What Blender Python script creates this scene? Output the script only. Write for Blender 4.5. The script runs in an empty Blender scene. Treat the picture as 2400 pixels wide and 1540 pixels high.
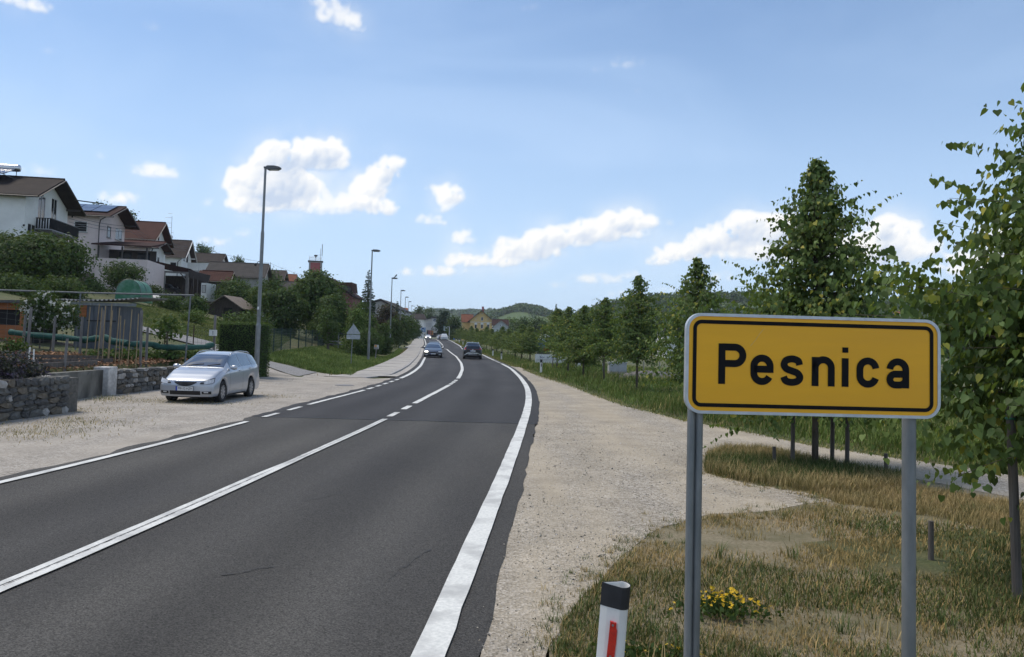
import bpy, bmesh, math, random
import numpy as np
from mathutils import Vector, Matrix

C = bpy.context.scene.collection
SC = bpy.context.scene
rad = math.radians
random.seed(7)
RNG = np.random.default_rng(11)

# ------------------------------------------------------------------ camera
CAM_H = 2.0
PITCH, ROLL = rad(2.957), rad(1.6)
FPX = 1800.0                       # focal length in units of a 2400-wide picture
cam_d = bpy.data.cameras.new('camera')
cam = bpy.data.objects.new('camera', cam_d)
C.objects.link(cam)
SC.camera = cam
cam_d.sensor_fit = 'HORIZONTAL'
cam_d.sensor_width = 36.0
cam_d.lens = 36.0 * FPX / 2400.0
cam_d.shift_y = -65.0 / 2400.0
cam_d.clip_start = 0.05
cam_d.clip_end = 20000.0
CAM_R = Matrix.Rotation(rad(90) + PITCH, 3, 'X') @ Matrix.Rotation(ROLL, 3, 'Z')
cam.matrix_world = Matrix.Translation((0, 0, CAM_H)) @ CAM_R.to_4x4()
CR = np.array(CAM_R)

# ------------------------------------------------------------------ light
SUN_EL, SUN_AZ = rad(62), rad(-66)      # azimuth from +Y towards +X
sun_d = bpy.data.lights.new('sun', 'SUN')
sun = bpy.data.objects.new('sun', sun_d)
C.objects.link(sun)
sun_d.energy = 2.5
sun_d.angle = rad(24)
sun_d.color = (1.0, 0.90, 0.76)
SUNV = Vector((math.sin(SUN_AZ) * math.cos(SUN_EL), math.cos(SUN_AZ) * math.cos(SUN_EL), math.sin(SUN_EL)))
sun.rotation_euler = SUNV.to_track_quat('Z', 'Y').to_euler()

SC.view_settings.view_transform = 'Standard'
SC.view_settings.look = 'None'
SC.view_settings.exposure = 0.36
SC.view_settings.gamma = 1.0
SC.view_settings.use_curve_mapping = False
SC.render.engine = 'CYCLES'
SC.cycles.max_bounces = 8
SC.cycles.transparent_max_bounces = 8
SC.cycles.volume_bounces = 1
SC.cycles.use_denoising = True


def raydir(px, py):
    d = CR @ np.array([(px - 1200.0) / FPX, -(py - 705.0) / FPX, -1.0])
    return d


def at(px, py, Y):
    """world point seen at picture point (2400-wide) at distance Y along +Y"""
    d = raydir(px, py)
    t = Y / d[1]
    return Vector((d[0] * t, Y, CAM_H + d[2] * t))


def azel(px, py):
    d = raydir(px, py)
    d = d / np.linalg.norm(d)
    return math.degrees(math.atan2(d[0], d[1])), math.degrees(math.asin(d[2]))


# ------------------------------------------------------------------ sky
world = bpy.data.worlds.new('World')
SC.world = world
world.use_nodes = True
WT = world.node_tree
WT.nodes.clear()


def wn(kind, **kw):
    n = WT.nodes.new(kind)
    for k, v in kw.items():
        setattr(n, k, v)
    return n


def wl(a, b):
    WT.links.new(a, b)


def wmath(op, a, b=None, c=None, clamp=False):
    n = wn('ShaderNodeMath', operation=op, use_clamp=clamp)
    for i, s in enumerate((a, b, c)):
        if s is None:
            continue
        if isinstance(s, (int, float)):
            n.inputs[i].default_value = s
        else:
            wl(s, n.inputs[i])
    return n.outputs[0]



def vnoise2(x, y, seed=0):
    """smooth lattice noise 0..1 (numpy)"""
    x = np.asarray(x, float); y = np.asarray(y, float)
    xi = np.floor(x).astype(np.int64); yi = np.floor(y).astype(np.int64)
    xf = x - xi; yf = y - yi
    u = xf * xf * (3 - 2 * xf); v = yf * yf * (3 - 2 * yf)

    def h(a, b):
        n = (a * 374761393 + b * 668265263 + seed * 974634777) & 0x7fffffff
        n = ((n ^ (n >> 13)) * 1274126177) & 0x7fffffff
        return ((n ^ (n >> 16)) & 0xffff) / 65535.0
    return (h(xi, yi) * (1 - u) + h(xi + 1, yi) * u) * (1 - v) + (h(xi, yi + 1) * (1 - u) + h(xi + 1, yi + 1) * u) * v


def fbm2(x, y, oct=4, seed=0, gain=0.5):
    a, s, n = 0.0, 1.0, 0.0
    for i in range(oct):
        a = a + s * vnoise2(x * 2 ** i, y * 2 ** i, seed + i * 17)
        n += s
        s *= gain
    return a / n


def blur(a, n):
    for ax in (0, 1):
        for _ in range(2):
            k = 2 * n + 1
            c = np.cumsum(np.pad(a, [(n + 1, n) if i == ax else (0, 0) for i in (0, 1)], mode='edge'), axis=ax)
            a = (np.take(c, range(k, c.shape[ax]), axis=ax) - np.take(c, range(0, c.shape[ax] - k), axis=ax)) / k
    return a


# sky window in degrees that holds the cumulus drawn puff by puff
AZ0, AZ1, EL0, EL1, PPD = -44.0, 44.0, -1.0, 32.0, 26.0


def cloud_image():
    """cumulus heaped from many round puffs, lit from the sun's side (rgb + cover)"""
    W, H = int((AZ1 - AZ0) * PPD), int((EL1 - EL0) * PPD)
    rg = np.random.default_rng(5)
    Zb = np.full((H, W), -1e3, np.float32)
    T = np.zeros((H, W), np.float32)
    K = np.zeros((H, W), np.float32)
    # lobes: picture position, half sizes, density
    lobes = [
        (720, 368, 96, 34, 1), (650, 385, 58, 42, 1), (640, 440, 98, 50, 1), (590, 478, 60, 26, 1), (775, 350, 46, 24, 1),
        (690, 468, 100, 30, .30), (760, 490, 80, 20, .35), (820, 478, 80, 26, .35), (868, 440, 50, 30, .6), (898, 404, 34, 30, .9),
        (930, 382, 22, 16, .9), (890, 490, 50, 20, .8), (752, 440, 22, 18, .25), (850, 478, 60, 24, .5),
        (1050, 460, 38, 28, .55), (1020, 440, 26, 12, .4), (1010, 518, 40, 15, .5), (1085, 558, 30, 22, .45), (1040, 490, 30, 14, .3),
        (1465, 522, 62, 30, .9), (1390, 545, 90, 30, .8), (1310, 560, 80, 30, .8), (1235, 585, 80, 32, .8), (1165, 612, 60, 20, .7), (1522, 522, 22, 20, .6), (1490, 550, 40, 14, .5),
        (1010, 636, 70, 15, .6), (1085, 612, 44, 20, .6), (950, 640, 26, 10, .5), (1045, 640, 60, 14, .5),
        (1745, 538, 62, 36, 1), (1690, 565, 80, 34, 1), (1610, 592, 80, 24, .9), (1545, 612, 44, 14, .8), (1825, 550, 90, 42, .95), (1800, 590, 110, 30, .6), (1900, 590, 80, 36, .7),
        (2075, 540, 46, 30, .8), (2050, 590, 90, 36, .7), (2150, 585, 60, 24, .6), (2135, 530, 34, 14, .6), (2100, 565, 60, 22, .6),
        (795, 42, 60, 22, .35), (775, 8, 50, 18, .3), (835, 66, 28, 12, .35), (1468, 148, 46, 18, .12), (1402, 164, 20, 10, .1),
        (1240, 18, 34, 9, .16), (60, 8, 66, 16, .5), (355, 62, 18, 14, .1), (112, 118, 20, 10, .1), (362, 403, 52, 20, .42),
        (278, 464, 46, 18, .5), (92, 402, 46, 14, .22), (1400, 655, 70, 16, .35), (1310, 668, 40, 10, .25), (1475, 645, 40, 12, .3), (1450, 690, 50, 12, .2),
        (570, 545, 24, 14, .25), (505, 568, 46, 12, .35), (1488, 211, 34, 9, .1), (488, 474, 18, 13, .2), (1690, 650, 30, 16, .25),
        (105, 358, 20, 10, .12), (234, 366, 11, 11, .12), (545, 410, 18, 9, .12), (1570, 522, 20, 12, .14),
        (2280, 620, 80, 30, .5), (2330, 560, 50, 24, .45), (460, 520, 24, 10, .15), (1560, 680, 40, 10, .2), (1990, 650, 50, 10, .2),
    ]
    kd = math.degrees(1.0 / FPX)
    yy, xx = np.mgrid[0:H, 0:W].astype(np.float32)

    def puff(x, y, r, z, d):
        x0, x1 = int(max(0, x - r)), int(min(W - 1, x + r)) + 1
        y0, y1 = int(max(0, y - r)), int(min(H - 1, y + r)) + 1
        if x1 <= x0 or y1 <= y0:
            return
        q = 1 - ((xx[y0:y1, x0:x1] - x) ** 2 + (yy[y0:y1, x0:x1] - y) ** 2) / (r * r)
        ok = q > 0
        s = np.sqrt(np.maximum(q, 0)) * r
        zz = z + s
        b = Zb[y0:y1, x0:x1]
        up = ok & (zz > b)
        b[up] = zz[up]
        T[y0:y1, x0:x1] += np.where(ok, np.sqrt(s) * 3.0 * d, 0)
        K[y0:y1, x0:x1] = np.maximum(K[y0:y1, x0:x1], np.where(ok, np.minimum(1, 0.35 + d), 0))
    for px, py, rx, ry, d in lobes:
        a, e = azel(px, py)
        cx, cy = (a - AZ0) * PPD, (e - EL0) * PPD
        rx, ry = 1.02 * rx * kd * PPD * math.cos(rad(a)), 1.04 * ry * kd * PPD
        n = int(26 + rx * ry * 0.05)
        for i in range(n):
            th = rg.uniform(0, 2 * math.pi)
            q = math.sqrt(rg.uniform(0, 1))
            ux, uy = q * math.cos(th), q * math.sin(th)
            if uy < -0.35:
                uy *= 0.6
            r = ry * rg.uniform(0.22, 0.52) * (1.1 - 0.55 * q)
            x, y, z = cx + ux * rx, cy + uy * ry, rg.uniform(-.3, .5) * ry * (1 - q)
            puff(x, y, r, z, d)
            for j in range(5):
                t2 = rg.uniform(0, 2 * math.pi)
                r2 = r * rg.uniform(0.25, 0.5)
                puff(x + math.cos(t2) * r * .9, y + math.sin(t2) * r * .9, r2, z + r * .2, d * 0.8)
    nz = fbm2(xx / 14, yy / 14, 5, 3, 0.6) - 0.5
    nz2 = fbm2(xx / 60, yy / 60, 4, 9, 0.55) - 0.5
    T = blur(T, 2)
    th = T * (1 + 2.3 * nz + 2.0 * nz2)
    al = 1 - np.exp(-np.maximum(th, 0) / 6.0)
    al = np.clip((al - 0.03) / 0.95, 0, 1)
    al = 0.5 * al + 0.5 * al * al * (3 - 2 * al)
    soft = blur(al.astype(np.float32), 2)
    # sharp lit edges, frayed undersides
    al = 0.45 * al + 0.30 * soft + 0.25 * blur(soft, 5)
    al = np.maximum(al, 0) * np.clip(0.30 + blur(K, 6) * 0.8, 0, 1)
    wide = blur(al.astype(np.float32), 22)
    al = np.maximum(al, 0.75 * wide * np.clip(0.6 + 2.2 * nz2, 0, 1))
    Zs = np.where(Zb < -500, -14, Zb) + nz * 9
    Z1, Z2, Z3 = blur(Zs, 1), blur(Zs, 4), blur(Zs, 14)

    def shade(Z, k):
        gy, gx = np.gradient(Z)
        n = np.sqrt(gx * gx + gy * gy + k)
        return (gx * 0.62 - gy * 0.68 + math.sqrt(k) * 0.5) / n
    lit = 0.34 * shade(Z1, 2.2) + 0.36 * shade(Z2, .9) + 0.45 * shade(Z3, .35)
    thick = blur(np.minimum(T / 60.0, 1.5), 8)
    gy, gx = np.gradient(blur(thick, 16))
    sh = np.clip(0.88 + 0.80 * lit - 0.64 * thick, 0, 1)
    c0, c1 = np.array([.56, .65, .80]), np.array([1.0, .985, .955])
    rgb = c0 + (c1 - c0) * sh[..., None]
    out = np.ones((H, W, 4), np.float32)
    out[..., :3] = rgb
    out[..., 3] = al
    img = bpy.data.images.new('cumulus', W, H, alpha=True, float_buffer=True)
    img.alpha_mode = 'CHANNEL_PACKED'
    img.colorspace_settings.name = 'Non-Color'
    img.pixels.foreach_set(out.ravel())
    img.update()
    return img


def build_sky():
    sky = wn('ShaderNodeTexSky', sky_type='NISHITA')
    sky.sun_disc = False
    sky.sun_elevation = SUN_EL
    sky.sun_rotation = SUN_AZ
    sky.altitude = 200
    sky.air_density = 1.0
    sky.dust_density = 0.25
    sky.ozone_density = 2.6
    tc = wn('ShaderNodeTexCoord')
    vec = tc.outputs['Generated']
    sep = wn('ShaderNodeSeparateXYZ')
    wl(vec, sep.inputs[0])
    X, Y, Z = sep.outputs
    el = wmath('MULTIPLY', wmath('ARCSINE', Z), 57.29578)
    az = wmath('MULTIPLY', wmath('ARCTAN2', X, Y), 57.29578)
    cmb = wn('ShaderNodeCombineXYZ')
    wl(wmath('DIVIDE', wmath('SUBTRACT', az, AZ0), AZ1 - AZ0), cmb.inputs[0])
    wl(wmath('DIVIDE', wmath('SUBTRACT', el, EL0), EL1 - EL0), cmb.inputs[1])
    im = wn('ShaderNodeTexImage', interpolation='Cubic', extension='CLIP')
    im.image = cloud_image()
    wl(cmb.outputs[0], im.inputs[0])
    # unseen clouds go on outside that window, their cover raised for fill light
    mp = wn('ShaderNodeMapping')
    mp.inputs['Location'].default_value = (3.1, .7, 1.3)
    mp.inputs['Scale'].default_value = (1, 1, 2.2)
    wl(vec, mp.inputs[0])
    gen = wn('ShaderNodeTexNoise')
    gen.inputs['Scale'].default_value = 3.4
    gen.inputs['Detail'].default_value = 5
    wl(mp.outputs[0], gen.inputs['Vector'])

    def ramp(v, a, b, c=0.0, d=1.0):
        n = wn('ShaderNodeMapRange', interpolation_type='SMOOTHSTEP')
        wl(v, n.inputs[0])
        for i, k in enumerate((a, b, c, d)):
            n.inputs[i + 1].default_value = k
        return n.outputs[0]
    om = wmath('MAXIMUM', ramp(wmath('ABSOLUTE', az), 36, 45), ramp(el, 24, 36))
    ga = wmath('MULTIPLY', ramp(gen.outputs['Fac'], .49, .64), om)
    al = wmath('MAXIMUM', ga, im.outputs['Alpha'])
    pick = wmath('LESS_THAN', ga, im.outputs['Alpha'])
    mix = wn('ShaderNodeMix', data_type='RGBA')
    wl(pick, mix.inputs['Factor'])
    mix.inputs[6].default_value = (.86, .88, .92, 1)
    wl(im.outputs['Color'], mix.inputs[7])
    # humid air: paler towards the horizon, all the way round
    hz = ramp(el, -6.0, 30.0, 0.94, 0.05)
    bg1 = wn('ShaderNodeBackground')
    bg1.inputs['Strength'].default_value = 0.116
    hs = wn('ShaderNodeHueSaturation')
    hs.inputs['Saturation'].default_value = 1.06
    wl(sky.outputs[0], hs.inputs['Color'])
    wl(hs.outputs[0], bg1.inputs['Color'])
    bgv = wn('ShaderNodeBackground')
    bgv.inputs['Color'].default_value = (0.47, 0.62, 0.84, 1)
    bgv.inputs['Strength'].default_value = 1.0
    # thin high veil
    mq = wn('ShaderNodeMapping')
    mq.inputs['Location'].default_value = (.3, 2.0, .5)
    mq.inputs['Rotation'].default_value = (0, .35, .6)
    mq.inputs['Scale'].default_value = (1, 1, 3.2)
    wl(vec, mq.inputs[0])
    vn = wn('ShaderNodeTexNoise')
    vn.inputs['Scale'].default_value = 2.2
    vn.inputs['Detail'].default_value = 5
    vn.inputs['Distortion'].default_value = .5
    wl(mq.outputs[0], vn.inputs['Vector'])
    hz = wmath('ADD', hz, ramp(vn.outputs['Fac'], .42, .72, 0.0, .20), clamp=True)
    mv = wn('ShaderNodeMixShader')
    wl(hz, mv.inputs[0])
    wl(bg1.outputs[0], mv.inputs[1])
    wl(bgv.outputs[0], mv.inputs[2])
    bg2 = wn('ShaderNodeBackground')
    wl(mix.outputs[2], bg2.inputs['Color'])
    bg2.inputs['Strength'].default_value = 0.86
    ms = wn('ShaderNodeMixShader')
    wl(wmath('MULTIPLY', al, 0.96), ms.inputs[0])
    wl(mv.outputs[0], ms.inputs[1])
    wl(bg2.outputs[0], ms.inputs[2])
    out = wn('ShaderNodeOutputWorld')
    wl(ms.outputs[0], out.inputs[0])
    world.cycles.sampling_method = 'MANUAL'
    world.cycles.sample_map_resolution = 512


build_sky()

# ------------------------------------------------------------------ materials
MATS = {}


def mat(name, c1, c2=None, scale=8.0, rough=0.8, bump=0.0, bscale=None, metal=0.0, spec=0.5, detail=5.0,
        lo=0.35, hi=0.65, c3=None, s3=0.7, coat=0.0, stretch=None, tint=None, transl=0.0, emit=None, estr=0.0, alpha=1.0):
    """procedural material: two colours mixed by noise, a third in large patches, fine relief"""
    if name in MATS:
        return MATS[name]
    m = bpy.data.materials.new(name)
    m.use_nodes = True
    nt = m.node_tree
    nt.nodes.clear()
    N = nt.nodes.new
    L = nt.links.new
    out = N('ShaderNodeOutputMaterial')
    b = N('ShaderNodeBsdfPrincipled')
    b.inputs['Roughness'].default_value = rough
    b.inputs['Metallic'].default_value = metal
    b.inputs['Specular IOR Level'].default_value = spec
    b.inputs['Coat Weight'].default_value = coat
    if coat:
        b.inputs['Coat Roughness'].default_value = 0.04
    tc = N('ShaderNodeTexCoord')
    vec = tc.outputs['Object']
    if stretch:
        mp = N('ShaderNodeMapping')
        mp.inputs['Scale'].default_value = stretch
        L(vec, mp.inputs[0])
        vec = mp.outputs[0]
    if c2 is None:
        c2 = tuple(min(1, x * 1.12) for x in c1)
        c1 = tuple(x * 0.9 for x in c1)

    def noise(s, d=detail, r=0.6):
        n = N('ShaderNodeTexNoise')
        n.inputs['Scale'].default_value = s
        n.inputs['Detail'].default_value = d
        n.inputs['Roughness'].default_value = r
        L(vec, n.inputs['Vector'])
        return n.outputs['Fac']

    def rng(v, a, bb):
        n = N('ShaderNodeMapRange')
        L(v, n.inputs[0])
        n.inputs[1].default_value = a
        n.inputs[2].default_value = bb
        return n.outputs[0]

    def mix(f, a, bb, typ='MIX'):
        n = N('ShaderNodeMix')
        n.data_type = 'RGBA'
        n.blend_type = typ
        if isinstance(f, float):
            n.inputs['Factor'].default_value = f
        else:
            L(f, n.inputs['Factor'])
        for i, q in ((6, a), (7, bb)):
            if isinstance(q, tuple):
                n.inputs[i].default_value = (*q[:3], 1)
            else:
                L(q, n.inputs[i])
        return n.outputs[2]
    col = mix(rng(noise(scale), lo, hi), c1, c2)
    if c3 is not None:
        col = mix(rng(noise(s3, 4.0), 0.45, 0.65), col, c3)
    if tint:
        at_ = N('ShaderNodeAttribute')
        at_.attribute_name = tint
        col = mix(1.0, col, at_.outputs['Color'], 'MULTIPLY')
    L(col, b.inputs['Base Color'])
    if bump:
        bp = N('ShaderNodeBump')
        bp.inputs['Strength'].default_value = 1.0
        bp.inputs['Distance'].default_value = bump
        L(noise(bscale or scale * 2, 4.0), bp.inputs['Height'])
        L(bp.outputs[0], b.inputs['Normal'])
    if emit:
        b.inputs['Emission Color'].default_value = (*emit, 1)
        b.inputs['Emission Strength'].default_value = estr
    res = b.outputs[0]
    if transl:
        t = N('ShaderNodeBsdfTranslucent')
        L(mix(0.5, col, (0.30, 0.42, 0.05)), t.inputs['Color'])
        ms = N('ShaderNodeMixShader')
        ms.inputs[0].default_value = transl
        L(res, ms.inputs[1])
        L(t.outputs[0], ms.inputs[2])
        res = ms.outputs[0]
    if alpha < 1:
        t = N('ShaderNodeBsdfTransparent')
        ms = N('ShaderNodeMixShader')
        ms.inputs[0].default_value = alpha
        L(t.outputs[0], ms.inputs[1])
        L(res, ms.inputs[2])
        res = ms.outputs[0]
    L(res, out.inputs['Surface'])
    m['nodes'] = True
    MATS[name] = m
    return m


# ------------------------------------------------------------------ mesh building
class MB:
    def __init__(self):
        self.v, self.f = [], []

    def add(self, vs, fs):
        n = len(self.v)
        self.v.extend([tuple(p) for p in vs])
        self.f.extend([tuple(i + n for i in f) for f in fs])
        return self

    def box(self, c, s, rz=0.0, taper=1.0):
        cx, cy, cz = c
        sx, sy, sz = (k / 2 for k in s)
        co, si = math.cos(rz), math.sin(rz)
        vs = []
        for z, t in ((-sz, 1), (sz, taper)):
            for x, y in ((-sx, -sy), (sx, -sy), (sx, sy), (-sx, sy)):
                x *= t; y *= t
                vs.append((cx + x * co - y * si, cy + x * si + y * co, cz + z))
        return self.add(vs, [(3, 2, 1, 0), (4, 5, 6, 7), (0, 1, 5, 4), (1, 2, 6, 5), (2, 3, 7, 6), (3, 0, 4, 7)])

    def span(self, a, b):
        """box from corner a to corner b"""
        return self.box([(a[i] + b[i]) / 2 for i in range(3)], [abs(b[i] - a[i]) for i in range(3)])

    def beam(self, p, q, w, h, up=(0, 0, 1)):
        p, q = Vector(p), Vector(q)
        d = (q - p).normalized()
        s = d.cross(Vector(up))
        if s.length < 1e-4:
            s = d.cross(Vector((1, 0, 0)))
        s.normalize()
        u = s.cross(d)
        vs = []
        for o in (p, q):
            for a, b in ((-1, -1), (1, -1), (1, 1), (-1, 1)):
                vs.append(o + s * a * w / 2 + u * b * h / 2)
        return self.add(vs, [(0, 1, 2, 3), (7, 6, 5, 4), (0, 4, 5, 1), (1, 5, 6, 2), (2, 6, 7, 3), (3, 7, 4, 0)])

    def tube(self, pts, r, n=8, cap=True):
        pts = [Vector(p) for p in pts]
        rs = r if isinstance(r, (list, tuple)) else [r] * len(pts)
        vs, fs = [], []
        ref = None
        for i, p in enumerate(pts):
            d = (pts[min(i + 1, len(pts) - 1)] - pts[max(i - 1, 0)]).normalized()
            if ref is None:
                ref = d.cross(Vector((0.31, 0.17, 0.93)))
                if ref.length < 1e-3:
                    ref = d.cross(Vector((1, 0, 0)))
            a = (ref - d * ref.dot(d)).normalized()
            b = d.cross(a)
            ref = a
            for k in range(n):
                t = 2 * math.pi * k / n
                vs.append(p + (a * math.cos(t) + b * math.sin(t)) * rs[i])
        for i in range(len(pts) - 1):
            for k in range(n):
                k2 = (k + 1) % n
                fs.append((i * n + k, i * n + k2, (i + 1) * n + k2, (i + 1) * n + k))
        if cap:
            fs.append(tuple(range(n - 1, -1, -1)))
            fs.append(tuple((len(pts) - 1) * n + k for k in range(n)))
        return self.add(vs, fs)

    def lathe(self, prof, n=24, axis='z', c=(0, 0, 0), closed=False):
        vs, fs = [], []
        for r, h in prof:
            for k in range(n):
                t = 2 * math.pi * k / n
                p = (r * math.cos(t), r * math.sin(t), h)
                if axis == 'y':
                    p = (p[0], p[2], p[1])
                elif axis == 'x':
                    p = (p[2], p[0], p[1])
                vs.append((p[0] + c[0], p[1] + c[1], p[2] + c[2]))
        m = len(prof)
        for i in range(m if closed else m - 1):
            j = (i + 1) % m
            for k in range(n):
                k2 = (k + 1) % n
                fs.append((i * n + k, i * n + k2, j * n + k2, j * n + k))
        if not closed:
            if prof[0][0] > 1e-6:
                fs.append(tuple(range(n - 1, -1, -1)))
            if prof[-1][0] > 1e-6:
                fs.append(tuple((m - 1) * n + k for k in range(n)))
        return self.add(vs, fs)

    def prism(self, poly, a, b, plane='xy'):
        """polygon (2d) pushed from a to b along the third axis"""
        def P(p, h):
            return {'xy': (p[0], p[1], h), 'xz': (p[0], h, p[1]), 'yz': (h, p[0], p[1])}[plane]
        n = len(poly)
        vs = [P(p, a) for p in poly] + [P(p, b) for p in poly]
        fs = [tuple(range(n - 1, -1, -1)), tuple(range(n, 2 * n))]
        fs += [(i, (i + 1) % n, n + (i + 1) % n, n + i) for i in range(n)]
        return self.add(vs, fs)

    def grid(self, rows):
        """rows of points, quads between"""
        n = len(self.v)
        R, K = len(rows), len(rows[0])
        for r in rows:
            self.v.extend([tuple(p) for p in r])
        for i in range(R - 1):
            for j in range(K - 1):
                self.f.append((n + i * K + j, n + i * K + j + 1, n + (i + 1) * K + j + 1, n + (i + 1) * K + j))
        return self

    def mesh(self, name, smooth=False, fix=True):
        me = bpy.data.meshes.new(name)
        me.from_pydata(self.v, [], self.f)
        if fix:
            bm = bmesh.new()
            bm.from_mesh(me)
            bmesh.ops.recalc_face_normals(bm, faces=bm.faces)
            bm.to_mesh(me)
            bm.free()
        if smooth:
            me.shade_smooth()
        me.update()
        return me

    def build(self, name, m, parent=None, smooth=False, bevel=0.0, loc=None, label=None):
        o = bpy.data.objects.new(name, self.mesh(name, smooth))
        C.objects.link(o)
        o.data.materials.append(m)
        if parent is not None:
            o.parent = parent
        if loc is not None:
            o.location = loc
        if bevel:
            md = o.modifiers.new('bevel', 'BEVEL')
            md.width = bevel
            md.segments = 2
            md.limit_method = 'ANGLE'
        if label:
            o['label'] = label
        return o


def tag(o, label, cat, group=None):
    o['label'] = label
    o['category'] = cat
    if group:
        o['group'] = group
    return o


def thing(name, label, cat, loc=(0, 0, 0), rz=0.0, group=None):
    o = bpy.data.objects.new(name, None)
    C.objects.link(o)
    o.empty_display_size = 0.3
    o.location = loc
    o.rotation_euler = (0, 0, rz)
    return tag(o, label, cat, group)


def struct(o):
    o['kind'] = 'structure'
    return o


def dup(root, loc, rz, label, group=None, scale=None):
    r = root.copy()
    C.objects.link(r)
    r.location = loc
    r.rotation_euler = (0, 0, rz)
    r['label'] = label
    if group:
        r['group'] = group
    if scale:
        r.scale = scale
    for ch in list(root.children):
        c = ch.copy()
        C.objects.link(c)
        c.parent = r
        for g in ch.children:
            d = g.copy()
            C.objects.link(d)
            d.parent = c
    return r


def np_mesh(name, V, F, nside, m, tint=None, parent=None, smooth=False, link=True):
    """fast mesh from arrays; every face has nside corners"""
    me = bpy.data.meshes.new(name)
    V = np.ascontiguousarray(V, np.float32).reshape(-1, 3)
    F = np.ascontiguousarray(F, np.int32).reshape(-1, nside)
    me.vertices.add(len(V))
    me.vertices.foreach_set('co', V.ravel())
    me.loops.add(F.size)
    me.loops.foreach_set('vertex_index', F.ravel())
    me.polygons.add(len(F))
    me.polygons.foreach_set('loop_start', np.arange(0, F.size, nside, dtype=np.int32))
    me.polygons.foreach_set('loop_total', np.full(len(F), nside, np.int32))
    if tint is not None:
        a = me.color_attributes.new('tint', 'FLOAT_COLOR', 'POINT')
        t = np.ones((len(V), 4), np.float32)
        t[:, :3] = tint
        a.data.foreach_set('color', t.ravel())
    me.update(calc_edges=True)
    if smooth:
        me.shade_smooth()
    me.materials.append(m)
    if not link:
        return me
    o = bpy.data.objects.new(name, me)
    C.objects.link(o)
    if parent is not None:
        o.parent = parent
    return o


def inpoly(x, y, poly):
    x = np.asarray(x); y = np.asarray(y)
    r = np.zeros(x.shape, bool)
    n = len(poly)
    for i in range(n):
        x1, y1 = poly[i][0], poly[i][1]
        x2, y2 = poly[(i + 1) % n][0], poly[(i + 1) % n][1]
        if y1 == y2:
            continue
        c = ((y1 > y) != (y2 > y)) & (x < (x2 - x1) * (y - y1) / (y2 - y1) + x1)
        r ^= c
    return r


# ------------------------------------------------------------------ lie of the land
def flat(px, py, z=0.0):
    d = raydir(px, py)
    t = (z - CAM_H) / d[2]
    return d[0] * t, d[1] * t


def line_of(pts, far):
    xy = sorted([flat(*p)[::-1] for p in pts] + far)
    ys = np.array([p[0] for p in xy])
    xs = np.array([p[1] for p in xy])
    s0 = (xs[1] - xs[0]) / (ys[1] - ys[0])
    ys = np.concatenate([[-40], ys])
    xs = np.concatenate([[xs[0] + s0 * (-40 - ys[1])], xs])
    # smooth
    yy = np.concatenate([np.arange(-40, 120, 0.5), np.arange(120, 700, 4)])
    xx = np.interp(yy, ys, xs)
    k = np.ones(13) / 13
    sm = np.convolve(np.pad(xx, 6, mode='edge'), k, mode='valid')
    sm[:6] = xx[:6]; sm[-6:] = xx[-6:]
    a = np.concatenate([[-40, ], yy]); b = np.concatenate([[xx[0]], sm])
    return yy, sm


FAR_L = [(130, -14.2), (190, -21.3), (250, -28.2), (400, -45), (700, -75)]
FAR_C = [(130, -11.2), (190, -18.2), (250, -25.1), (400, -42), (700, -72)]
FAR_R = [(130, -8.2), (190, -15.2), (250, -22.1), (400, -39), (700, -69)]
EL_Y, EL_X = line_of([(0, 1137.5), (90, 1117), (315, 1059), (584, 991), (720, 951), (857, 916.4), (941, 888.6), (969, 873.8), (986, 859), (996, 839.7)], FAR_L)
CL_Y, CL_X = line_of([(0, 1388.7), (185, 1313), (370, 1223), (576, 1133), (903, 985), (971, 948), (1054, 904.6), (1075, 889), (1084, 867), (1081, 852.5), (1069, 836.6)], FAR_C)
ER_Y, ER_X = line_of([(1004, 1540), (1039, 1451.7), (1078.7, 1360), (1109, 1284), (1139.5, 1220.5), (1170, 1144), (1198.8, 1071), (1226.6, 995), (1238, 957), (1240, 931), (1236, 910), (1220, 886.5), (1197, 865), (1175, 853.6), (1152, 843), (1133, 834.4)], FAR_R)


def xl(y): return np.interp(y, EL_Y, EL_X)
def xc(y): return np.interp(y, CL_Y, CL_X)
def xr(y): return np.interp(y, ER_Y, ER_X)


def sstep(v, a, b):
    t = np.clip((np.asarray(v, float) - a) / (b - a), 0, 1)
    return t * t * (3 - 2 * t)


def road_z(y):
    return 1.6 * sstep(y, 80, 210)


def wallx(y):
    return np.interp(y, [0, 18.3, 18.6, 23, 30, 33], [-11.15, -11.05, -12.12, -12.08, -11.7, -11.6])


def H(x, y):
    """ground height"""
    x = np.asarray(x, float); y = np.asarray(y, float)
    z = road_z(y)
    u = xl(y) - x
    k = 0.215 * (1 - 0.75 * sstep(y, 120, 260))
    hill = k * np.clip(u - 4.4, 0, 48)
    hill = np.where(u > 4.4, hill - 0.25 * (1 - np.exp(-np.clip(u - 4.4, 0, 60) / 1.2)), hill)
    gard = 0.78 * sstep(wallx(y) - x, 0.05, 0.30) + 0.095 * np.clip(u - 6.2, 0, 30) * (x < wallx(y))
    b = sstep(y, 30.5, 36.5)
    left = gard * (1 - b) + hill * b
    left = left * sstep(y, 2, 9)
    v = x - xr(y)
    right = -0.07 * np.clip(v - 9, 0, 22)
    return z + left + right


_TT = np.concatenate([np.arange(1, 60, 0.04), np.arange(60, 420, 0.2)])


def hit(px, py):
    """point of the ground seen at a picture point"""
    d = raydir(px, py)
    t = _TT / d[1]
    x, y, z = d[0] * t, d[1] * t, CAM_H + d[2] * t
    below = z <= H(x, y)
    i = int(np.argmax(below)) if below.any() else len(t) - 1
    return Vector((x[i], y[i], float(H(x[i], y[i]))))


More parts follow.
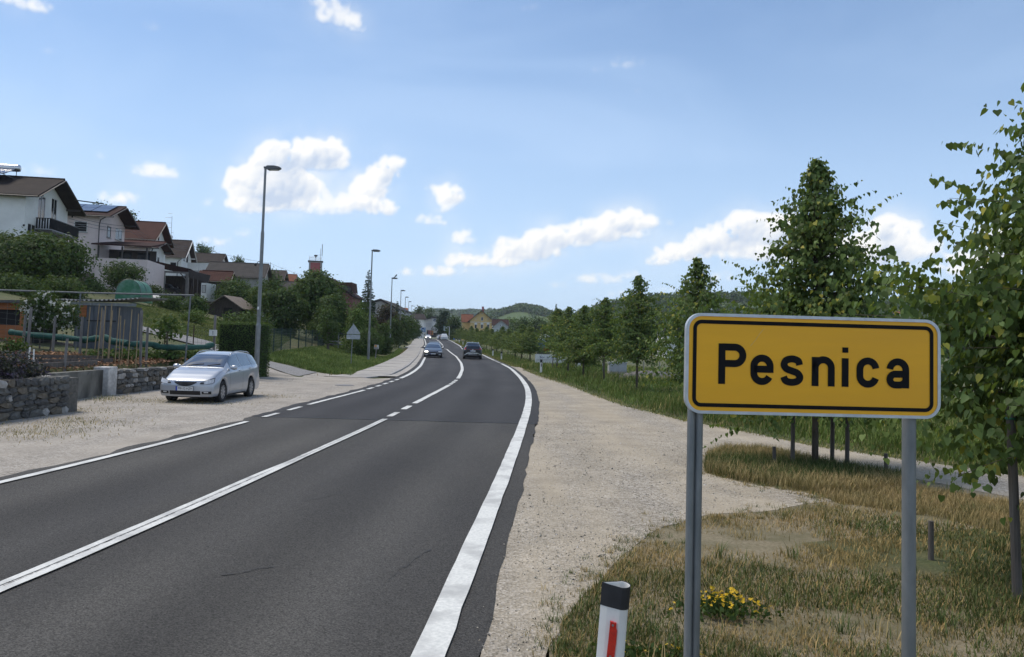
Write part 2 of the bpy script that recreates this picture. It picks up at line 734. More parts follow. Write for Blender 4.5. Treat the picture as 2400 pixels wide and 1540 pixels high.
def gz(x, y):
    return float(H(x, y))

# ------------------------------------------------------------------ ground, road, paths
PAINT = mat('road_paint', (.54, .56, .54), (.70, .71, .68), 30, .75, .002, 60, c3=(.42, .43, .42), s3=2.2)


def ground_material(name, green1, green2, straw, soil, s=1.0, tint=None):
    return mat(name, green1, green2, 3.0 * s, .95, .05, 40 * s, c3=straw, s3=.6 * s, lo=.3, hi=.7, tint=tint)


def asphalt(name, base, light, speck, scale, worn=False):
    m = bpy.data.materials.new(name)
    m.use_nodes = True
    nt = m.node_tree
    b = nt.nodes['Principled BSDF']
    N, L = nt.nodes.new, nt.links.new
    tc = N('ShaderNodeTexCoord')
    vec = tc.outputs['Object']
    vo = N('ShaderNodeTexVoronoi')
    vo.inputs['Scale'].default_value = scale
    L(vec, vo.inputs['Vector'])
    n1 = N('ShaderNodeTexNoise'); n1.inputs['Scale'].default_value = .55; n1.inputs['Detail'].default_value = 6
    mp = N('ShaderNodeMapping'); mp.inputs['Scale'].default_value = (1, .22, 1)
    L(vec, mp.inputs[0]); L(mp.outputs[0], n1.inputs['Vector'])
    n2 = N('ShaderNodeTexNoise'); n2.inputs['Scale'].default_value = scale * .55; n2.inputs['Detail'].default_value = 3
    L(vec, n2.inputs['Vector'])
    r1 = N('ShaderNodeValToRGB')
    r1.color_ramp.elements[0].position = .3; r1.color_ramp.elements[1].position = .72
    r1.color_ramp.elements[0].color = (*base, 1); r1.color_ramp.elements[1].color = (*light, 1)
    L(n1.outputs['Fac'], r1.inputs[0])
    sep = N('ShaderNodeSeparateColor'); L(vo.outputs['Color'], sep.inputs[0])
    mr = N('ShaderNodeMapRange'); L(sep.outputs[0], mr.inputs[0])
    mr.inputs[1].default_value = 0; mr.inputs[2].default_value = 1
    mr.inputs[3].default_value = 1 - speck; mr.inputs[4].default_value = 1 + speck * 1.15
    m2 = N('ShaderNodeMapRange'); L(n2.outputs['Fac'], m2.inputs[0])
    m2.inputs[1].default_value = .3; m2.inputs[2].default_value = .7
    m2.inputs[3].default_value = .78; m2.inputs[4].default_value = 1.22
    mm = N('ShaderNodeMath'); mm.operation = 'MULTIPLY'
    L(mr.outputs[0], mm.inputs[0]); L(m2.outputs[0], mm.inputs[1])
    mx = N('ShaderNodeVectorMath'); mx.operation = 'SCALE'
    L(r1.outputs[0], mx.inputs[0]); L(mm.outputs[0], mx.inputs['Scale'])
    if worn:
        ta_ = N('ShaderNodeAttribute'); ta_.attribute_name = 'tint'
        m4 = N('ShaderNodeVectorMath'); m4.operation = 'MULTIPLY'
        L(mx.outputs[0], m4.inputs[0]); L(ta_.outputs['Color'], m4.inputs[1])
        L(m4.outputs[0], b.inputs['Base Color'])
    else:
        L(mx.outputs[0], b.inputs['Base Color'])
    bp = N('ShaderNodeBump'); bp.inputs['Distance'].default_value = .006
    L(vo.outputs['Distance'], bp.inputs['Height']); L(bp.outputs[0], b.inputs['Normal'])
    b.inputs['Roughness'].default_value = .78
    b.inputs['Specular IOR Level'].default_value = .2
    return m


M_ASPH = asphalt('asphalt_worn', (.046, .0455, .045), (.078, .0755, .070), .55, 120, True)
M_ASPN = asphalt('asphalt_new', (.037, .0375, .040), (.054, .0545, .057), .25, 150, True)
M_DRIVE = asphalt('asphalt_grey', (.15, .15, .15), (.25, .245, .235), .3, 40)


def gravel_mat(name, dark, mid, pale, dust, scale, rot=0.0):
    m = bpy.data.materials.new(name)
    m.use_nodes = True
    nt = m.node_tree
    b = nt.nodes['Principled BSDF']
    N, L = nt.nodes.new, nt.links.new
    tc = N('ShaderNodeTexCoord')
    vec = tc.outputs['Object']
    vo = N('ShaderNodeTexVoronoi'); vo.inputs['Scale'].default_value = scale; L(vec, vo.inputs['Vector'])
    vo2 = N('ShaderNodeTexVoronoi'); vo2.inputs['Scale'].default_value = scale * 2.6; L(vec, vo2.inputs['Vector'])
    sp = N('ShaderNodeSeparateColor'); L(vo.outputs['Color'], sp.inputs[0])
    sp2 = N('ShaderNodeSeparateColor'); L(vo2.outputs['Color'], sp2.inputs[0])
    av = N('ShaderNodeMath'); av.operation = 'ADD'; L(sp.outputs[0], av.inputs[0]); L(sp2.outputs[0], av.inputs[1])
    hv = N('ShaderNodeMath'); hv.operation = 'MULTIPLY'; hv.inputs[1].default_value = .5; L(av.outputs[0], hv.inputs[0])
    rp = N('ShaderNodeValToRGB')
    e = rp.color_ramp.elements
    e[0].position = .08; e[0].color = (*dark, 1)
    e[1].position = .92; e[1].color = (*pale, 1)
    k = e.new(.45); k.color = (*mid, 1)
    L(hv.outputs[0], rp.inputs[0])
    n1 = N('ShaderNodeTexNoise'); n1.inputs['Scale'].default_value = .8; n1.inputs['Detail'].default_value = 8; n1.inputs['Roughness'].default_value = .6
    m0 = N('ShaderNodeMapping'); m0.inputs['Rotation'].default_value = (0, 0, rot); m0.inputs['Scale'].default_value = (1.0, .16, 1)
    L(vec, m0.inputs[0]); L(m0.outputs[0], n1.inputs['Vector'])
    mr = N('ShaderNodeMapRange'); L(n1.outputs['Fac'], mr.inputs[0]); mr.inputs[1].default_value = .36; mr.inputs[2].default_value = .62
    mr.inputs[3].default_value = .0; mr.inputs[4].default_value = .82
    mx = N('ShaderNodeMix'); mx.data_type = 'RGBA'
    L(mr.outputs[0], mx.inputs['Factor']); L(rp.outputs[0], mx.inputs[6]); mx.inputs[7].default_value = (*dust, 1)
    n3 = N('ShaderNodeTexNoise'); n3.inputs['Scale'].default_value = 1.1; n3.inputs['Detail'].default_value = 6
    L(vec, n3.inputs['Vector'])
    m3 = N('ShaderNodeMapRange'); L(n3.outputs['Fac'], m3.inputs[0]); m3.inputs[1].default_value = .3; m3.inputs[2].default_value = .7
    m3.inputs[3].default_value = .84; m3.inputs[4].default_value = 1.14
    sc = N('ShaderNodeVectorMath'); sc.operation = 'SCALE'
    L(mx.outputs[2], sc.inputs[0]); L(m3.outputs[0], sc.inputs['Scale'])
    L(sc.outputs[0], b.inputs['Base Color'])
    bp = N('ShaderNodeBump'); bp.inputs['Distance'].default_value = .012
    L(vo.outputs['Distance'], bp.inputs['Height']); L(bp.outputs[0], b.inputs['Normal'])
    b.inputs['Roughness'].default_value = .95
    b.inputs['Specular IOR Level'].default_value = .2
    return m


M_GRAV = gravel_mat('gravel', (.10, .092, .078), (.30, .27, .22), (.50, .47, .425), (.385, .335, .255), 34, .22)
M_GRAVL = gravel_mat('gravel_lot', (.12, .115, .10), (.30, .275, .24), (.48, .46, .425), (.355, .325, .28), 28)
M_CONC = mat('concrete', (.32, .30, .27), (.42, .40, .36), 5, .9, .003, 60, c3=(.27, .26, .245), s3=.5)
M_KERB = mat('kerb_stone', (.26, .255, .24), (.36, .35, .34), 12, .9, .004, 50)
M_SOIL = mat('grass_ground', (.055, .075, .022), (.10, .115, .040), 5, .95, .05, 30, c3=(.13, .115, .05), s3=.45)
M_DRY = mat('dry_grass_ground', (.20, .165, .095), (.31, .27, .185), 26, .95, .02, 90, c3=(.15, .135, .07), s3=1.3)


def sheet(name, poly, off, m, ragged=0.0, seed=0, step=0.3, hole=None):
    """ground sheet inside a world polygon, laid on the terrain"""
    pts = []
    n = len(poly)
    k = 0.0
    for i in range(n):
        a, b = Vector(poly[i][:2]), Vector(poly[(i + 1) % n][:2])
        L = (b - a).length
        st = max(1, int(L / step))
        nrm = Vector((-(b - a).y, (b - a).x)).normalized() if L > 1e-6 else Vector((0, 0))
        for j in range(st):
            p = a + (b - a) * j / st
            w = 0
            if ragged:
                w = ragged * (fbm2(p.x * 1.3 + 31, p.y * 1.3 + seed * 7, 4, seed, .65) - 0.5) * 2
            pts.append(p + nrm * w)
    bm = bmesh.new()
    vs = [bm.verts.new((p.x, p.y, 0)) for p in pts]
    es = [bm.edges.new((vs[i], vs[(i + 1) % len(vs)])) for i in range(len(vs))]
    bmesh.ops.triangle_fill(bm, use_beauty=True, use_dissolve=False, edges=es)
    for v in bm.verts:
        v.co.z = gz(v.co.x, v.co.y) + off
    me = bpy.data.meshes.new(name)
    bmesh.ops.recalc_face_normals(bm, faces=bm.faces)
    for f in bm.faces:
        if f.normal.z < 0:
            f.normal_flip()
    bm.to_mesh(me)
    bm.free()
    o = bpy.data.objects.new(name, me)
    C.objects.link(o)
    me.materials.append(m)
    return struct(o)


def strip(name, ys, fa, fb, off, m, rough_a=0.0, rough_b=0.0, seed=1):
    """band between two lines x=f(y)"""
    ys = np.asarray(ys, float)
    a = np.array([float(fa(y)) for y in ys]) + rough_a * (fbm2(ys * 1.7, ys * 0 + seed, 4, seed, .65) - .5) * 2
    b = np.array([float(fb(y)) for y in ys]) + rough_b * (fbm2(ys * 1.7, ys * 0 + seed + 5, 4, seed + 3, .65) - .5) * 2
    o_ = off * (1 + ys / 60)
    mb = MB()
    rows = []
    for i, y in enumerate(ys):
        r = []
        for t in np.linspace(0, 1, 5):
            x = a[i] + (b[i] - a[i]) * t
            r.append((x, y, float(road_z(y)) + o_[i]))
        rows.append(r)
    mb.grid(rows)
    return mb.build(name, m)


# base terrain
gx = np.unique(np.concatenate([np.arange(-1600, -120, 40), np.arange(-120, -40, 4), np.arange(-40, 14, .5), np.arange(14, 60, 3), np.arange(60, 300, 20), np.arange(300, 2600, 100)]))
gy = np.unique(np.concatenate([np.arange(-60, 0, 6), np.arange(0, 60, .6), np.arange(60, 140, 2), np.arange(140, 420, 10), np.arange(420, 5200, 120)]))
GX, GY = np.meshgrid(gx, gy)
ON_ROAD = (GX > xl(GY) - 3.6) & (GX < xr(GY) + 1.5)
GZ = H(GX, GY) - np.where(ON_ROAD, 0.04, 0.0)
# keep the graded lots a hair under their sheets
vi = np.arange(GX.size).reshape(GX.shape)
F = np.stack([vi[:-1, :-1], vi[:-1, 1:], vi[1:, 1:], vi[1:, :-1]], -1).reshape(-1, 4)
bumpy = (fbm2(GX / 1.7, GY / 1.7, 3, 4) - .5) * 0.10 * sstep(np.abs(GX), 5, 9)
near_lot = (GY < 36) & (GX > xl(GY) - 7.5)
o = np_mesh('ground', np.stack([GX, GY, GZ + np.where(near_lot | (GX > xl(GY) - 4), 0, bumpy)], -1), F, 4, M_SOIL, smooth=True)
struct(o)

YS = np.concatenate([np.arange(-12, 60, .4), np.arange(60, 140, 1.5), np.arange(140, 420, 6)])
SEAM = flat(905, 986)[1]


def carriageway(name, ys, el, er, off, m, seed):
    """road sheet; the wheel paths are polished a little paler, the middle of each lane stays oily"""
    nx = 33
    a = xl(ys) - el + .16 * (fbm2(ys * 1.7, ys * 0 + seed, 4, seed, .65) - .5) * 2
    b = xr(ys) + er + .05 * (fbm2(ys * 1.9, ys * 0 + seed + 5, 4, seed + 3, .65) - .5) * 2
    t = np.linspace(0, 1, nx)
    X = a[:, None] + (b - a)[:, None] * t
    Y = np.repeat(ys[:, None], nx, 1)
    Z = road_z(Y) + off * (1 + Y / 60)
    c = xc(ys)[:, None]
    wl_, wr_ = (c - xl(ys)[:, None]) / 2, (xr(ys)[:, None] - c) / 2
    tint = np.full(X.shape, .96)
    for cen in (c - wl_, c + wr_):
        for dx in (-.78, .78):
            tint += .20 * np.exp(-((X - cen - dx) / .33) ** 2)
        tint -= .12 * np.exp(-((X - cen) / .35) ** 2)
    tint *= .90 + .22 * fbm2(X * .9, Y * .25, 4, seed + 20)
    # dust blown in from the gravel
    e = np.minimum(X - a[:, None], 3)
    tint += .55 * np.exp(-e / .22) * fbm2(X * 2, Y * .8, 3, seed + 31)
    idx = np.arange(X.size).reshape(X.shape)
    F = np.stack([idx[:-1, :-1], idx[:-1, 1:], idx[1:, 1:], idx[1:, :-1]], -1).reshape(-1, 4)
    tt = tint.reshape(-1, 1) * np.array([[1.0, .995, .98]])
    return struct(np_mesh(name, np.stack([X, Y, Z], -1).reshape(-1, 3), F, 4, m, tt))


carriageway('road', YS, .32, .31, .012, M_ASPH, 3)
ysn = np.concatenate([np.arange(SEAM, 60, .4), np.arange(60, 140, 1.5), np.arange(140, 420, 6)])
carriageway('road_resurfaced', ysn, .40, .34, .017, M_ASPN, 8)
M_CRACK = mat('crack_tar', (.016, .016, .016), (.026, .026, .026), 20, .7)
for k, pts in enumerate((((1010, 1290), (960, 1325), (930, 1342), (905, 1372)), ((700, 1182), (760, 1168), (830, 1150)), ((640, 1330), (590, 1338), (520, 1352)), ((1050, 938), (1085, 934), (1130, 936), (1190, 933)), ((420, 1195), (470, 1180), (530, 1172)), ((1120, 1110), (1100, 1140), (1090, 1172)))):
    w = [Vector((*flat(*p), 0)) for p in pts]
    f = []
    for i in range(len(w) - 1):
        for q in range(10):
            p = w[i].lerp(w[i + 1], q / 10)
            f.append(p + Vector((.05 * (vnoise2(p.x * 7, p.y * 7, k) - .5), .12 * (vnoise2(p.x * 6, p.y * 6, k + 9) - .5), 0)))
    wd_ = [.004 + .012 * vnoise2(i * .5, k, 4) for i in range(len(f))]
    mbc = MB(); mbc.grid([[(p.x, p.y - v, .0235 + .01 * (p.y > SEAM)) for v in (-d, d)] for p, d in zip(f, wd_)])
    struct(mbc.build('road_crack', M_CRACK))
mb = MB()
jy = np.linspace(0, 1, 60)
mb.grid([[(float(xl(SEAM)) - .3 + t * (float(xr(SEAM)) - float(xl(SEAM)) + .6), SEAM + dy + .05 * (fbm2(t * 9, 0, 3, 2) - .5) + .12 * (t - .5), .024) for t in jy] for dy in (-.015, .035)])
struct(mb.build('road_joint', mat('bitumen', (.012, .012, .013), (.02, .02, .02), 20, .5)))


def markline(name, f, y0, y1, w, off=.026):
    n = max(3, int((y1 - y0) / (.4 if y1 < 90 else 2.0)))
    ys = np.linspace(y0, y1, n)
    o = strip(name, ys, lambda y: f(y) - w / 2, lambda y: f(y) + w / 2, off, PAINT, .012, .012, int(y0 * 3) % 50)
    return struct(o)


# right edge line: broad and almost unbroken
markline('edge_line', xr, -12, flat(1175.6, 853.6)[1], .21)
y = flat(1172, 852)[1]
for i in range(4):
    markline('edge_line_dash', xr, y + .3, y + 1.3, .2); y += 1.75
markline('edge_line', xr, y + .4, 400, .2)
# left edge line
Yd = [flat(*p)[1] for p in ((584, 991.2), (607, 980), (651, 971), (668, 964), (708, 956), (720.6, 951), (857, 916.4))]
markline('edge_line', xl, -12, Yd[0], .13)
markline('edge_line_dash', xl, Yd[1], Yd[2], .13)
markline('edge_line_dash', xl, Yd[3], Yd[4], .13)
markline('edge_line', xl, Yd[5], Yd[6], .14)
y = Yd[6] + .5
yend = flat(941, 888.6)[1]
while y + 1.0 < yend:
    markline('edge_line_dash', xl, y, y + 1.0, .14); y += 1.6
markline('edge_line', xl, yend, 400, .19)
# centre line: a worn double strip near, single further on
Yc = [flat(*p)[1] for p in ((903, 985), (912, 979), (940, 969.4), (943, 962), (966, 954), (971.5, 948), (1054, 904.6), (1075, 889))]
yw = flat(640, 1106)[1]
markline('centre_line', lambda y: xc(y) - .05 * float(sstep(-y, -yw - 1.5, -yw + 1)), -10, Yc[0], .075)
markline('centre_line', lambda y: xc(y) + .045 + .02 * float(sstep(-y, -yw - 1.5, -yw + 1)), -10, Yc[0], .085)
M_WORN = mat('worn_paint', (.30, .30, .29), (.62, .62, .60), 26, .85, .003, 50, lo=.42, hi=.56, c3=(.10, .10, .10), s3=9)
struct(strip('worn_line_gap', np.arange(-10, Yc[0], .3), lambda y: xc(y) - .06, lambda y: xc(y) + .05, .021, M_WORN, .015, .01, 9))
markline('centre_line_dash', xc, Yc[1], Yc[2], .15)
markline('centre_line_dash', xc, Yc[3], Yc[4], .16)
markline('centre_line', xc, Yc[5], Yc[6], .17)
y = Yc[6] + .35
for i in range(3):
    markline('centre_line_dash', xc, y, y + 1.0, .17); y += 1.42
markline('centre_line', xc, Yc[7], 400, .19)

# concrete gutter, kerb and pavement on the left, from the driveway on
KY = np.concatenate([np.arange(37.2, 60, .4), np.arange(60, 140, 1.5), np.arange(140, 330, 6)])


def kerbx(y):
    return xl(y) - .78 - 1.0 * sstep(-y, -41.5, -37.0) ** 2


def pavx(y):
    return kerbx(y) - .2 - 1.75


struct(strip('gutter', np.concatenate([np.arange(38.5, 60, .4), np.arange(60, 140, 1.5), np.arange(140, 330, 6)]), lambda y: xl(y) - .36, kerbx, .030, M_CONC))
mb = MB()
rows = []
for y in KY:
    kx, z = float(kerbx(y)), float(road_z(y))
    h = .02 + .11 * float(sstep(y, 37.5, 42))
    rows.append([(kx + .02, y, z - .02), (kx, y, z + h), (kx - .15, y, z + h + .005), (kx - .16, y, z + h - .02)])
mb.grid(rows)
struct(mb.build('kerb', M_KERB, bevel=0))
mb = MB()
rows = []
for y in KY:
    kx, px, z = float(kerbx(y)) - .155, float(pavx(y)), float(road_z(y))
    h = .02 + .11 * float(sstep(y, 37.5, 42))
    rows.append([(kx, y, z + h), (kx * .5 + px * .5, y, z + h + .012), (px, y, z + h + .02), (px - .02, y, z - .15)])
mb.grid(rows)
struct(mb.build('pavement', M_CONC))
# expansion joints across the pavement
mb = MB()
for y in list(np.arange(42, 130, 6.0)):
    kx, px, z = float(kerbx(y)) - .17, float(pavx(y)) + .02, float(road_z(y)) + .155
    mb.box(((kx + px) / 2, y, z - .003), (abs(kx - px), .014, .012))
struct(mb.build('pavement_joint', mat('joint_dark', (.20, .19, .18), None, 10)))

# gravel lot on the left, the driveway, the lane up the slope
LOT = [(float(xl(y)) - .2, y) for y in np.arange(4, 38.6, .8)]
LOT += [flat(*p) for p in ((877, 888), (821, 882.5), (744, 874), (700, 884), (614, 874), (606, 868))]
LOT += [(float(wallx(y)) - .04, y) for y in (32.6, 30, 26, 23, 20, 18.62, 18.25, 15, 9, 4)]
sheet('gravel_lot', LOT, .007, M_GRAVL, .10, 4)
DRV = [flat(*p) for p in ((744, 874), (700, 884), (614, 874), (600, 869))] + [(-13.2, 35.2)] + [flat(*p) for p in ((614, 843),)] + [tuple(hit(620, 846).xy), tuple(hit(680, 858).xy)]
sheet('driveway', [flat(744, 874.5), flat(700, 884), flat(612, 873.5), tuple(hit(560, 858).xy), tuple(hit(500, 826).xy), tuple(hit(500, 806).xy), tuple(hit(560, 822).xy), tuple(hit(620, 845).xy), tuple(hit(680, 859).xy)], .035, M_DRIVE, .05, 2)
la = [hit(*p) for p in ((250, 744), (298, 759), (340, 769), (420, 786), (470, 797), (508, 807))]
lb = [hit(*p) for p in ((250, 752), (298, 770), (340, 781), (420, 801), (470, 814), (508, 826))]
rows = []
for i in range(len(la) - 1):
    for k in range(8):
        a, b = la[i].lerp(la[i + 1], k / 8), lb[i].lerp(lb[i + 1], k / 8)
        rows.append([(p.x, p.y, gz(p.x, p.y) + .07) for p in (a.lerp(b, t) for t in np.linspace(0, 1, 7))])
struct(MB().grid(rows).build('lane', M_DRIVE))
# covers in the ground
for (px, py, r) in ((807, 904, .38), (1054.7, 864.7, .32)):
    x, y = flat(px, py)
    struct(MB().lathe([(r, .0), (r, .026), (r * .9, .030)], 28, c=(x, y, 0)).build('manhole_cover', mat('cast_iron', (.16, .155, .15), (.22, .21, .2), 20, .6)))

# gravel on the right: the lay-by and the farm track that leaves it
GR = [(float(xr(y)) + .28, y) for y in np.arange(1.0, 60, .8)]
GR += [flat(*p) for p in ((1240, 858), (1246, 852), (1228, 861), (1226, 868), (1262, 881), (1330, 902), (1400, 930), (1470, 954), (1530, 968), (1600, 986), (1700, 1004), (1800, 1024), (1900, 1044), (2050, 1067), (2200, 1089), (2400, 1117), (2700, 1160))]
GR += [flat(*p) for p in ((2700, 1250), (2400, 1172), (2200, 1132), (2120, 1118), (1960, 1094), (1800, 1058), (1690, 1052), (1655, 1068), (1650, 1110), (1740, 1132), (1900, 1158), (1955, 1176), (1820, 1196), (1660, 1206), (1560, 1235), (1490, 1278), (1440, 1320), (1400, 1352), (1350, 1410), (1310, 1460), (1288, 1540))]
GR += [(.25, 3.2), (.1, 1.0)]
sheet('gravel_track', GR, .007, M_GRAV, .12, 9, .2)
# dry verge under the sign and around the near trees
DRYP = [(.15, 1), (.45, 9), (1.2, 13), (3.0, 14.4), (5.6, 14.3), (7.7, 11.5), (9, 10), (14, 7), (14, 1)]
sheet('dry_verge', DRYP, .003, M_DRY, 0, 9, .3)

# ------------------------------------------------------------------ foliage
def leaf_mat(name, a, b, yellow=(.20, .22, .04), s=.7, transl=.16, rough=.7):
    return mat(name, a, b, s * 3, rough, 0, spec=.16, c3=yellow, s3=s, tint='tint', transl=transl, lo=.3, hi=.7)


M_LIN = leaf_mat('linden_leaf', (0.056, 0.096, 0.034), (0.092, 0.143, 0.043), (0.112, 0.152, 0.043), .6, .26, .55)
M_LEAFD = leaf_mat('dark_leaf', (0.031, 0.059, 0.020), (0.056, 0.095, 0.028), (0.056, 0.090, 0.025), .3)
M_LEAFM = leaf_mat('mid_leaf', (0.036, 0.070, 0.022), (0.062, 0.106, 0.031), (0.078, 0.118, 0.031), .25)
M_LEAFL = leaf_mat('light_leaf', (0.062, 0.110, 0.029), (0.098, 0.150, 0.038), (0.120, 0.162, 0.043), .3)
M_PURP = leaf_mat('purple_leaf', (.034, .020, .020), (.060, .036, .032), (.05, .04, .03), .4)
M_SPRUCE = leaf_mat('spruce_needle', (0.017, 0.041, 0.022), (0.031, 0.062, 0.034), (0.022, 0.048, 0.029), .5, .08, .7)
M_HEDGE = leaf_mat('hedge_leaf', (0.029, 0.060, 0.018), (0.052, 0.091, 0.026), (0.065, 0.111, 0.029), .8, .15)
M_WOOD_FAR = leaf_mat('woodland_leaf', (0.044, 0.078, 0.031), (0.075, 0.120, 0.044), (0.091, 0.130, 0.047), .02, .08, .8)
M_GRASS = mat('grass_blade', (.066, .098, .030), (.098, .130, .042), 1.2, .75, 0, spec=.15, tint='tint', transl=.08)
M_BARK = mat('bark', (.075, .060, .048), (.14, .12, .10), 18, .9, .01, 40, stretch=(1, 1, .25))
M_STAKE = mat('stake_wood', (.070, .060, .052), (.13, .115, .10), 14, .85, .004, 60, stretch=(1, 1, .12))

RHOMB = np.array([(0, 0, 0), (-.36, .42, .06), (0, 1, -.04), (.36, .42, .06)])
RH_F = np.array([(0, 1, 2, 3)])
HEART = np.array([(0, 0, 0), (-.28, -.10, .03), (-.46, .14, .07), (-.42, .42, .06), (-.20, .76, .0), (0, 1.06, -.06),
                  (.20, .76, .0), (.42, .42, .06), (.46, .14, .07), (.28, -.10, .03), (0, .45, -.04)])
HE_F = np.array([(0, 1, 2, 10), (10, 2, 3, 4), (10, 4, 5, 6), (10, 6, 7, 8), (0, 10, 8, 9)])


def orient(dirs, nrm):
    """frames with y=dirs, z near nrm -> (N,3,3) columns x,y,z"""
    y = dirs / np.linalg.norm(dirs, axis=1, keepdims=True)
    z = nrm - y * (nrm * y).sum(1, keepdims=True)
    z /= np.linalg.norm(z, axis=1, keepdims=True) + 1e-9
    x = np.cross(y, z)
    return np.stack([x, y, z], -1)


def leaves(pos, dirs, nrm, size, shape=RHOMB, faces=RH_F):
    R = orient(dirs, nrm)
    V = np.einsum('nij,kj->nki', R, shape) * size[:, None, None] + pos[:, None, :]
    n, k = len(pos), len(shape)
    Fc = (faces[None] + (np.arange(n) * k)[:, None, None]).reshape(-1, faces.shape[1])
    return V.reshape(-1, 3), Fc


def tints(n, k, lo=.7, hi=1.3, yel=0.0, rg=RNG):
    t = rg.uniform(lo, hi, n)
    c = np.stack([t, t, t], -1)
    if yel:
        y = rg.uniform(0, 1, n) < yel
        c[y] = np.array([3.6, 2.3, 1.4]) * rg.uniform(.7, 1.15, (y.sum(), 1))
    return np.repeat(c, k, 0)


def rand_dirs(n, rg):
    v = rg.normal(size=(n, 3))
    return v / np.linalg.norm(v, axis=1, keepdims=True)


def linden_parts(h, z0, rmax, seed, leaf=.085, dens=1.0, pw=1.25):
    """young linden: straight leader, level branches, hanging heart leaves. Returns leaf arrays and wood mesh builder"""
    rg = np.random.default_rng(seed)
    wood = MB()
    wood.tube([(0, 0, 0), (.01, .0, h * .3), (.02, -.01, h * .6), (0, .01, h * .97)], [.055 * h / 5, .048 * h / 5, .028 * h / 5, .006], 8)
    P, D, Nn, S = [], [], [], []
    nb = int(185 * dens * h / 5)
    for i in range(nb):
        t = (i + rg.uniform(0, 1)) / nb
        zc = z0 + (h * .985 - z0) * t ** 1.05
        # crown outline: broad low down, slim leader on top, uneven
        w = (min(1.0, .70 + 1.5 * t) * (1 - t ** pw) ** .95 + .13 * (1 - t)) * rmax
        L = w * rg.uniform(.42, 1.08) * (1.28 if rg.uniform() < .10 else 1) * (.82 + .45 * vnoise2(math.cos(i * 2.39996) * 1.6 + 7, zc * 1.5 + math.sin(i * 2.39996) * 1.6, seed))
        a = i * 2.39996 + rg.uniform(-.5, .5)
        up = rg.uniform(.15, .75) + .7 * t * rg.uniform(.3, 1)
        pts = []
        for q in np.linspace(0, 1, 6):
            r = L * q
            pts.append(np.array([math.cos(a) * r, math.sin(a) * r, zc - .22 * L + up * L * q - .34 * L * q * q]))
        if i % 2 == 0 or t > .6:
            wood.tube(pts, [.010 * L + .004, .009 * L + .003, .007 * L + .002, .004, .003, .002], 4, cap=False)
        pts = np.array(pts)

        def leafy(pp, n, s0=.12):
            for q in np.linspace(s0, 1, n) + rg.uniform(-.03, .03, n):
                q = min(max(q, 0.02), .999) * (len(pp) - 1)
                j = int(q)
                p = pp[j] + (pp[j + 1] - pp[j]) * (q - j)
                fw = pp[j + 1] - pp[j]
                fw = fw / (np.linalg.norm(fw) + 1e-6)
                sd = np.cross(fw, [0, 0, 1.0]) * rg.choice([-1, 1])
                o = p + sd * rg.uniform(.0, .05) + np.array([0, 0, -.02])
                P.append(o)
                D.append(np.array([0, 0, -1.0]) + .45 * fw * rg.uniform(0, 1) + .55 * sd + rg.normal(size=3) * .28)
                Nn.append(fw * .6 + sd * rg.uniform(-.3, 1) + np.array([0, 0, .55]) + rg.normal(size=3) * .45)
                S.append(leaf * rg.uniform(.5, 1.2) * (1 - .35 * (q / (len(pp) - 1))))
        leafy(pts, max(5, int(L / .075)))
        for s in range(int(3 + 5 * L)):
            q = rg.uniform(.12, .92) * 5
            j = int(q)
            b = pts[j] + (pts[min(j + 1, 5)] - pts[j]) * (q - j)
            aa = a + rg.choice([-1, 1]) * rg.uniform(.5, 1.3)
            l2 = L * rg.uniform(.22, .48) + .10
            tu = rg.uniform(-.5, .9)
            tw = np.array([b + np.array([math.cos(aa) * l2 * k, math.sin(aa) * l2 * k, tu * l2 * k - .3 * l2 * k * k]) for k in np.linspace(0, 1, 4)])
            leafy(tw, max(4, int(l2 / .055)), .1)
    return np.array(P), np.array(D), np.array(Nn), np.array(S), wood, rg


def linden_tree(root, h, z0, rmax, seed, leaf=.085, dens=1.0, single=0, view=None, pw=1.25):
    P, D, Nn, S, wood, rg = linden_parts(h, z0, rmax, seed, leaf, dens, pw)
    wood.build('trunk', M_BARK, root, smooth=True)
    idx = np.arange(len(P))
    if single:
        # the leaves that face the road and stand out most become parts of their own
        key = (P @ np.array(view)) + rg.uniform(0, .25, len(P)) + S * 4
        top = np.argsort(-key)[:single]
        meshes = []
        for c, (tn, col) in enumerate((('a', .75), ('b', 1.0), ('c', 1.25))):
            me = np_mesh('leaf', HEART, HE_F, 4, M_LIN, np.full((11, 3), col), link=False, smooth=False)
            meshes.append(me)
        R = orient(D[top], Nn[top])
        for k, i in enumerate(top):
            o = bpy.data.objects.new('leaf', meshes[k % 3])
            C.objects.link(o)
            o.parent = root
            M = Matrix(R[k].tolist()).to_4x4()
            M = Matrix.Translation(P[i].tolist()) @ M @ Matrix.Scale(float(S[i]), 4)
            o.matrix_local = M
        idx = np.setdiff1d(idx, top)
    V, Fc = leaves(P[idx], D[idx], Nn[idx], S[idx], HEART, HE_F)
    o = np_mesh('crown', V, Fc, 4, M_LIN, tints(len(idx), 11, .5, 1.5, .07, rg), root)
    if single:
        o['kind'] = 'stuff'
    return root


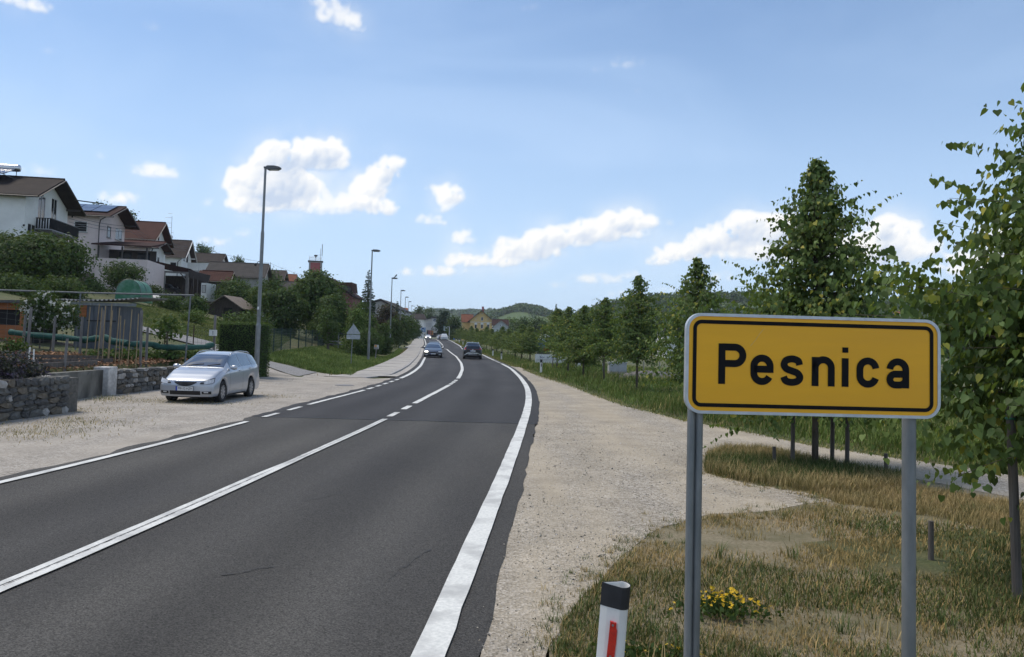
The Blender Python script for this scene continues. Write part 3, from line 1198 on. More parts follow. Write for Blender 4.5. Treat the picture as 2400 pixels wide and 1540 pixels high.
def crown_mesh(lobes, n, size, seed, m, clump=.5, per=9, shell=.55, flat_=0.5, lo=.6, hi=1.4, yel=0.0):
    """leaf clumps through a crown of uneven lobes (cx,cy,cz,rx,ry,rz)"""
    rg = np.random.default_rng(seed)
    vol = np.array([l[3] * l[4] * l[5] for l in lobes]) ** .67
    cnt = rg.multinomial(max(1, n // per), vol / vol.sum())
    P, D, Nn, S, T = [], [], [], [], []
    for l, c in zip(lobes, cnt):
        if c == 0:
            continue
        d = rand_dirs(c, rg)
        r = shell + (1 - shell) * rg.uniform(0, 1, c) ** .6
        r *= 1 + .22 * (rg.uniform(0, 1, c) - .45)
        cen = np.array(l[:3]) + d * r[:, None] * np.array(l[3:6])
        tone = rg.uniform(lo, hi, c)
        for k in range(c):
            q = rg.normal(size=(per, 3)) * clump * np.array([1, 1, .6])
            P.append(cen[k] + q)
            nn = d[k] + rg.normal(size=(per, 3)) * .55 + np.array([0, 0, .4])
            Nn.append(nn)
            D.append(np.cross(nn, rg.normal(size=(per, 3))) + np.array([0, 0, -.35]))
            S.append(size * rg.uniform(.6, 1.3, per))
            T.append(np.full(per, tone[k]) * rg.uniform(.85, 1.15, per))
    P, D, Nn, S, T = (np.concatenate(a) for a in (P, D, Nn, S, T))
    V, Fc = leaves(P, D, Nn, S)
    tt = np.repeat(np.stack([T, T, T], -1), 4, 0)
    return V, Fc, tt


def leafy_tree(name, label, cat, base, h, r, seed, m=None, n=5000, leaf=.16, trunk_r=.12, bare=.15, group=None, lobes=None, rz=None, squash=1.0, trunk=True):
    """broad tree or shrub: forked trunk and a crown of several uneven lobes"""
    rg = np.random.default_rng(seed)
    root = thing(name, label, cat, base, 0, group)
    m = m or M_LEAFM
    if lobes is None:
        lobes = [(0, 0, h * (bare + 1) / 2, r * .72, r * .72, h * (1 - bare) * .46)]
        k = 7
        for i in range(k):
            a = i * 2 * math.pi / k + rg.uniform(-.4, .4)
            q = rg.uniform(.35, .62) * r
            zz = h * (bare + (1 - bare) * rg.uniform(.22, .78))
            s = r * rg.uniform(.34, .52)
            zz = min(zz, h - s * .8)
            zz = max(zz, s * .55)
            sz = min(s * .8 * squash, h * (1 - bare) * .40)
            zz = min(max(zz, sz * .7), h - sz)
            lobes.append((q * math.cos(a), q * math.sin(a), zz, s, s, sz))
        lobes.append((rg.uniform(-.2, .2) * r, rg.uniform(-.2, .2) * r, h - min(r * .36, h * .25), r * .42, r * .42, min(r * .36, h * .25)))
    V, Fc, T = crown_mesh(lobes, n, leaf, seed + 1, m, clump=leaf * 1.5)
    np_mesh('crown', V, Fc, 4, m, T, root)
    if trunk:
        w = MB()
        zt = h * (bare + .35)
        w.tube([(0, 0, -.3), (.02, .01, zt * .5), (0, .03, zt)], [trunk_r * 1.25, trunk_r, trunk_r * .6], 8)
        for l in lobes[1:]:
            w.tube([(0, .01, zt * rg.uniform(.35, .8)), (l[0] * .5, l[1] * .5, zt * .5 + l[2] * .5), (l[0], l[1], l[2])], [trunk_r * .5, trunk_r * .32, trunk_r * .12], 5, cap=False)
        w.build('trunk', M_BARK, root, smooth=True)
    return root


def spruce(name, label, base, h, r, seed, cat='tree', group=None, m=None, n=55, leaf=.44):
    rg = np.random.default_rng(seed)
    root = thing(name, label, cat, base, 0, group)
    MB().tube([(0, 0, -.3), (0, 0, h * .5), (0, 0, h)], [h * .022, h * .014, .01], 7).build('trunk', M_BARK, root)
    P, D, Nn, S = [], [], [], []
    for i in range(n):
        t = (i + rg.uniform(0, .8)) / n
        z = h * (.06 + .94 * t)
        L = r * (1 - t) ** .85 * rg.uniform(.75, 1.15) + .08
        for b in range(int(7 + 5 * (1 - t))):
            a = rg.uniform(0, 6.283)
            k = max(2, int(L / (leaf * .26)))
            for q in np.linspace(.12, 1, k):
                x, y = math.cos(a) * L * q, math.sin(a) * L * q
                P.append((x + rg.normal() * .05, y + rg.normal() * .05, z - .28 * L * q + .10 * L * q * q + rg.normal() * .04))
                D.append((math.cos(a) + rg.normal() * .5, math.sin(a) + rg.normal() * .5, -.35 + rg.normal() * .25))
                Nn.append((rg.normal() * .9, rg.normal() * .9, .6))
                S.append(leaf * rg.uniform(.6, 1.2) * (.55 + .45 * (1 - t)))
    P, D, Nn, S = map(np.array, (P, D, Nn, S))
    V, Fc = leaves(P, D, Nn, S)
    np_mesh('crown', V, Fc, 4, m or M_SPRUCE, tints(len(P), 4, .6, 1.4), root)
    return root


def hedge_box(name, label, corners, h, seed, m=None, n=9000, leaf=.05, cat='hedge', zoff=None, round_=.0, group=None):
    """clipped hedge over a ground quad (4 xy corners)"""
    rg = np.random.default_rng(seed)
    c = np.array([p[:2] for p in corners])
    cen = c.mean(0)
    z0 = min(gz(*p) for p in c) - .1 if zoff is None else zoff
    root = thing(name, label, cat, (cen[0], cen[1], z0), 0, group)
    loc = c - cen
    mb = MB()
    mb.prism([tuple(p * .93) for p in loc], 0, h - .07, 'xy')
    mb.build('core', mat('hedge_core', (.012, .020, .008), None, 8, .95), root)
    per = [np.linalg.norm(loc[(i + 1) % 4] - loc[i]) for i in range(4)]
    P, D, Nn = [], [], []
    A = np.array([p * h for p in per] + [per[0] * per[1]])
    cnt = rg.multinomial(n, A / A.sum())
    for i in range(4):
        k = cnt[i]
        a, b = loc[i], loc[(i + 1) % 4]
        t = rg.uniform(0, 1, k)[:, None]
        xy = a + (b - a) * t
        nrm = np.array([(b - a)[1], -(b - a)[0]])
        nrm = nrm / np.linalg.norm(nrm)
        if nrm @ ((a + b) / 2) < 0:
            nrm = -nrm
        z = rg.uniform(0, 1, k) * h
        out = rg.normal(size=k) * .035 + .06 * (fbm2(t[:, 0] * per[i] * 2.2, z * 2.2, 3, seed + i) - .5) * 2 - round_ * (z / h) ** 3
        xy = xy + nrm * out[:, None]
        P.append(np.column_stack([xy, z]))
        Nn.append(np.column_stack([np.tile(nrm, (k, 1)), np.full(k, .35)]) + rg.normal(size=(k, 3)) * .5)
    k = cnt[4]
    u, v = rg.uniform(0, 1, k)[:, None], rg.uniform(0, 1, k)[:, None]
    xy = (loc[0] * (1 - u) + loc[1] * u) * (1 - v) + (loc[3] * (1 - u) + loc[2] * u) * v
    P.append(np.column_stack([xy, h + rg.normal(size=k) * .03]))
    Nn.append(np.column_stack([rg.normal(size=(k, 2)) * .5, np.ones(k)]))
    P = np.concatenate(P); Nn = np.concatenate(Nn)
    D = np.cross(Nn, rg.normal(size=Nn.shape)) + np.array([0, 0, .3])
    V, Fc = leaves(P, D, Nn, leaf * rg.uniform(.6, 1.4, len(P)))
    np_mesh('foliage', V, Fc, 4, m or M_HEDGE, tints(len(P), 4, .55, 1.5, 0, rg), root)
    return root


def grass(name, xy, hgt, wid, tint, seed, m=None, lean=.5, z=None):
    """bent blades, one mesh"""
    rg = np.random.default_rng(seed)
    n = len(xy)
    zz = H(xy[:, 0], xy[:, 1]) if z is None else z
    a = rg.uniform(0, 2 * math.pi, n)
    fx, fy = np.cos(a), np.sin(a)
    sx, sy = -fy, fx
    ln = lean * rg.uniform(.15, 1.0, n) * hgt
    V = np.zeros((n, 5, 3))
    for k, (t, w) in enumerate(((0, 1), (0, -1), (.55, .75), (.55, -.75), (1, 0))):
        V[:, k, 0] = xy[:, 0] + fx * ln * t ** 1.8 + sx * w * wid / 2
        V[:, k, 1] = xy[:, 1] + fy * ln * t ** 1.8 + sy * w * wid / 2
        V[:, k, 2] = zz + hgt * (t - .12 * t * t) - .01
    base = (np.arange(n) * 5)[:, None]
    F = np.concatenate([base + np.array([[0, 1, 3]]), base + np.array([[0, 3, 2]]), base + np.array([[2, 3, 4]])], 0)
    o = np_mesh(name, V.reshape(-1, 3), F, 3, m or M_GRASS, np.repeat(tint, 5, 0))
    o['kind'] = 'stuff'
    return o


def scatter(poly, n, rg, falloff=0.0):
    p = np.array([q[:2] for q in poly])
    lo, hi = p.min(0), p.max(0)
    out = []
    tot = 0
    while tot < n:
        c = rg.uniform(0, 1, (n * 2, 2)) * (hi - lo) + lo
        if falloff:
            d = np.hypot(c[:, 0], c[:, 1])
            c = c[rg.uniform(0, 1, len(c)) < np.clip((falloff / d) ** 1.5, 0, 1)]
        c = c[inpoly(c[:, 0], c[:, 1], poly)]
        out.append(c)
        tot += len(c)
        if len(out) > 60:
            break
    return np.concatenate(out)[:n]


GREEN = np.array([1.0, 1.0, 1.0])
STRAW = np.array([5.0, 2.8, 4.2])
OLIVE = np.array([1.35, 1.1, 1.2])

# ------------------------------------------------------------------ town sign
M_GALV = mat('galvanised_steel', (.16, .175, .18), (.27, .285, .29), 9, .5, .001, 40, metal=.55, c3=(.21, .225, .225), s3=2, stretch=(1, 1, .3))
M_ALU = mat('aluminium', (.50, .52, .54), (.62, .64, .66), 14, .42, metal=.5)
M_YEL = mat('sign_yellow', (.92, .445, .006), (.97, .475, .008), 3, .38, .0004, 160, spec=.45, c3=(.88, .425, .012), s3=1.6, stretch=(.4, 1, 3))
M_BLK = mat('sign_black', (.010, .010, .011), (.014, .014, .015), 20, .8, spec=.12)
M_WHT = mat('white_plastic', (.70, .70, .67), (.80, .80, .77), 5, .5, .0006, 30, c3=(.62, .61, .57), s3=2.5)
M_BLKPL = mat('black_plastic', (.010, .011, .014), (.020, .021, .024), 12, .55)
M_RED = mat('red_reflector', (.50, .010, .008), (.66, .022, .012), 30, .22, .001, 200, coat=.6)


def ribbon(mb, pts, w, y):
    """flat stroke of even width through xz points"""
    p = np.array(pts, float)
    n = len(p)
    L, R = [], []
    for i in range(n):
        a = p[i] - p[i - 1] if i > 0 else p[1] - p[0]
        b = p[i + 1] - p[i] if i < n - 1 else p[-1] - p[-2]
        a = a / np.linalg.norm(a); b = b / np.linalg.norm(b)
        na, nb_ = np.array([-a[1], a[0]]), np.array([-b[1], b[0]])
        m_ = na + nb_
        m_ = m_ / np.linalg.norm(m_)
        k = 1 / max(.5, m_ @ na)
        L.append(p[i] + m_ * k * w / 2)
        R.append(p[i] - m_ * k * w / 2)
    s = len(mb.v)
    th = .0012
    for q in L: mb.v.append((q[0], y, q[1]))
    for q in R: mb.v.append((q[0], y, q[1]))
    for i in range(n - 1):
        mb.f.append((s + i, s + i + 1, s + n + i + 1, s + n + i))


def arc(cx, cy, rx, ry, a0, a1, n=14):
    return [(cx + rx * math.cos(rad(a0 + (a1 - a0) * i / n)), cy + ry * math.sin(rad(a0 + (a1 - a0) * i / n))) for i in range(n + 1)]


def crom(pts, n=6):
    p = [pts[0]] + list(pts) + [pts[-1]]
    out = []
    for i in range(1, len(p) - 2):
        for k in range(n):
            t = k / n
            q = []
            for c in (0, 1):
                a, b, d, e = p[i - 1][c], p[i][c], p[i + 1][c], p[i + 2][c]
                q.append(.5 * (2 * b + (d - a) * t + (2 * a - 5 * b + 4 * d - e) * t * t + (3 * b - a - 3 * d + e) * t ** 3))
            out.append(tuple(q))
    out.append(pts[-1])
    return out


def rrect(w, h, r, n=10):
    p = []
    for cx, cy, a in ((w - r, h - r, 0), (-w + r, h - r, 90), (-w + r, -h + r, 180), (w - r, -h + r, 270)):
        p += arc(cx, cy, r, r, a, a + 90, n)
    return p


def town_sign():
    c = at(1907, 858, 3.5)
    root = thing('town_sign', 'yellow town name sign with black border reading Pesnica on two grey posts', 'sign', (c.x, c.y, gz(c.x, c.y)), rad(2.6))
    zc = c.z - root.location.z
    U = 1.18 / 2212

    def sh(pts): return [(x, z + zc) for x, z in pts]
    W, Hh = 1106 * U, 424 * U
    MB().prism(sh(rrect(W - .008, Hh - .008, .066)), -.001, .012, 'xz').build('panel', M_YEL, root)
    # aluminium rim
    mb = MB()
    o, i_ = sh(rrect(W, Hh, .072)), sh(rrect(W - .0135, Hh - .0135, .059))
    n = len(o)
    vs = [(p[0], -.006, p[1]) for p in o] + [(p[0], -.006, p[1]) for p in i_] + [(p[0], .022, p[1]) for p in o] + [(p[0], .022, p[1]) for p in i_]
    fs = []
    for k in range(n):
        q = (k + 1) % n
        fs += [(k, q, n + q, n + k), (2 * n + k, 2 * n + q, q, k), (n + k, n + q, 3 * n + q, 3 * n + k), (3 * n + k, 3 * n + q, 2 * n + q, 2 * n + k)]
    mb.add(vs, fs)
    mb.build('rim', M_ALU, root)
    # black border line
    mb = MB()
    o, i_ = sh(rrect(1045 * U, 367 * U, 74 * U)), sh(rrect(1013 * U, 335 * U, 42 * U))
    vs = [(p[0], -.0035, p[1]) for p in o] + [(p[0], -.0035, p[1]) for p in i_]
    mb.add(vs, [(k, (k + 1) % n, n + (k + 1) % n, n + k) for k in range(n)])
    mb.build('border_line', M_BLK, root)
    # letters (units of the drawing, y down, then to metres)
    def A(cx, cy, r, a0, a1): return arc(cx, cy, r, r, a0, a1)
    L = {
        'letter_p': [[(411, 171), (411, -171)], [(411, 142)] + A(521, 72.5, 69.5, 90, -90) + [(411, 3)]],
        'letter_e': [[(688, -38), (827, -38), (827, -15)] + A(757, -15 + 0, 70, 0, 180)[0:0] + [(827, -14)] + A(757, -14 + 0, 70, 0, 180) + [(687, -72)] + A(757, -72, 70, 180, 335)],
        's': [crom([(1081, 5), (1068, 40), (1018, 56), (965, 42), (947, 5), (968, -28), (1015, -46), (1062, -64), (1085, -98), (1066, -130), (1015, -143), (962, -130), (944, -96)])],
        'n': [[(1217, 78), (1217, -169)], [(1217, -10)] + A(1287, -14, 70, 180, 0)[0:0] + A(1287, -14, 70, 178, 0) + [(1357, -169)]],
        'i': [[(1478, 74), (1478, -169)], [(1478, 166), (1478, 121)]],
        'c': [A(1676, -14, 70, 5, 180) + [(1606, -72)] + A(1676, -72, 70, 180, 345)],
        'a': [A(1938, -14, 70, 175, 0) + [(2008, -169)], [(2008, -50), (1925, -50)] + arc(1915, -96, 47, 46, 90, 270) + [(1950, -142)] + crom([(1962, -141), (1990, -128), (2006, -106)])],
    }
    names = {'s': 'letter_s', 'n': 'letter_n', 'i': 'letter_i', 'c': 'letter_c', 'a': 'letter_a'}
    ylev = -.0036
    for k, paths in L.items():
        mb = MB()
        for j, p in enumerate(paths):
            w = (52 if (k == 'i' and j == 1) else 59) * U
            pts = [((x - 1206) * U, z * U + zc) for x, z in p]
            # drop doubled points
            q = [pts[0]]
            for a in pts[1:]:
                if math.hypot(a[0] - q[-1][0], a[1] - q[-1][1]) > 1e-5:
                    q.append(a)
            ribbon(mb, q, w, ylev - j * .0004)
        mb.build(names.get(k, k), M_BLK, root)
    # scratch
    mb = MB()
    ribbon(mb, [((x - 1206) * U, (515 - z) * U + zc) for x, z in ((768, 212), (735, 252), (700, 305), (655, 360))], .0016, -.0026)
    mb.build('scratch', mat('scratch_pale', (.66, .50, .22), None, 30), root)
    # posts: left an open grooved profile, right a round tube
    xp = (1640 - 1907) / 1800 * 3.56
    mb = MB()
    for dx in (-.0185, .0185):
        mb.lathe([(.0175, -.1), (.0175, zc + .19)], 14, c=(xp + dx, .046, 0))
    mb.span((xp - .012, .045, -.1), (xp + .012, .062, zc + .19))
    mb.build('post', M_GALV, root, smooth=False)
    xp2 = (2147 - 1907) / 1800 * 3.56
    MB().lathe([(.030, -.1), (.030, zc + .19), (.026, zc + .195)], 24, c=(xp2, .052, 0)).build('post', M_GALV, root, smooth=False)
    # clamps on the back
    for x in (xp, xp2):
        for dz in (-.13, .13):
            MB().span((x - .05, .012, zc + dz - .015), (x + .05, .018, zc + dz + .015)).build('clamp', M_GALV, root)
    return root


town_sign()


# ------------------------------------------------------------------ marker posts
def teardrop(s=1.0, t=0.0, n=12):
    pts = [(-.056 + t * .6, .004 - t), (-.058 + t * .7, -.004 + t)]
    pts = [(-.058 + t, 0.0)]
    fr = [(-.03, -.016 + t), (.0, -.027 + t), (.022, -.036 + t * .9)]
    bk = [(.022, .036 - t * .9), (.0, .024 - t), (-.03, .012 - t)]
    a = arc(.022, 0, .036 - t * .9, .036 - t * .9, -80, 80, n)
    return [(x * s, y * s) for x, y in pts + fr + a + bk]


def shell(mb, outer, inner, z0, z1, slant=0.0):
    n = len(outer)
    vs = []
    for o, zz in ((outer, z0), (outer, z1), (inner, z1), (inner, z0)):
        for x, y in o:
            vs.append((x, y, zz + (slant * (y - .0) if zz == z1 else 0)))
    fs = []
    for k in range(n):
        q = (k + 1) % n
        for r in range(3):
            fs.append((r * n + k, r * n + q, (r + 1) * n + q, (r + 1) * n + k))
    mb.add(vs, fs)


def near_marker():
    p = at(1437, 1375, 3.3)
    root = thing('marker_post', 'nearest white roadside marker post with hollow black top and red reflector', 'marker post', (p.x - .05, 3.3, 0), rad(-6), 'roadside marker posts')
    root.rotation_euler = (0, rad(3.6), rad(-6))
    h = p.z + .015
    mb = MB()
    shell(mb, teardrop(1.0), teardrop(1.0, .004), -.2, h, .10)
    mb.build('body', M_WHT, root, smooth=False)
    mb = MB()
    shell(mb, [(x * 1.02 + .0006, y * 1.05) for x, y in teardrop(1.02)], teardrop(1.0, .0005), h - .092, h + .002, .10)
    mb.build('black_band', M_BLKPL, root)
    # chipped red reflector on the face
    zt = p.z - (1445 - 1375) / 1800 * 3.3
    zb = p.z - (1531 - 1375) / 1800 * 3.3
    poly = [(-.018, zb + .004), (.004, zb), (.006, zb + .012), (.0135, zb + .006), (.0165, zb + .07), (.0165, zt - .034), (.0115, zt - .022), (.0115, zt - .004), (-.0145, zt)]
    mb = MB()
    mb.prism([(x + .001, z) for x, z in poly], -.040, -.026, 'xz')
    r = mb.build('reflector', M_RED, root)
    for z in (zt - .014, zb + .016):
        MB().lathe([(.0045, -.043), (.0045, -.039)], 10, 'y', (-.002, 0, z)).build('screw', M_GALV, r)


near_marker()


def far_marker(px, py, label, h=.85, s=1.25):
    b = hit(px, py) if py > 800 else None
    root = thing('marker_post', label, 'marker post', b, 0, 'roadside marker posts')
    mb = MB(); shell(mb, teardrop(s), teardrop(s, .01), -.1, h, .1); mb.prism(teardrop(s * .9), h - .03, h - .02, 'xy'); mb.build('body', M_WHT, root)
    mb = MB(); shell(mb, [(x * 1.05, y * 1.1) for x, y in teardrop(s)], teardrop(s * .95), h - .19, h + .004, .1); mb.prism(teardrop(s * .98), h - .012, h - .004, 'xy'); mb.build('black_band', M_BLKPL, root)
    mb = MB(); mb.box((0, -.046 * s, h - .34), (.05, .02, .20)); mb.build('reflector', mat('dark_reflector', (.02, .02, .022), (.05, .02, .02), 20, .3), root)
    return root


far_marker(1268, 874.5, 'white marker post with black top in the grass by the track mouth')
far_marker(1175, 844, 'white marker post with black top just right of the dark off-road car')
p = at(1134, 826, 92)
r = thing('marker_post', 'white marker post peeping out behind the right side of the dark off-road car', 'marker post', (float(xr(92)) + 1.0, 92, gz(float(xr(92)) + 1.0, 92)), 0, 'roadside marker posts')
MB().prism(teardrop(1.3), 0, .85, 'xy').build('body', M_WHT, r)
MB().prism(teardrop(1.36), .68, .87, 'xy').build('black_band', M_BLKPL, r)
ords = ['nearest', 'second nearest', 'middle', 'second farthest', 'farthest']
for i, Y in enumerate((112, 122, 134, 148, 163)):
    x = float(xr(Y)) + 1.1
    dup(r, (x, Y, gz(x, Y)), 0, f'small white marker post, {ords[i]} of five in the verge beyond the dark off-road car')


# ------------------------------------------------------------------ young lindens
def stake(name, label, p, h, r=.04, lean=(0, 0), group='stakes around the young lindens'):
    root = thing(name, label, 'stake', p, 0, group)
    MB().tube([(0, 0, -.2), (lean[0] * h * .5, lean[1] * h * .5, h * .5), (lean[0] * h, lean[1] * h, h)], [r * 1.05, r, r * .95], 10).build('shaft', M_STAKE, root)
    return root


M_TIE = mat('green_tie', (.02, .12, .07), None, 20, .6)
# tree cut by the right edge of the picture
ta = thing('linden_tree', 'big leafy linden cut off by the right edge, beside the sign', 'tree', (5.27, 6.3, 0), .9, 'young lindens along the road')
linden_tree(ta, 5.6, 1.48, 1.62, 21, .094, 4.0, 300, (-.75, -.62, .1))
p = flat(2386, 1402)
s = stake('tree_stake', 'tall thick leaning stake at the right edge under the big linden', (p[0], p[1], 0), 1.62, .036, (-.035, 0))
hz = 1.60
mb = MB(); mb.tube([(-.10, 0, hz - .03), (1.4, .25, hz + .02)], .035, 8); mb.build('cross_bar', M_STAKE, s)
mb = MB(); mb.lathe([(.039, 0), (.041, .008), (.039, .016)], 12, c=(-.055, 0, hz - .14)); mb.build('tie', M_TIE, s)
q = flat(2182, 1312)
stake('stake_stump', 'short cut off stake behind the right sign post', (q[0], q[1], 0), .37, .026, (.0, 0))
# tree behind the sign
tb = thing('linden_tree', 'tall pointed linden standing right behind the town sign', 'tree', (*flat(1910, 1096), 0), 1.1, 'young lindens along the road')
linden_tree(tb, 5.35, 1.20, 1.66, 33, .097, 1.9, 300, (-.4, -.9, .1))
for (px, py, h, lab) in ((1857, 1096, 1.75, 'left of the three tall stakes round the linden behind the sign'), (1950, 1092, 1.75, 'middle of the three tall stakes round the linden behind the sign'),
                         (1985, 1100, 1.75, 'right of the three tall stakes round the linden behind the sign')):
    p = flat(px, py)
    stake('tree_stake', lab, (p[0], p[1], 0), h, .034, (.012, .01))
for (px, py, lab) in ((1815, 1098, 'short stake stub in the grass left of the linden behind the sign'), (2077, 1116, 'short stake stub in the grass right of the linden behind the sign')):
    p = flat(px, py)
    stake('stake_stump', lab, (p[0], p[1], 0), .36, .03, (-.02, 0))
# the row beyond
row = [((1630, 969), 4.7, 1.15, 1.5, 'linden just left of the sign, its trunk hidden behind the post'),
       ((1492, 924), 4.85, 1.5, 1.25, 'slender linden with a pointed top, second left of the sign'),
       ((1415, 900), 4.3, 1.5, 1.15, 'linden in front of the grey cabinets with a straight trunk'),
       ((1367, 889), 4.1, 1.5, 1.2, 'linden left of the grey cabinets, its trunk in tall grass'),
       ((1331, 877), 4.3, 1.5, 1.3, 'linden beside the right end of the long white banner'),
       ((1305, 868), 4.4, 1.5, 1.35, 'linden on two crossed props in front of the white banner')]
protos = []
for i, (px, h, z0, r, lab) in enumerate(row):
    b = hit(*px)
    t = thing('linden_tree', lab, 'tree', b, i * 1.3, 'young lindens along the road')
    if i < 3:
        linden_tree(t, h, z0, r * .95, 40 + i, .105, 1.1 if i == 0 else .95, pw=(1.5, 1.9, 2.6)[i])
        protos.append((t, h))
    else:
        src, hs = protos[i % 3]
        for ch in src.children:
            c_ = ch.copy(); C.objects.link(c_); c_.parent = t
        t.scale = (r / 1.1, r / 1.1, h / hs)
for dx, la in ((-.22, 'left'), (.28, 'right')):
    b = hit(1305 + dx * 26, 866)
    stake('tree_prop', f'{la} one of the two crossed wooden props under a linden by the white banner', (b.x + dx * .9, b.y, b.z), 1.35, .035, (-dx * .55, 0))
far_row = [(1245.6, 71), (1226, 79), (1211, 87), (1194, 95), (1180, 103), (1167, 111), (1155, 119), (1143, 127), (1130, 135), (1119, 144), (1107, 153), (1094, 163), (1083, 174)]
nm = ['first', 'second', 'third', 'fourth', 'fifth', 'sixth', 'seventh', 'eighth', 'ninth', 'tenth', 'eleventh', 'twelfth', 'thirteenth']
for i, (px, Y) in enumerate(far_row):
    x = (px - 1200) / 1800 * Y
    src, hs = protos[(i * 2 + 1) % 3]
    hh = 3.45 + .4 * math.sin(i * 2.1)
    sc = 1.15 + .12 * math.sin(i * 1.7)
    dup(src, (x, Y, gz(x, Y)), i * 2.2, f'dark green linden in the close row past the track mouth, {nm[i]} from the near end', None, (sc * 1.1, sc * 1.1, hh / hs))


# ------------------------------------------------------------------ grasses on the right
def verge_grass():
    rg = np.random.default_rng(3)
    # foreground under the sign
    fore = [flat(*p) for p in ((1295, 1530), (1318, 1462), (1404, 1358), (1492, 1286), (1660, 1212), (1820, 1202), (1955, 1180), (2200, 1150), (2400, 1180), (2620, 1220))] + [(9.0, 6.5), (6.5, 3.0), (2.2, 2.7), (.55, 2.9), (.42, 3.6)]
    p = scatter(fore, 190000, rg, 4.6)
    d = np.hypot(p[:, 0], p[:, 1])
    n1 = fbm2(p[:, 0] * .9, p[:, 1] * .9, 4, 5)
    n2 = fbm2(p[:, 0] * 2.6, p[:, 1] * 2.6, 3, 8)
    # greener low in the picture and to the right, straw further back
    gk = np.clip(.40 + (5.5 - p[:, 1]) * .19 + .22 * sstep(p[:, 0], 1.9, 3.0) + (n1 - .5) * 2.6, .02, .66)
    bare = fbm2(p[:, 0] * 1.6 + 9, p[:, 1] * 1.6, 3, 15)
    keep = (bare + .22 * gk + rg.uniform(-.14, .14, len(p)) > .43)
    p, gk, n2, d = p[keep], gk[keep], n2[keep], d[keep]
    g = rg.uniform(0, 1, len(p)) < gk
    tint = np.where(g[:, None], GREEN * rg.uniform(.55, 1.25, (len(p), 1)) * np.where(rg.uniform(0, 1, (len(p), 1)) < .55, OLIVE, GREEN), STRAW * np.array([1.05, .98, .86]) * rg.uniform(.4, 1.15, (len(p), 1)))
    h = np.where(g, rg.gamma(3.0, .016, len(p)), rg.gamma(2.6, .016, len(p))) * (.6 + .9 * n2) + .016
    h = np.minimum(h * .85, .22)
    grass('verge_grass', p, h, np.where(g, .0052, .0032) * (1 + d / 9), tint, 1, lean=.9)
    # stragglers creeping out over the gravel edge
    ed = np.array([flat(*q) for q in ((1290, 1536), (1318, 1462), (1404, 1356), (1450, 1318), (1492, 1284), (1560, 1240), (1660, 1210), (1820, 1200), (1955, 1178), (1900, 1158), (1740, 1131), (1652, 1108), (1655, 1072))])
    sg = rg.integers(0, len(ed) - 1, 420)
    t_ = rg.uniform(0, 1, 420)[:, None]
    cn = ed[sg] * (1 - t_) + ed[sg + 1] * t_ + rg.normal(size=(420, 2)) * np.array([.13, .20])
    q = np.repeat(cn, 22, 0) + rg.normal(size=(420 * 22, 2)) * np.repeat(rg.uniform(.012, .06, 420), 22)[:, None]
    cg = np.repeat(rg.uniform(0, 1, 420) < .42, 22)
    tint = np.where(cg[:, None], GREEN * rg.uniform(.55, 1.25, (len(q), 1)), STRAW * np.array([1, .97, .86]) * rg.uniform(.4, 1.0, (len(q), 1)))
    grass('edge_tufts', q, rg.uniform(.02, .085, len(q)), np.full(len(q), .005), tint, 12, lean=1.3)
    # taller single tufts and weeds
    cen = scatter(fore, 95, rg, 5)
    q = np.repeat(cen, 26, 0) + rg.normal(size=(95 * 26, 2)) * np.repeat(rg.uniform(.02, .09, 95), 26)[:, None]
    cg = np.repeat(rg.uniform(0, 1, 95) < .7, 26)
    tint = np.where(cg[:, None], GREEN * rg.uniform(.6, 1.3, (len(q), 1)), STRAW * rg.uniform(.6, 1.1, (len(q), 1)))
    grass('grass_tufts', q, rg.uniform(.08, .24, len(q)), np.full(len(q), .007), tint, 2, lean=1.0)
    # the islet round the near tree
    isl = [flat(*p) for p in ((1655, 1072), (1652, 1108), (1740, 1130), (1900, 1154), (1990, 1160), (2135, 1146), (2130, 1122), (1960, 1094), (1800, 1060), (1700, 1056))]
    p = scatter(isl, 26000, rg)
    ed = sstep(p[:, 1], 11.0, 12.0) * sstep(-p[:, 1], -13.9, -13.2)
    n1 = fbm2(p[:, 0] * 1.4, p[:, 1] * 1.4, 3, 6)
    g = rg.uniform(0, 1, len(p)) < np.clip(ed * .8 + (n1 - .5) * .9 - .45 * sstep(-p[:, 0], -4.0, -3.2), .03, .92)
    tint = np.where(g[:, None], GREEN * rg.uniform(.6, 1.2, (len(p), 1)), STRAW * rg.uniform(.6, 1.1, (len(p), 1)))
    grass('islet_grass', p, np.where(g, rg.uniform(.07, .26, len(p)), rg.uniform(.10, .26, len(p))), np.full(len(p), .009), tint, 3, lean=.7)
    # dry grass edge between islet and track, and towards the right
    dry = [flat(*p) for p in ((1900, 1150), (2135, 1140), (2400, 1190), (2600, 1230), (2500, 1290), (2200, 1215), (1960, 1180))]
    p = scatter(dry, 16000, rg)
    grass('dry_grass', p, rg.uniform(.05, .16, len(p)), np.full(len(p), .007), STRAW * rg.uniform(.55, 1.05, (len(p), 1)), 4, lean=.7)
    # tall meadow beyond the track
    edge = [(1228, 866), (1262, 884), (1330, 905), (1400, 933), (1470, 957), (1530, 971), (1600, 989), (1700, 1007), (1800, 1027), (1900, 1047), (2050, 1070), (2200, 1092), (2400, 1120), (2650, 1158)]
    ew = [flat(*p) for p in edge]
    mead = ew + [(30, 10.5), (42, 30), (30, 60), (6, 66), (.6, 58)]
    p = scatter(mead, 170000, rg, 15)
    # distance from the mown edge
    E = np.array(ew)
    dist = np.full(len(p), 99.0)
    for i in range(len(E) - 1):
        a, b = E[i], E[i + 1]
        t = np.clip(((p - a) @ (b - a)) / ((b - a) @ (b - a)), 0, 1)
        dist = np.minimum(dist, np.hypot(*(p - a - t[:, None] * (b - a)).T))
    d = np.hypot(p[:, 0], p[:, 1])
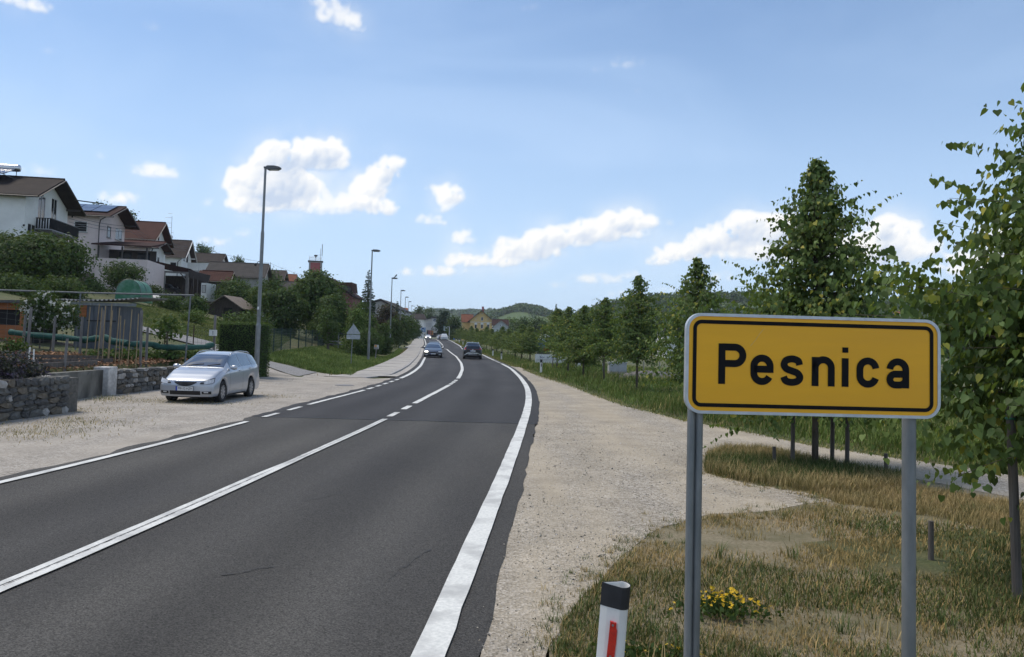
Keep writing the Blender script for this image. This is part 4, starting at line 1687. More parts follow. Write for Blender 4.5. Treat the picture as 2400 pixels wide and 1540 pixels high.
    n1 = fbm2(p[:, 0] * .35, p[:, 1] * .35, 4, 12)
    n2 = fbm2(p[:, 0] * 1.2, p[:, 1] * 1.2, 3, 13)
    far_k = sstep(dist, .2, 1.6)
    st = rg.uniform(0, 1, len(p)) < np.clip(.62 * (1 - sstep(dist, .1, .8)) + .10 + .9 * (n1 - .52), .05, .9)
    tone = (.65 + .8 * n2)[:, None] * rg.uniform(.75, 1.25, (len(p), 1))
    tint = np.where(st[:, None], np.array([3.5, 2.2, 2.7]) * tone, np.array([1.25, 1.3, 1.0]) * tone)
    h = (.07 + .40 * far_k * (.35 + 1.0 * n1)) * rg.uniform(.5, 1.2, len(p))
    grass('meadow_grass', p, h, .006 * (1 + d / 11), tint, 5, lean=.75)
    # roadside strip along the far row of lindens
    yy = rg.uniform(58, 175, 24000)
    p = np.column_stack([xr(yy) + .55 + np.abs(rg.normal(size=24000)) * 1.3, yy])
    ds = p[:, 0] - xr(yy) - .55
    st = rg.uniform(0, 1, len(p)) < np.clip(.75 - ds * .9, .12, .8)
    tone = rg.uniform(.6, 1.3, (len(p), 1))
    grass('roadside_grass', p, np.minimum(.08 + .16 * ds, .35) * rg.uniform(.5, 1.2, len(p)), np.full(len(p), .06), np.where(st[:, None], np.array([3.5, 2.2, 2.7]) * tone, np.array([1.25, 1.3, 1.0]) * tone), 15, lean=.8)
    # pebbles on the lay-by
    pk = [flat(*p) for p in ((1080, 1530), (1290, 1530), (1400, 1350), (1500, 1270), (1660, 1200), (1955, 1176), (1900, 1158), (1650, 1105), (1560, 1010), (1270, 960), (1250, 1080), (1170, 1300))]
    q = scatter(pk, 9000, rg, 4.5)
    nn = fbm2(q[:, 0] * .8, q[:, 1] * .8, 3, 22)
    q = q[nn + rg.uniform(-.15, .15, len(q)) > .42]
    base = np.array([(1, 0, 0), (-.5, .8, 0), (-.6, -.75, 0), (.1, .1, .75), (.3, -.6, .45), (-.2, .6, .5)])
    fc = np.array([(0, 1, 3), (1, 2, 3), (2, 0, 3), (0, 4, 3), (2, 4, 0), (1, 5, 3), (0, 5, 1)])
    s = rg.gamma(2.0, .0026, len(q)) + .004
    a = rg.uniform(0, 6.28, len(q))
    V = base[None] * s[:, None, None]
    V = V * rg.uniform(.7, 1.3, (len(q), 6, 1))
    X = V[..., 0] * np.cos(a)[:, None] - V[..., 1] * np.sin(a)[:, None] + q[:, None, 0]
    Yy = V[..., 0] * np.sin(a)[:, None] + V[..., 1] * np.cos(a)[:, None] + q[:, None, 1]
    V = np.stack([X, Yy, V[..., 2] + .006], -1)
    F = (fc[None] + (np.arange(len(q)) * 6)[:, None, None]).reshape(-1, 3)
    t = rg.uniform(.5, 1.3, len(q))
    tt = np.repeat(np.stack([t, t, t * rg.uniform(.9, 1.02, len(q))], -1), 6, 0)
    o = np_mesh('pebbles', V.reshape(-1, 3), F, 3, mat('pebble', (.34, .32, .29), (.50, .48, .45), 30, .9, tint='tint'), tt)
    o['kind'] = 'stuff'


verge_grass()


def flower_clump(name, label, px, py, n, sx, sy, h, seed):
    rg = np.random.default_rng(seed)
    b = Vector((*flat(px, py), 0))
    root = thing(name, label, 'wild flowers', b)
    q = rg.normal(size=(260, 2)) * np.array([sx, sy])
    hh = h * np.exp(-(q[:, 0] ** 2 / (2 * (sx * 1.6) ** 2))) * rg.uniform(.5, 1.0, 260)
    V = []
    P = np.column_stack([q, hh * .5])
    D = np.column_stack([rg.normal(size=(260, 2)) * .5, np.ones(260)])
    Nn = rand_dirs(260, rg)
    P2 = np.repeat(P, 3, 0) + rg.normal(size=(780, 3)) * .02
    V, Fc = leaves(P2, np.repeat(D, 3, 0) + rg.normal(size=(780, 3)) * .5, np.repeat(Nn, 3, 0), rg.uniform(.02, .05, 780))
    np_mesh('leaves', V, Fc, 4, M_LEAFM, tints(780, 4, .5, 1.1, 0, rg), root)
    k = rg.choice(260, n, replace=False)
    r = .0115
    vs, fs = [(0, 0, 0)], []
    for j in range(5):
        t = j * 1.2566
        n0 = len(vs)
        vs += [(r * math.cos(t - .5), r * math.sin(t - .5), .006), (r * 1.15 * math.cos(t), r * 1.15 * math.sin(t), .003), (r * math.cos(t + .5), r * math.sin(t + .5), .006)]
        fs.append((0, n0, n0 + 1, n0 + 2))
    mb = MB(); mb.add(vs, fs)
    me = mb.mesh('blossom', fix=False)
    me.materials.append(mat('yellow_petal', (.78, .48, .01), (.85, .58, .02), 20, .5, transl=.2))
    for i in k:
        o = bpy.data.objects.new('blossom', me)
        C.objects.link(o)
        o.parent = root
        o.location = (q[i][0], q[i][1], hh[i] * 1.05 + .02)
        o.rotation_euler = (rg.uniform(-.7, .9), rg.uniform(-.7, .7), rg.uniform(0, 6))
        o.scale = (rg.uniform(.75, 1.3),) * 3
    return root


flower_clump('yellow_flowers', 'clump of yellow wildflowers in the grass behind the left sign post', 1690, 1446, 95, .16, .10, .17, 5)
flower_clump('yellow_flowers', 'few yellow flower heads low in the grass between marker post and sign post', 1500, 1548, 9, .16, .06, .07, 6)

# small field objects on the right
M_CAB = mat('cabinet_grey', (.36, .38, .40), (.44, .46, .48), 4, .55)
b = hit(1448, 884)
cb = thing('utility_cabinet', 'wide grey double door utility cabinet on a concrete plinth', 'cabinet', b, .05)
w = 41 / 1800 * b.y; h = 20 / 1800 * b.y; ph = 13 / 1800 * b.y
MB().box((0, .3, ph / 2 - .1), (w * 1.02, .7, ph + .2)).build('plinth', M_CONC, cb)
MB().box((0, .3, ph + h / 2), (w, .6, h)).build('body', M_CAB, cb)
for sx in (-1, 1):
    MB().box((sx * w * .25, -.012, ph + h / 2), (w * .46, .02, h * .92)).build('door', M_CAB, cb)
MB().box((0, .3, ph + h + .02), (w * 1.06, .7, .05)).build('lid', M_CAB, cb)
b = hit(1355.5, 863)
cb = thing('utility_cabinet', 'small pale grey cabinet standing in the grass left of the wide one', 'cabinet', b, .1)
w = 12 / 1800 * b.y; h = 13 / 1800 * b.y
MB().box((0, .2, h / 2), (w, .4, h)).build('body', M_CAB, cb)
MB().box((0, -.012, h / 2), (w * .8, .02, h * .8)).build('door', M_WHT, cb)
MB().box((0, .2, h + .02), (w * 1.1, .46, .04)).build('lid', M_CAB, cb)
# heap of broken stone
rg = np.random.default_rng(8)
cen = hit(1525, 893)
mb = MB()
P = []
for i in range(700):
    x = rg.normal() * 1.0
    k = max(0, 1 - (x / 2.3) ** 2)
    y = rg.normal() * .35
    P.append((x, y, k * .55 * max(0, 1 - (y / 1.0) ** 2) * rg.uniform(.5, 1.0)))
for p in P:
    s = rg.uniform(.04, .10)
    mb.box((p[0], p[1], p[2]), (s * 2, s * 1.5, s * 1.2), rg.uniform(0, 3), .7)
o = mb.build('stone_heap', mat('broken_stone', (.24, .22, .20), (.40, .37, .34), 9, .9), loc=cen)
o['kind'] = 'stuff'
MB().lathe([(2.3, -.1), (1.5, .25), (.3, .48), (0, .5)], 20).build('stone_heap_core', mat('broken_stone', (.2,) * 3), o).scale = (1, .42, 1)
# wire fence posts across the field
posts = [(1508, 893, 24), (1545, 891, 22), (1567, 897, 20), (1590, 893, 20), (1412, 880, 18), (1443, 879, 18), (1560, 915, 24)]
root = thing('field_fence', 'row of thin pale posts with wire across the field behind the lindens', 'fence', hit(1508, 893))
pp = []
for px, py, hp in posts[:6]:
    b = hit(px, py)
    l = b - root.location
    pp.append(l)
    MB().tube([l, l + Vector((0, 0, hp / 1800 * b.y + .5))], .025, 6).build('post', M_GALV, root)
pp.sort(key=lambda v: v.x)
for hz in (.4, .85):
    MB().tube([v + Vector((0, 0, hz)) for v in pp], .006, 4).build('wire', M_GALV, root)

# ------------------------------------------------------------------ street lamps
M_LAMP = mat('lamp_grey', (.085, .09, .095), (.12, .125, .13), 12, .5)
LY = [32.0, 62.0, 91.0, 120.0, 149.0, 178.0, 207.0, 236.0, 265.0]
LPX = [608, 868, 917, 939, 950, 958, 964.4, 968.5, 972]
M_DARKM = mat('dark_metal', (.03, .03, .032), None, 20, .5)


def lamp_parts(root):
    mb = MB()
    mb.lathe([(.105, -.3), (.10, 2.3), (.075, 2.42), (.072, 6.2), (.055, 6.3), (.048, 8.95)], 16)
    mb.build('pole', M_GALV, root, smooth=False)
    MB().box((.0, -.095, .95), (.10, .03, .40)).build('service_door', M_GALV, root)
    mb = MB()
    mb.beam((-.06, 0, 8.97), (.14, 0, 8.99), .09, .08)
    mb.build('bracket', M_LAMP, root)
    pr = [(.06, 8.90), (.14, 8.86), (.60, 8.90), (.66, 8.94), (.64, 9.00), (.40, 9.05), (.10, 9.05), (.05, 9.0)]
    mb = MB(); mb.prism(pr, -.13, .13, 'xz')
    h = mb.build('lamp_head', M_LAMP, root, bevel=.02)
    MB().box((.40, 0, 8.868), (.36, .20, .012)).build('lens', mat('lamp_lens', (.45, .46, .46), None, 10, .2), h)


ords = ['first and nearest', 'second', 'third', 'fourth', 'fifth', 'sixth', 'seventh', 'eighth', 'ninth and farthest']
lamp0 = None
for i, (Y, px) in enumerate(zip(LY, LPX)):
    x = (px - 1200) / 1800 * Y
    z = gz(x, Y) if i else 0.0
    lab = f'tall grey street lamp on a stepped pole, {ords[i]} along the left roadside'
    if i == 0:
        lamp0 = thing('street_lamp', lab, 'street lamp', (x, Y, z), rad(-4), 'street lamps along the road')
        lamp_parts(lamp0)
        MB().box((0, -.105, 3.05), (.07, .01, .12)).build('sticker', M_WHT, lamp0)
        mb = MB(); mb.tube([(0, 0, 5.05), (-.12, -.03, 4.98), (-.20, -.05, 4.90)], [.015, .015, .012], 6); mb.lathe([(0, 4.80), (.05, 4.83), (.06, 4.88), (.03, 4.93), (0, 4.94)], 12, c=(-.22, -.06, 0))
        mb.build('sensor_arm', M_DARKM, lamp0)
    else:
        r = dup(lamp0, (x, Y, z), rad(-5), lab, 'street lamps along the road')
        for ch in list(r.children):
            if ch.name.split('.')[0] in ('sticker', 'sensor_arm'):
                bpy.data.objects.remove(ch)
# a bird sits on the third lamp
x3 = (LPX[2] - 1200) / 1800 * LY[2]
bd = thing('bird', 'dark bird perched on top of the third street lamp', 'bird', (x3 + .42, LY[2], gz(x3, LY[2]) + 9.05))
mb = MB(); mb.tube([(-.16, 0, .06), (-.05, 0, .13), (.06, 0, .24), (.10, 0, .33), (.12, 0, .38)], [.015, .07, .085, .05, .04], 8); mb.tube([(.10, 0, .37), (.19, 0, .36)], [.02, .004], 5)
mb.tube([(-.1, 0, .08), (-.3, 0, -.04)], [.04, .02], 5)
mb.build('body', M_BLK, bd, smooth=True)

# ------------------------------------------------------------------ dry stone wall at the left edge
M_ST = [mat('stone_dark', (.050, .050, .050), (.10, .10, .096), 7, .9, .02, 14), mat('stone_grey', (.085, .085, .08), (.15, .15, .14), 6, .9, .02, 12),
        mat('stone_warm', (.11, .095, .07), (.17, .15, .12), 6, .9, .02, 12), mat('stone_pale', (.26, .255, .24), (.40, .39, .37), 6, .9, .015, 12)]


def rough_stone(w, h, d, rg):
    """irregular block, about 40 triangles"""
    bm = bmesh.new()
    n = 7
    ring = []
    for k in range(n):
        t = 2 * math.pi * k / n + rg.uniform(-.3, .3)
        e = 5.0
        c, s = math.cos(t), math.sin(t)
        r = 1 / (abs(c) ** e + abs(s) ** e) ** (1 / e)
        ring.append((c * r * w / 2 * rg.uniform(.9, 1.08), s * r * h / 2 * rg.uniform(.86, 1.1)))
    a = [bm.verts.new((x * .93, -d / 2 + rg.uniform(-.03, .03), z * .90)) for x, z in ring]
    b = [bm.verts.new((x, -d / 2 + .05, z)) for x, z in ring]
    c = [bm.verts.new((x, d / 2, z)) for x, z in ring]
    f = bm.verts.new((rg.uniform(-.1, .1) * w, -d / 2 - .012, rg.uniform(-.1, .1) * h))
    for k in range(n):
        q = (k + 1) % n
        bm.faces.new((f, a[k], a[q]))
        bm.faces.new((a[k], b[k], b[q], a[q]))
        bm.faces.new((b[k], c[k], c[q], b[q]))
    bm.faces.new(c)
    bmesh.ops.recalc_face_normals(bm, faces=bm.faces)
    me = bpy.data.meshes.new('stone')
    bm.to_mesh(me); bm.free()
    return me


def lay_stones(root, A, B, h, rg, back, hmin=.08, hmax=.19, wmin=.12, wmax=.46):
    A, B = Vector(A), Vector(B)
    L = (B - A).length
    ang = math.atan2((B - A).y, (B - A).x)
    z = 0.0
    while z < h - .05:
        hh = min(rg.uniform(hmin, hmax), h - z)
        if h - z - hh < .07:
            hh = h - z
        x = 0.0
        while x < L - .04:
            w = min(rg.uniform(wmin, wmax) * (1.2 if z < .2 else 1), L - x)
            if L - x - w < .12:
                w = L - x
            me = rough_stone(w - .008, hh - .004 + rg.uniform(-.01, .012), .26, rg)
            me.materials.append(M_ST[rg.choice([0, 1, 1, 2, 0, 1, 2, 3])] if w > .26 else M_ST[rg.choice([0, 1, 3, 2])])
            o = bpy.data.objects.new('stone', me)
            C.objects.link(o)
            o.parent = root
            p = A + (B - A).normalized() * (x + w / 2)
            o.location = (p.x, p.y, z + hh / 2)
            o.rotation_euler = (rg.uniform(-.06, .06), rg.uniform(-.13, .13), ang + rg.uniform(-.05, .05))
            x += w
        z += hh
    # mortar and earth behind
    n = Vector((-(B - A).y, (B - A).x, 0)).normalized()
    mb = MB()
    a, b = A + n * -.06, B + n * -.06
    sg_ = .085 if back > 0 else -.085
    q = [(A - n * sg_), (B - n * sg_), (B + n * back), (A + n * back)]
    mb.prism([(p.x, p.y) for p in q], -.1, h - .02, 'xy')
    return mb


rg = np.random.default_rng(4)
w0 = flat(148, 968)
w1 = (-10.9, 14.6)
sw = thing('stone_wall', 'low wall of rough grey field stones at the left edge below the lavender', 'wall', (w0[0], w0[1], 0))
hW = .88
A = Vector((w1[0] - w0[0], w1[1] - w0[1], 0)); B = Vector((0, 0, 0))
mb = lay_stones(sw, A, B, hW, rg, .35)
mb.build('mortar', mat('mortar', (.085, .083, .075), (.15, .145, .13), 12, .95), sw)
mb = lay_stones(sw, Vector((.02, .10, 0)), Vector((-1.55, .55, 0)), hW - .04, rg, -.3)
mb.build('mortar', MATS['mortar'], sw)

# plastered garden wall and pillar behind the silver car
M_PLW = mat('wall_plaster_stained', (.11, .11, .095), (.22, .215, .19), 2.4, .95, .015, 9, c3=(.055, .055, .05), s3=1.3, stretch=(1, 1, .55))
ya = 18.9
gA, gB, gC = Vector((-12.02, ya, 0)), Vector((-11.98, 23.0, 0)), Vector((-11.6, 30.0, 0))
gw = thing('garden_wall', 'grey weathered plastered garden wall left of the silver car', 'wall', gA)
mb = MB()
P0 = [(gA.x, ya), (gB.x, gB.y - .28), (gB.x - .26, gB.y - .28), (gA.x - .26, ya)]
mb.prism([(x - gA.x, y - gA.y) for x, y in P0], -.1, .80, 'xy')
w = mb.build('wall', M_PLW, gw)
rg = np.random.default_rng(9)
mb = lay_stones(gw, gB + Vector((0, .32, 0)) - gA, gC - gA, .78, rg, .12, .10, .22, .2, .5)
mb.build('mortar', MATS['mortar'], gw)
# patches where the render has come off
for (y, z, s) in ((19.5, .55, .3), (20.3, .66, .22), (21.2, .3, .5), (22.0, .72, .25)):
    me = rough_stone(s, s * .6, .05, rg)
    me.materials.append(M_ST[1] if s > .24 else M_ST[3])
    o = bpy.data.objects.new('bare_patch', me); C.objects.link(o); o.parent = gw
    o.location = (.004, y - ya, z); o.rotation_euler = (0, 0, math.pi / 2)
pl = thing('wall_pillar', 'square white flaking pillar between the garden wall and the silver car', 'pillar', (gB.x + .04, gB.y, 0))
MB().box((-.12, 0, .44), (.46, .52, .88)).build('shaft', mat('white_flaking', (.40, .40, .385), (.62, .62, .60), 7, .9, .01, 14, c3=(.28, .28, .27), s3=2), pl, bevel=.02)

# ------------------------------------------------------------------ garden behind the wall
M_MULCH = mat('wood_chip', (.20, .105, .055), (.36, .215, .12), 9, .95, tint='tint')
M_BED = mat('garden_soil', (.075, .055, .038), (.12, .09, .062), 6, .95, .03, 30)
bed = [(-12.2, 18.8), (-12.15, 23.2), (-11.85, 29.5), (-13.5, 31.5), (-20, 30), (-26, 27), (-26, 18.8)]
o = sheet('garden_bed', bed, .05, M_BED, 0, 3, .5)
rg = np.random.default_rng(6)


def chips(poly, n, name):
    q = scatter(poly, n, rg)
    z = H(q[:, 0], q[:, 1]) + .05 + rg.uniform(0, .07, len(q))
    P = np.column_stack([q, z])
    V, Fc = leaves(P, rand_dirs(len(q), rg) * np.array([1, 1, .4]), rand_dirs(len(q), rg) + np.array([0, 0, .8]), rg.uniform(.05, .12, len(q)), RHOMB * np.array([.9, 1, 1]))
    o = np_mesh(name, V, Fc, 4, M_MULCH, tints(len(q), 4, .5, 1.5, 0, rg))
    o['kind'] = 'stuff'


chips([(-12.25, 18.9), (-12.2, 22.9), (-12.0, 29.3), (-14.4, 28.2), (-15.5, 24), (-15.8, 20.5), (-15.5, 18.9)], 9000, 'wood_chips')
# timber edging in the bed
for k, (a, b) in enumerate((((-12.5, 20.0), (-12.45, 23.2)), ((-13.3, 20.4), (-12.6, 24.4)), ((-14.2, 22.0), (-13.0, 25.6)))):
    e = thing('bed_edging', ['dark timber edging on top of the garden wall by the pillar', 'middle timber edging board lying between two wood chip beds', 'back timber edging board behind the wood chip beds'][k], 'edging', (*a, gz(*a)))
    MB().beam((0, 0, .14), (b[0] - a[0], b[1] - a[1], gz(*b) - gz(*a) + .14), .07, .14).build('board', M_STAKE, e)

# lavender mound on the stone wall
M_LAV = leaf_mat('lavender', (.030, .036, .028), (.055, .060, .050), (.075, .055, .10), 2.2, .05)
lv = thing('lavender_bush', 'large dark lavender mound with purple haze on top of the stone wall', 'bush', (-11.25, 16.4, .80))
V, Fc, T = crown_mesh([(0, 0, .25, .75, .9, .50), (.1, .9, .2, .6, .7, .46), (-.2, -1.2, .2, .75, .9, .46), (-1.1, .2, .25, .9, 1.4, .52), (.05, 1.3, .1, .42, .42, .4)], 9000, .075, 3, M_LAV, .06, 9, .5, lo=.5, hi=1.3)
np_mesh('foliage', V, Fc, 4, M_LAV, T, lv)

# galvanised pipe frame
M_PIPE = mat('dull_pipe', (.13, .14, .145), (.20, .21, .215), 9, .8, metal=.2)
pf = thing('pipe_frame', 'long horizontal galvanised pipe carried on tall posts above the garden', 'pipe frame', (0, 0, 0))
YF = 28.4
a = at(-60, 678, YF); m1 = at(189, 686, YF); m2 = at(447, 692, YF)
MB().tube([a, m1, m2 + Vector((.12, 0, 0))], .032, 10).build('crossbar', M_PIPE, pf)
for top, bot, lab in ((m1, (172, 868), 0), (m2, (433, 860), 0)):
    MB().tube([at(*bot, YF - .2), top], .028, 10).build('post', M_PIPE, pf)

# posts, poles and bean sticks in the garden
M_BAMB = mat('bamboo', (.22, .16, .085), (.33, .26, .15), 14, .7, stretch=(1, 1, .3))


def pole(name, label, cat, bot, top, Y, r, m, group):
    a, b = at(*bot, Y), at(*top, Y)
    z = gz(a.x, Y)
    root = thing(name, label, cat, (a.x, Y, min(a.z, z) - .05), 0, group)
    MB().tube([(0, 0, -.1), (b.x - a.x, .05, b.z - min(a.z, z) + .05)], [r, r * .9], 7).build('shaft', m, root)
    return root


def r3(x, y): return (x * .1546, 619 + y * .1546)


sticks = [((1300, 1380), (1355, 650), 24.4), ((1430, 1270), (1495, 600), 25.4), ((1480, 1390), (1535, 660), 24.4), ((1555, 1340), (1590, 630), 24.8), ((1640, 1300), (1685, 600), 25.0),
          ((1650, 1350), (1695, 700), 24.6), ((1745, 1350), (1805, 660), 24.6), ((1815, 1300), (1820, 780), 25), ((1850, 1260), (1880, 840), 25.4), ((1945, 1330), (1990, 690), 24.8), ((2070, 1310), (2090, 750), 25)]
where = ['leftmost', 'second from the left', 'third from the left', 'fourth from the left', 'fifth from the left', 'sixth from the left', 'fifth from the right', 'fourth from the right', 'third from the right', 'second from the right', 'rightmost']
for (b, t, Y), w_ in zip(sticks, where):
    pole('bean_stick', f'thin tan bean stick, {w_}, in front of the grey shed', 'stick', r3(*b), r3(*t), Y, .017, M_BAMB, 'bean sticks in the garden')
M_OLDW = mat('old_grey_wood', (.12, .115, .11), (.22, .21, .20), 12, .9, .004, 50, stretch=(1, 1, .15))
gp = [((410, 1330), (460, 650), 23.6, 'leaning thick grey fence post left of the roses'), ((800, 1290), (825, 790), 25.5, 'brown square fence post below the white roses'), ((345, 1290), (375, 770), 25.5, 'brown fence post beside the orange shed'),
      ((980, 1500), (1005, 1130), 21.5, 'short grey post at the front of the wood chips'), ((1210, 1300), (1240, 800), 26, 'weathered post overgrown at the right end of the roses'), ((2135, 1420), (2140, 700), 25.8, 'tall grey pole right of the bean sticks'),
      ((2215, 1430), (2230, 960), 26.3, 'short grey pole above the white pillar'), ((1520, 1280), (1565, 700), 25.2, 'grey pole among the bean sticks')]
for b, t, Y, lab in gp:
    pole('garden_post', lab, 'post', r3(*b), r3(*t), Y, .045 if Y > 22.9 else .04, M_OLDW, 'posts in the vegetable garden')
for k, (b, t, lab) in enumerate((((440, 1400), (455, 1260), 'left of two small white plant labels above the lavender'), ((512, 1410), (514, 1290), 'right of two small white plant labels above the lavender'))):
    a = at(*r3(*b), 19.5); c_ = at(*r3(*t), 19.5)
    pt = thing('plant_label', lab, 'plant label', a, 0, 'white plant labels')
    MB().beam((0, 0, -.15), (c_.x - a.x, 0, c_.z - a.z), .05, .012).build('stick', M_WHT, pt)

# wire fences of the garden
M_WIRE = mat('wire_grey', (.10, .105, .10), None, 20, .6)


def wire_fence(name, label, pts, h, m, rows, step, r=.006, postm=None, postr=.025, cat='fence', posts=True):
    """posts and a real mesh of wires along ground points"""
    root = thing(name, label, cat, pts[0])
    o = Vector(pts[0])
    L = [Vector(p) - o for p in pts]
    if posts:
        for p in L:
            MB().tube([p + Vector((0, 0, -.2)), p + Vector((0, 0, h + .05))], postr, 6).build('post', postm or m, root)
    mb = MB()
    for i in range(len(L) - 1):
        a, b = L[i], L[i + 1]
        for k in range(rows):
            z = h * (.04 + .96 * k / (rows - 1))
            mb.beam(a + Vector((0, 0, z)), b + Vector((0, 0, z)), r, r)
        n = max(1, int((b - a).length / step))
        for k in range(1, n):
            p = a + (b - a) * k / n
            mb.beam(p + Vector((0, 0, .02)), p + Vector((0, 0, h)), r, r)
    w = mb.build('wire_mesh', m, root)
    w['kind'] = 'stuff'
    return root


pts = [at(*r3(*p), 25.4) for p in ((-60, 1290), (345, 1290), (800, 1290), (1210, 1290))]
wire_fence('garden_fence', 'rusty wire garden fence in front of the white roses', [Vector((p.x, p.y, gz(p.x, p.y))) for p in pts], 1.55, M_WIRE, 9, .25, .005, posts=False)
pts = [hit(*p) for p in ((300, 800), (385, 812), (452, 822), (499, 826))]
wire_fence('garden_fence', 'fine wire fence between the lane and the garden beds', pts, 1.2, M_WIRE, 7, .3, .006, mat('rusty_post', (.06, .035, .025), None, 10), .03)
# rolled green net
M_NET = mat('green_net', (.006, .050, .042), (.012, .085, .070), 9, .8, .02, 20, stretch=(.5, 1, 1))
net = [r3(150, 1030), r3(480, 1072), r3(800, 1100), r3(1130, 1132), r3(1300, 1150), r3(1450, 1128), r3(1600, 1112), r3(1700, 1170), r3(1900, 1195), (297.6, 807), (356, 807), (372, 813), (413, 815), (452, 814), (480, 813), (499, 808)]
pts = [at(x, y, 26.2 + (4.0 * max(0, x - 300) / 200)) for x, y in net]
nt_ = thing('rolled_net', 'dark green shade net rolled up and slung along the garden', 'net', pts[0])
mb = MB()
fine = []
for i in range(len(pts) - 1):
    for k in range(4):
        fine.append(pts[i] + (pts[i + 1] - pts[i]) * k / 4)
fine.append(pts[-1])
rr = [.085 + .045 * vnoise2(i * .7, 0, 3) for i in range(len(fine))]
mb.tube([p - pts[0] for p in fine], rr, 8)
mb.build('roll', M_NET, nt_, smooth=True)

# rose bush with white blooms
M_ROSE = mat('white_rose', (.62, .60, .54), (.78, .77, .72), 20, .6)


def rose_bush(name, label, Y, lobes, n, blooms, seed, petal, z0, size=.06):
    rg = np.random.default_rng(seed)
    c0 = at(*r3(*lobes[0][:2]), Y)
    root = thing(name, label, 'rose bush', (c0.x, Y, z0))
    L = []
    for x, y, rx, ry in lobes:
        p = at(*r3(x, y), Y)
        s = .1546 / 1800 * Y
        L.append((p.x - c0.x, 0, p.z - z0, rx * s, .45, ry * s))
    V, Fc, T = crown_mesh(L, n, .09, seed, M_LEAFD, .12, 8, .4, lo=.5, hi=1.3)
    np_mesh('foliage', V, Fc, 4, M_LEAFD, T, root)
    mb = MB()
    for l in L[:3]:
        mb.tube([(l[0] * .6, 0, -.1), (l[0], 0, l[2])], [.03, .012], 5)
    mb.build('stem', M_BARK, root)
    for i in range(blooms):
        l = L[rg.integers(len(L))]
        d = rand_dirs(1, rg)[0]
        d[1] = -abs(d[1])
        p = np.array(l[:3]) + d * np.array(l[3:]) * rg.uniform(.7, 1.08)
        s = size * rg.uniform(.6, 1.35)
        mb = MB()
        for k in range(7):
            t = k * .9 + rg.uniform(0, .4)
            rr_ = s * (.5 + .5 * (k % 2))
            mb.add([(0, -.3 * s, 0), (rr_ * math.cos(t - .5), -.1 * s, rr_ * math.sin(t - .5)), (rr_ * 1.15 * math.cos(t), -.45 * s, rr_ * 1.15 * math.sin(t)), (rr_ * math.cos(t + .5), -.1 * s, rr_ * math.sin(t + .5))], [(0, 1, 2, 3)])
        mb.lathe([(s * .45, -.35 * s), (s * .3, -.65 * s), (0, -.72 * s)], 7, 'y')
        mb.build('bloom', petal, root, loc=tuple(p))
    return root


rose_bush('rose_bush', 'climbing rose full of white blooms between the orange shed and the grey shed', 27.0,
          [(640, 600, 240, 130), (880, 690, 230, 130), (450, 640, 150, 110), (1040, 690, 110, 110), (700, 500, 100, 80), (760, 830, 260, 150), (560, 820, 160, 170), (1000, 860, 160, 120)], 5200, 95, 3, M_ROSE, gz(-15, 27))
rose_bush('rose_bush', 'small rose with pink blooms left of the leaning grey post', 23.0, [(230, 1210, 70, 90), (230, 1290, 60, 60)], 500, 4, 5, mat('pink_rose', (.62, .20, .22), (.75, .32, .33), 20, .6), gz(-15, 23) - .1, .10)

# sheds of the garden
M_ORW = mat('orange_wood', (.26, .085, .022), (.36, .13, .04), 6, .7, .003, 40, stretch=(.2, 1, 3))
M_GRYB = mat('grey_board', (.085, .095, .11), (.13, .14, .155), 5, .8, .004, 30, stretch=(2, 1, .2))
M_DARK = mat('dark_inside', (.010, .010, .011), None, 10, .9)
M_CORR = mat('corrugated_sheet', (.16, .16, .155), (.26, .26, .25), 5, .8)
Y = 30.0
a, b = at(*r3(1120, 1130), Y), at(*r3(1755, 1110), Y)
zt = at(*r3(1400, 620), Y).z
gs = thing('garden_shed', 'small grey board shed with wavy corrugated roof behind the bean sticks', 'shed', (a.x, Y, gz(a.x, Y) - .1))
wd, hh = b.x - a.x, zt - gs.location.z
nb = 9
for k in range(nb):
    MB().box((wd * (k + .5) / nb, 0, hh / 2), (wd / nb - .012, .04, hh)).build('board', M_GRYB, gs)
MB().span((0, .05, 0), (wd, 2.0, hh)).build('inner_wall', M_GRYB, gs)
MB().span((wd * .10, -.05, hh * .72), (wd * .28, -.03, hh * 1.0)).build('orange_panel', M_ORW, gs)
MB().span((wd * .30, -.05, hh * .63), (wd, -.03, hh * .66)).build('rail', M_DARKM, gs)
MB().span((-.2, -.08, hh - .02), (wd + .75, -.02, hh + .10)).build('fascia', M_GALV, gs)
mb = MB()
rows = []
for yv in (-.25, 1.0, 2.2):
    rows.append([(x, yv, hh + .17 + .035 * math.sin(x * 2 * math.pi / .17) + .06 * (x / wd) ** 2 + .03 * (yv + .25)) for x in np.arange(-.7, wd + 1.0, .0425)])
mb.grid(rows)
rf = mb.build('roof', M_CORR, gs)
sm = rf.modifiers.new('thick', 'SOLIDIFY'); sm.thickness = .02
Y = 28.5
a, b = at(*r3(-260, 1010), Y), at(*r3(365, 1010), Y)
zt = at(*r3(200, 590), Y).z
os_ = thing('orange_shed', 'orange board shed with a wide dark opening at the left edge', 'shed', (a.x, Y, gz(b.x, Y) - .2))
wd, hh = b.x - a.x, zt - os_.location.z
za, zb_ = at(*r3(100, 690), Y).z - os_.location.z, at(*r3(100, 920), Y).z - os_.location.z
for k in range(3):
    MB().span((0, -.02, za + (hh - za) * k / 3 + .004), (wd, .03, za + (hh - za) * (k + 1) / 3 - .004)).build('board', M_ORW, os_)
for k in range(5):
    MB().span((0, -.02, zb_ * k / 5 + .004), (wd, .03, zb_ * (k + 1) / 5 - .004)).build('board', M_ORW, os_)
MB().span((0, .05, 0), (wd - .05, 2.2, hh - .05)).build('inside', M_DARK, os_)
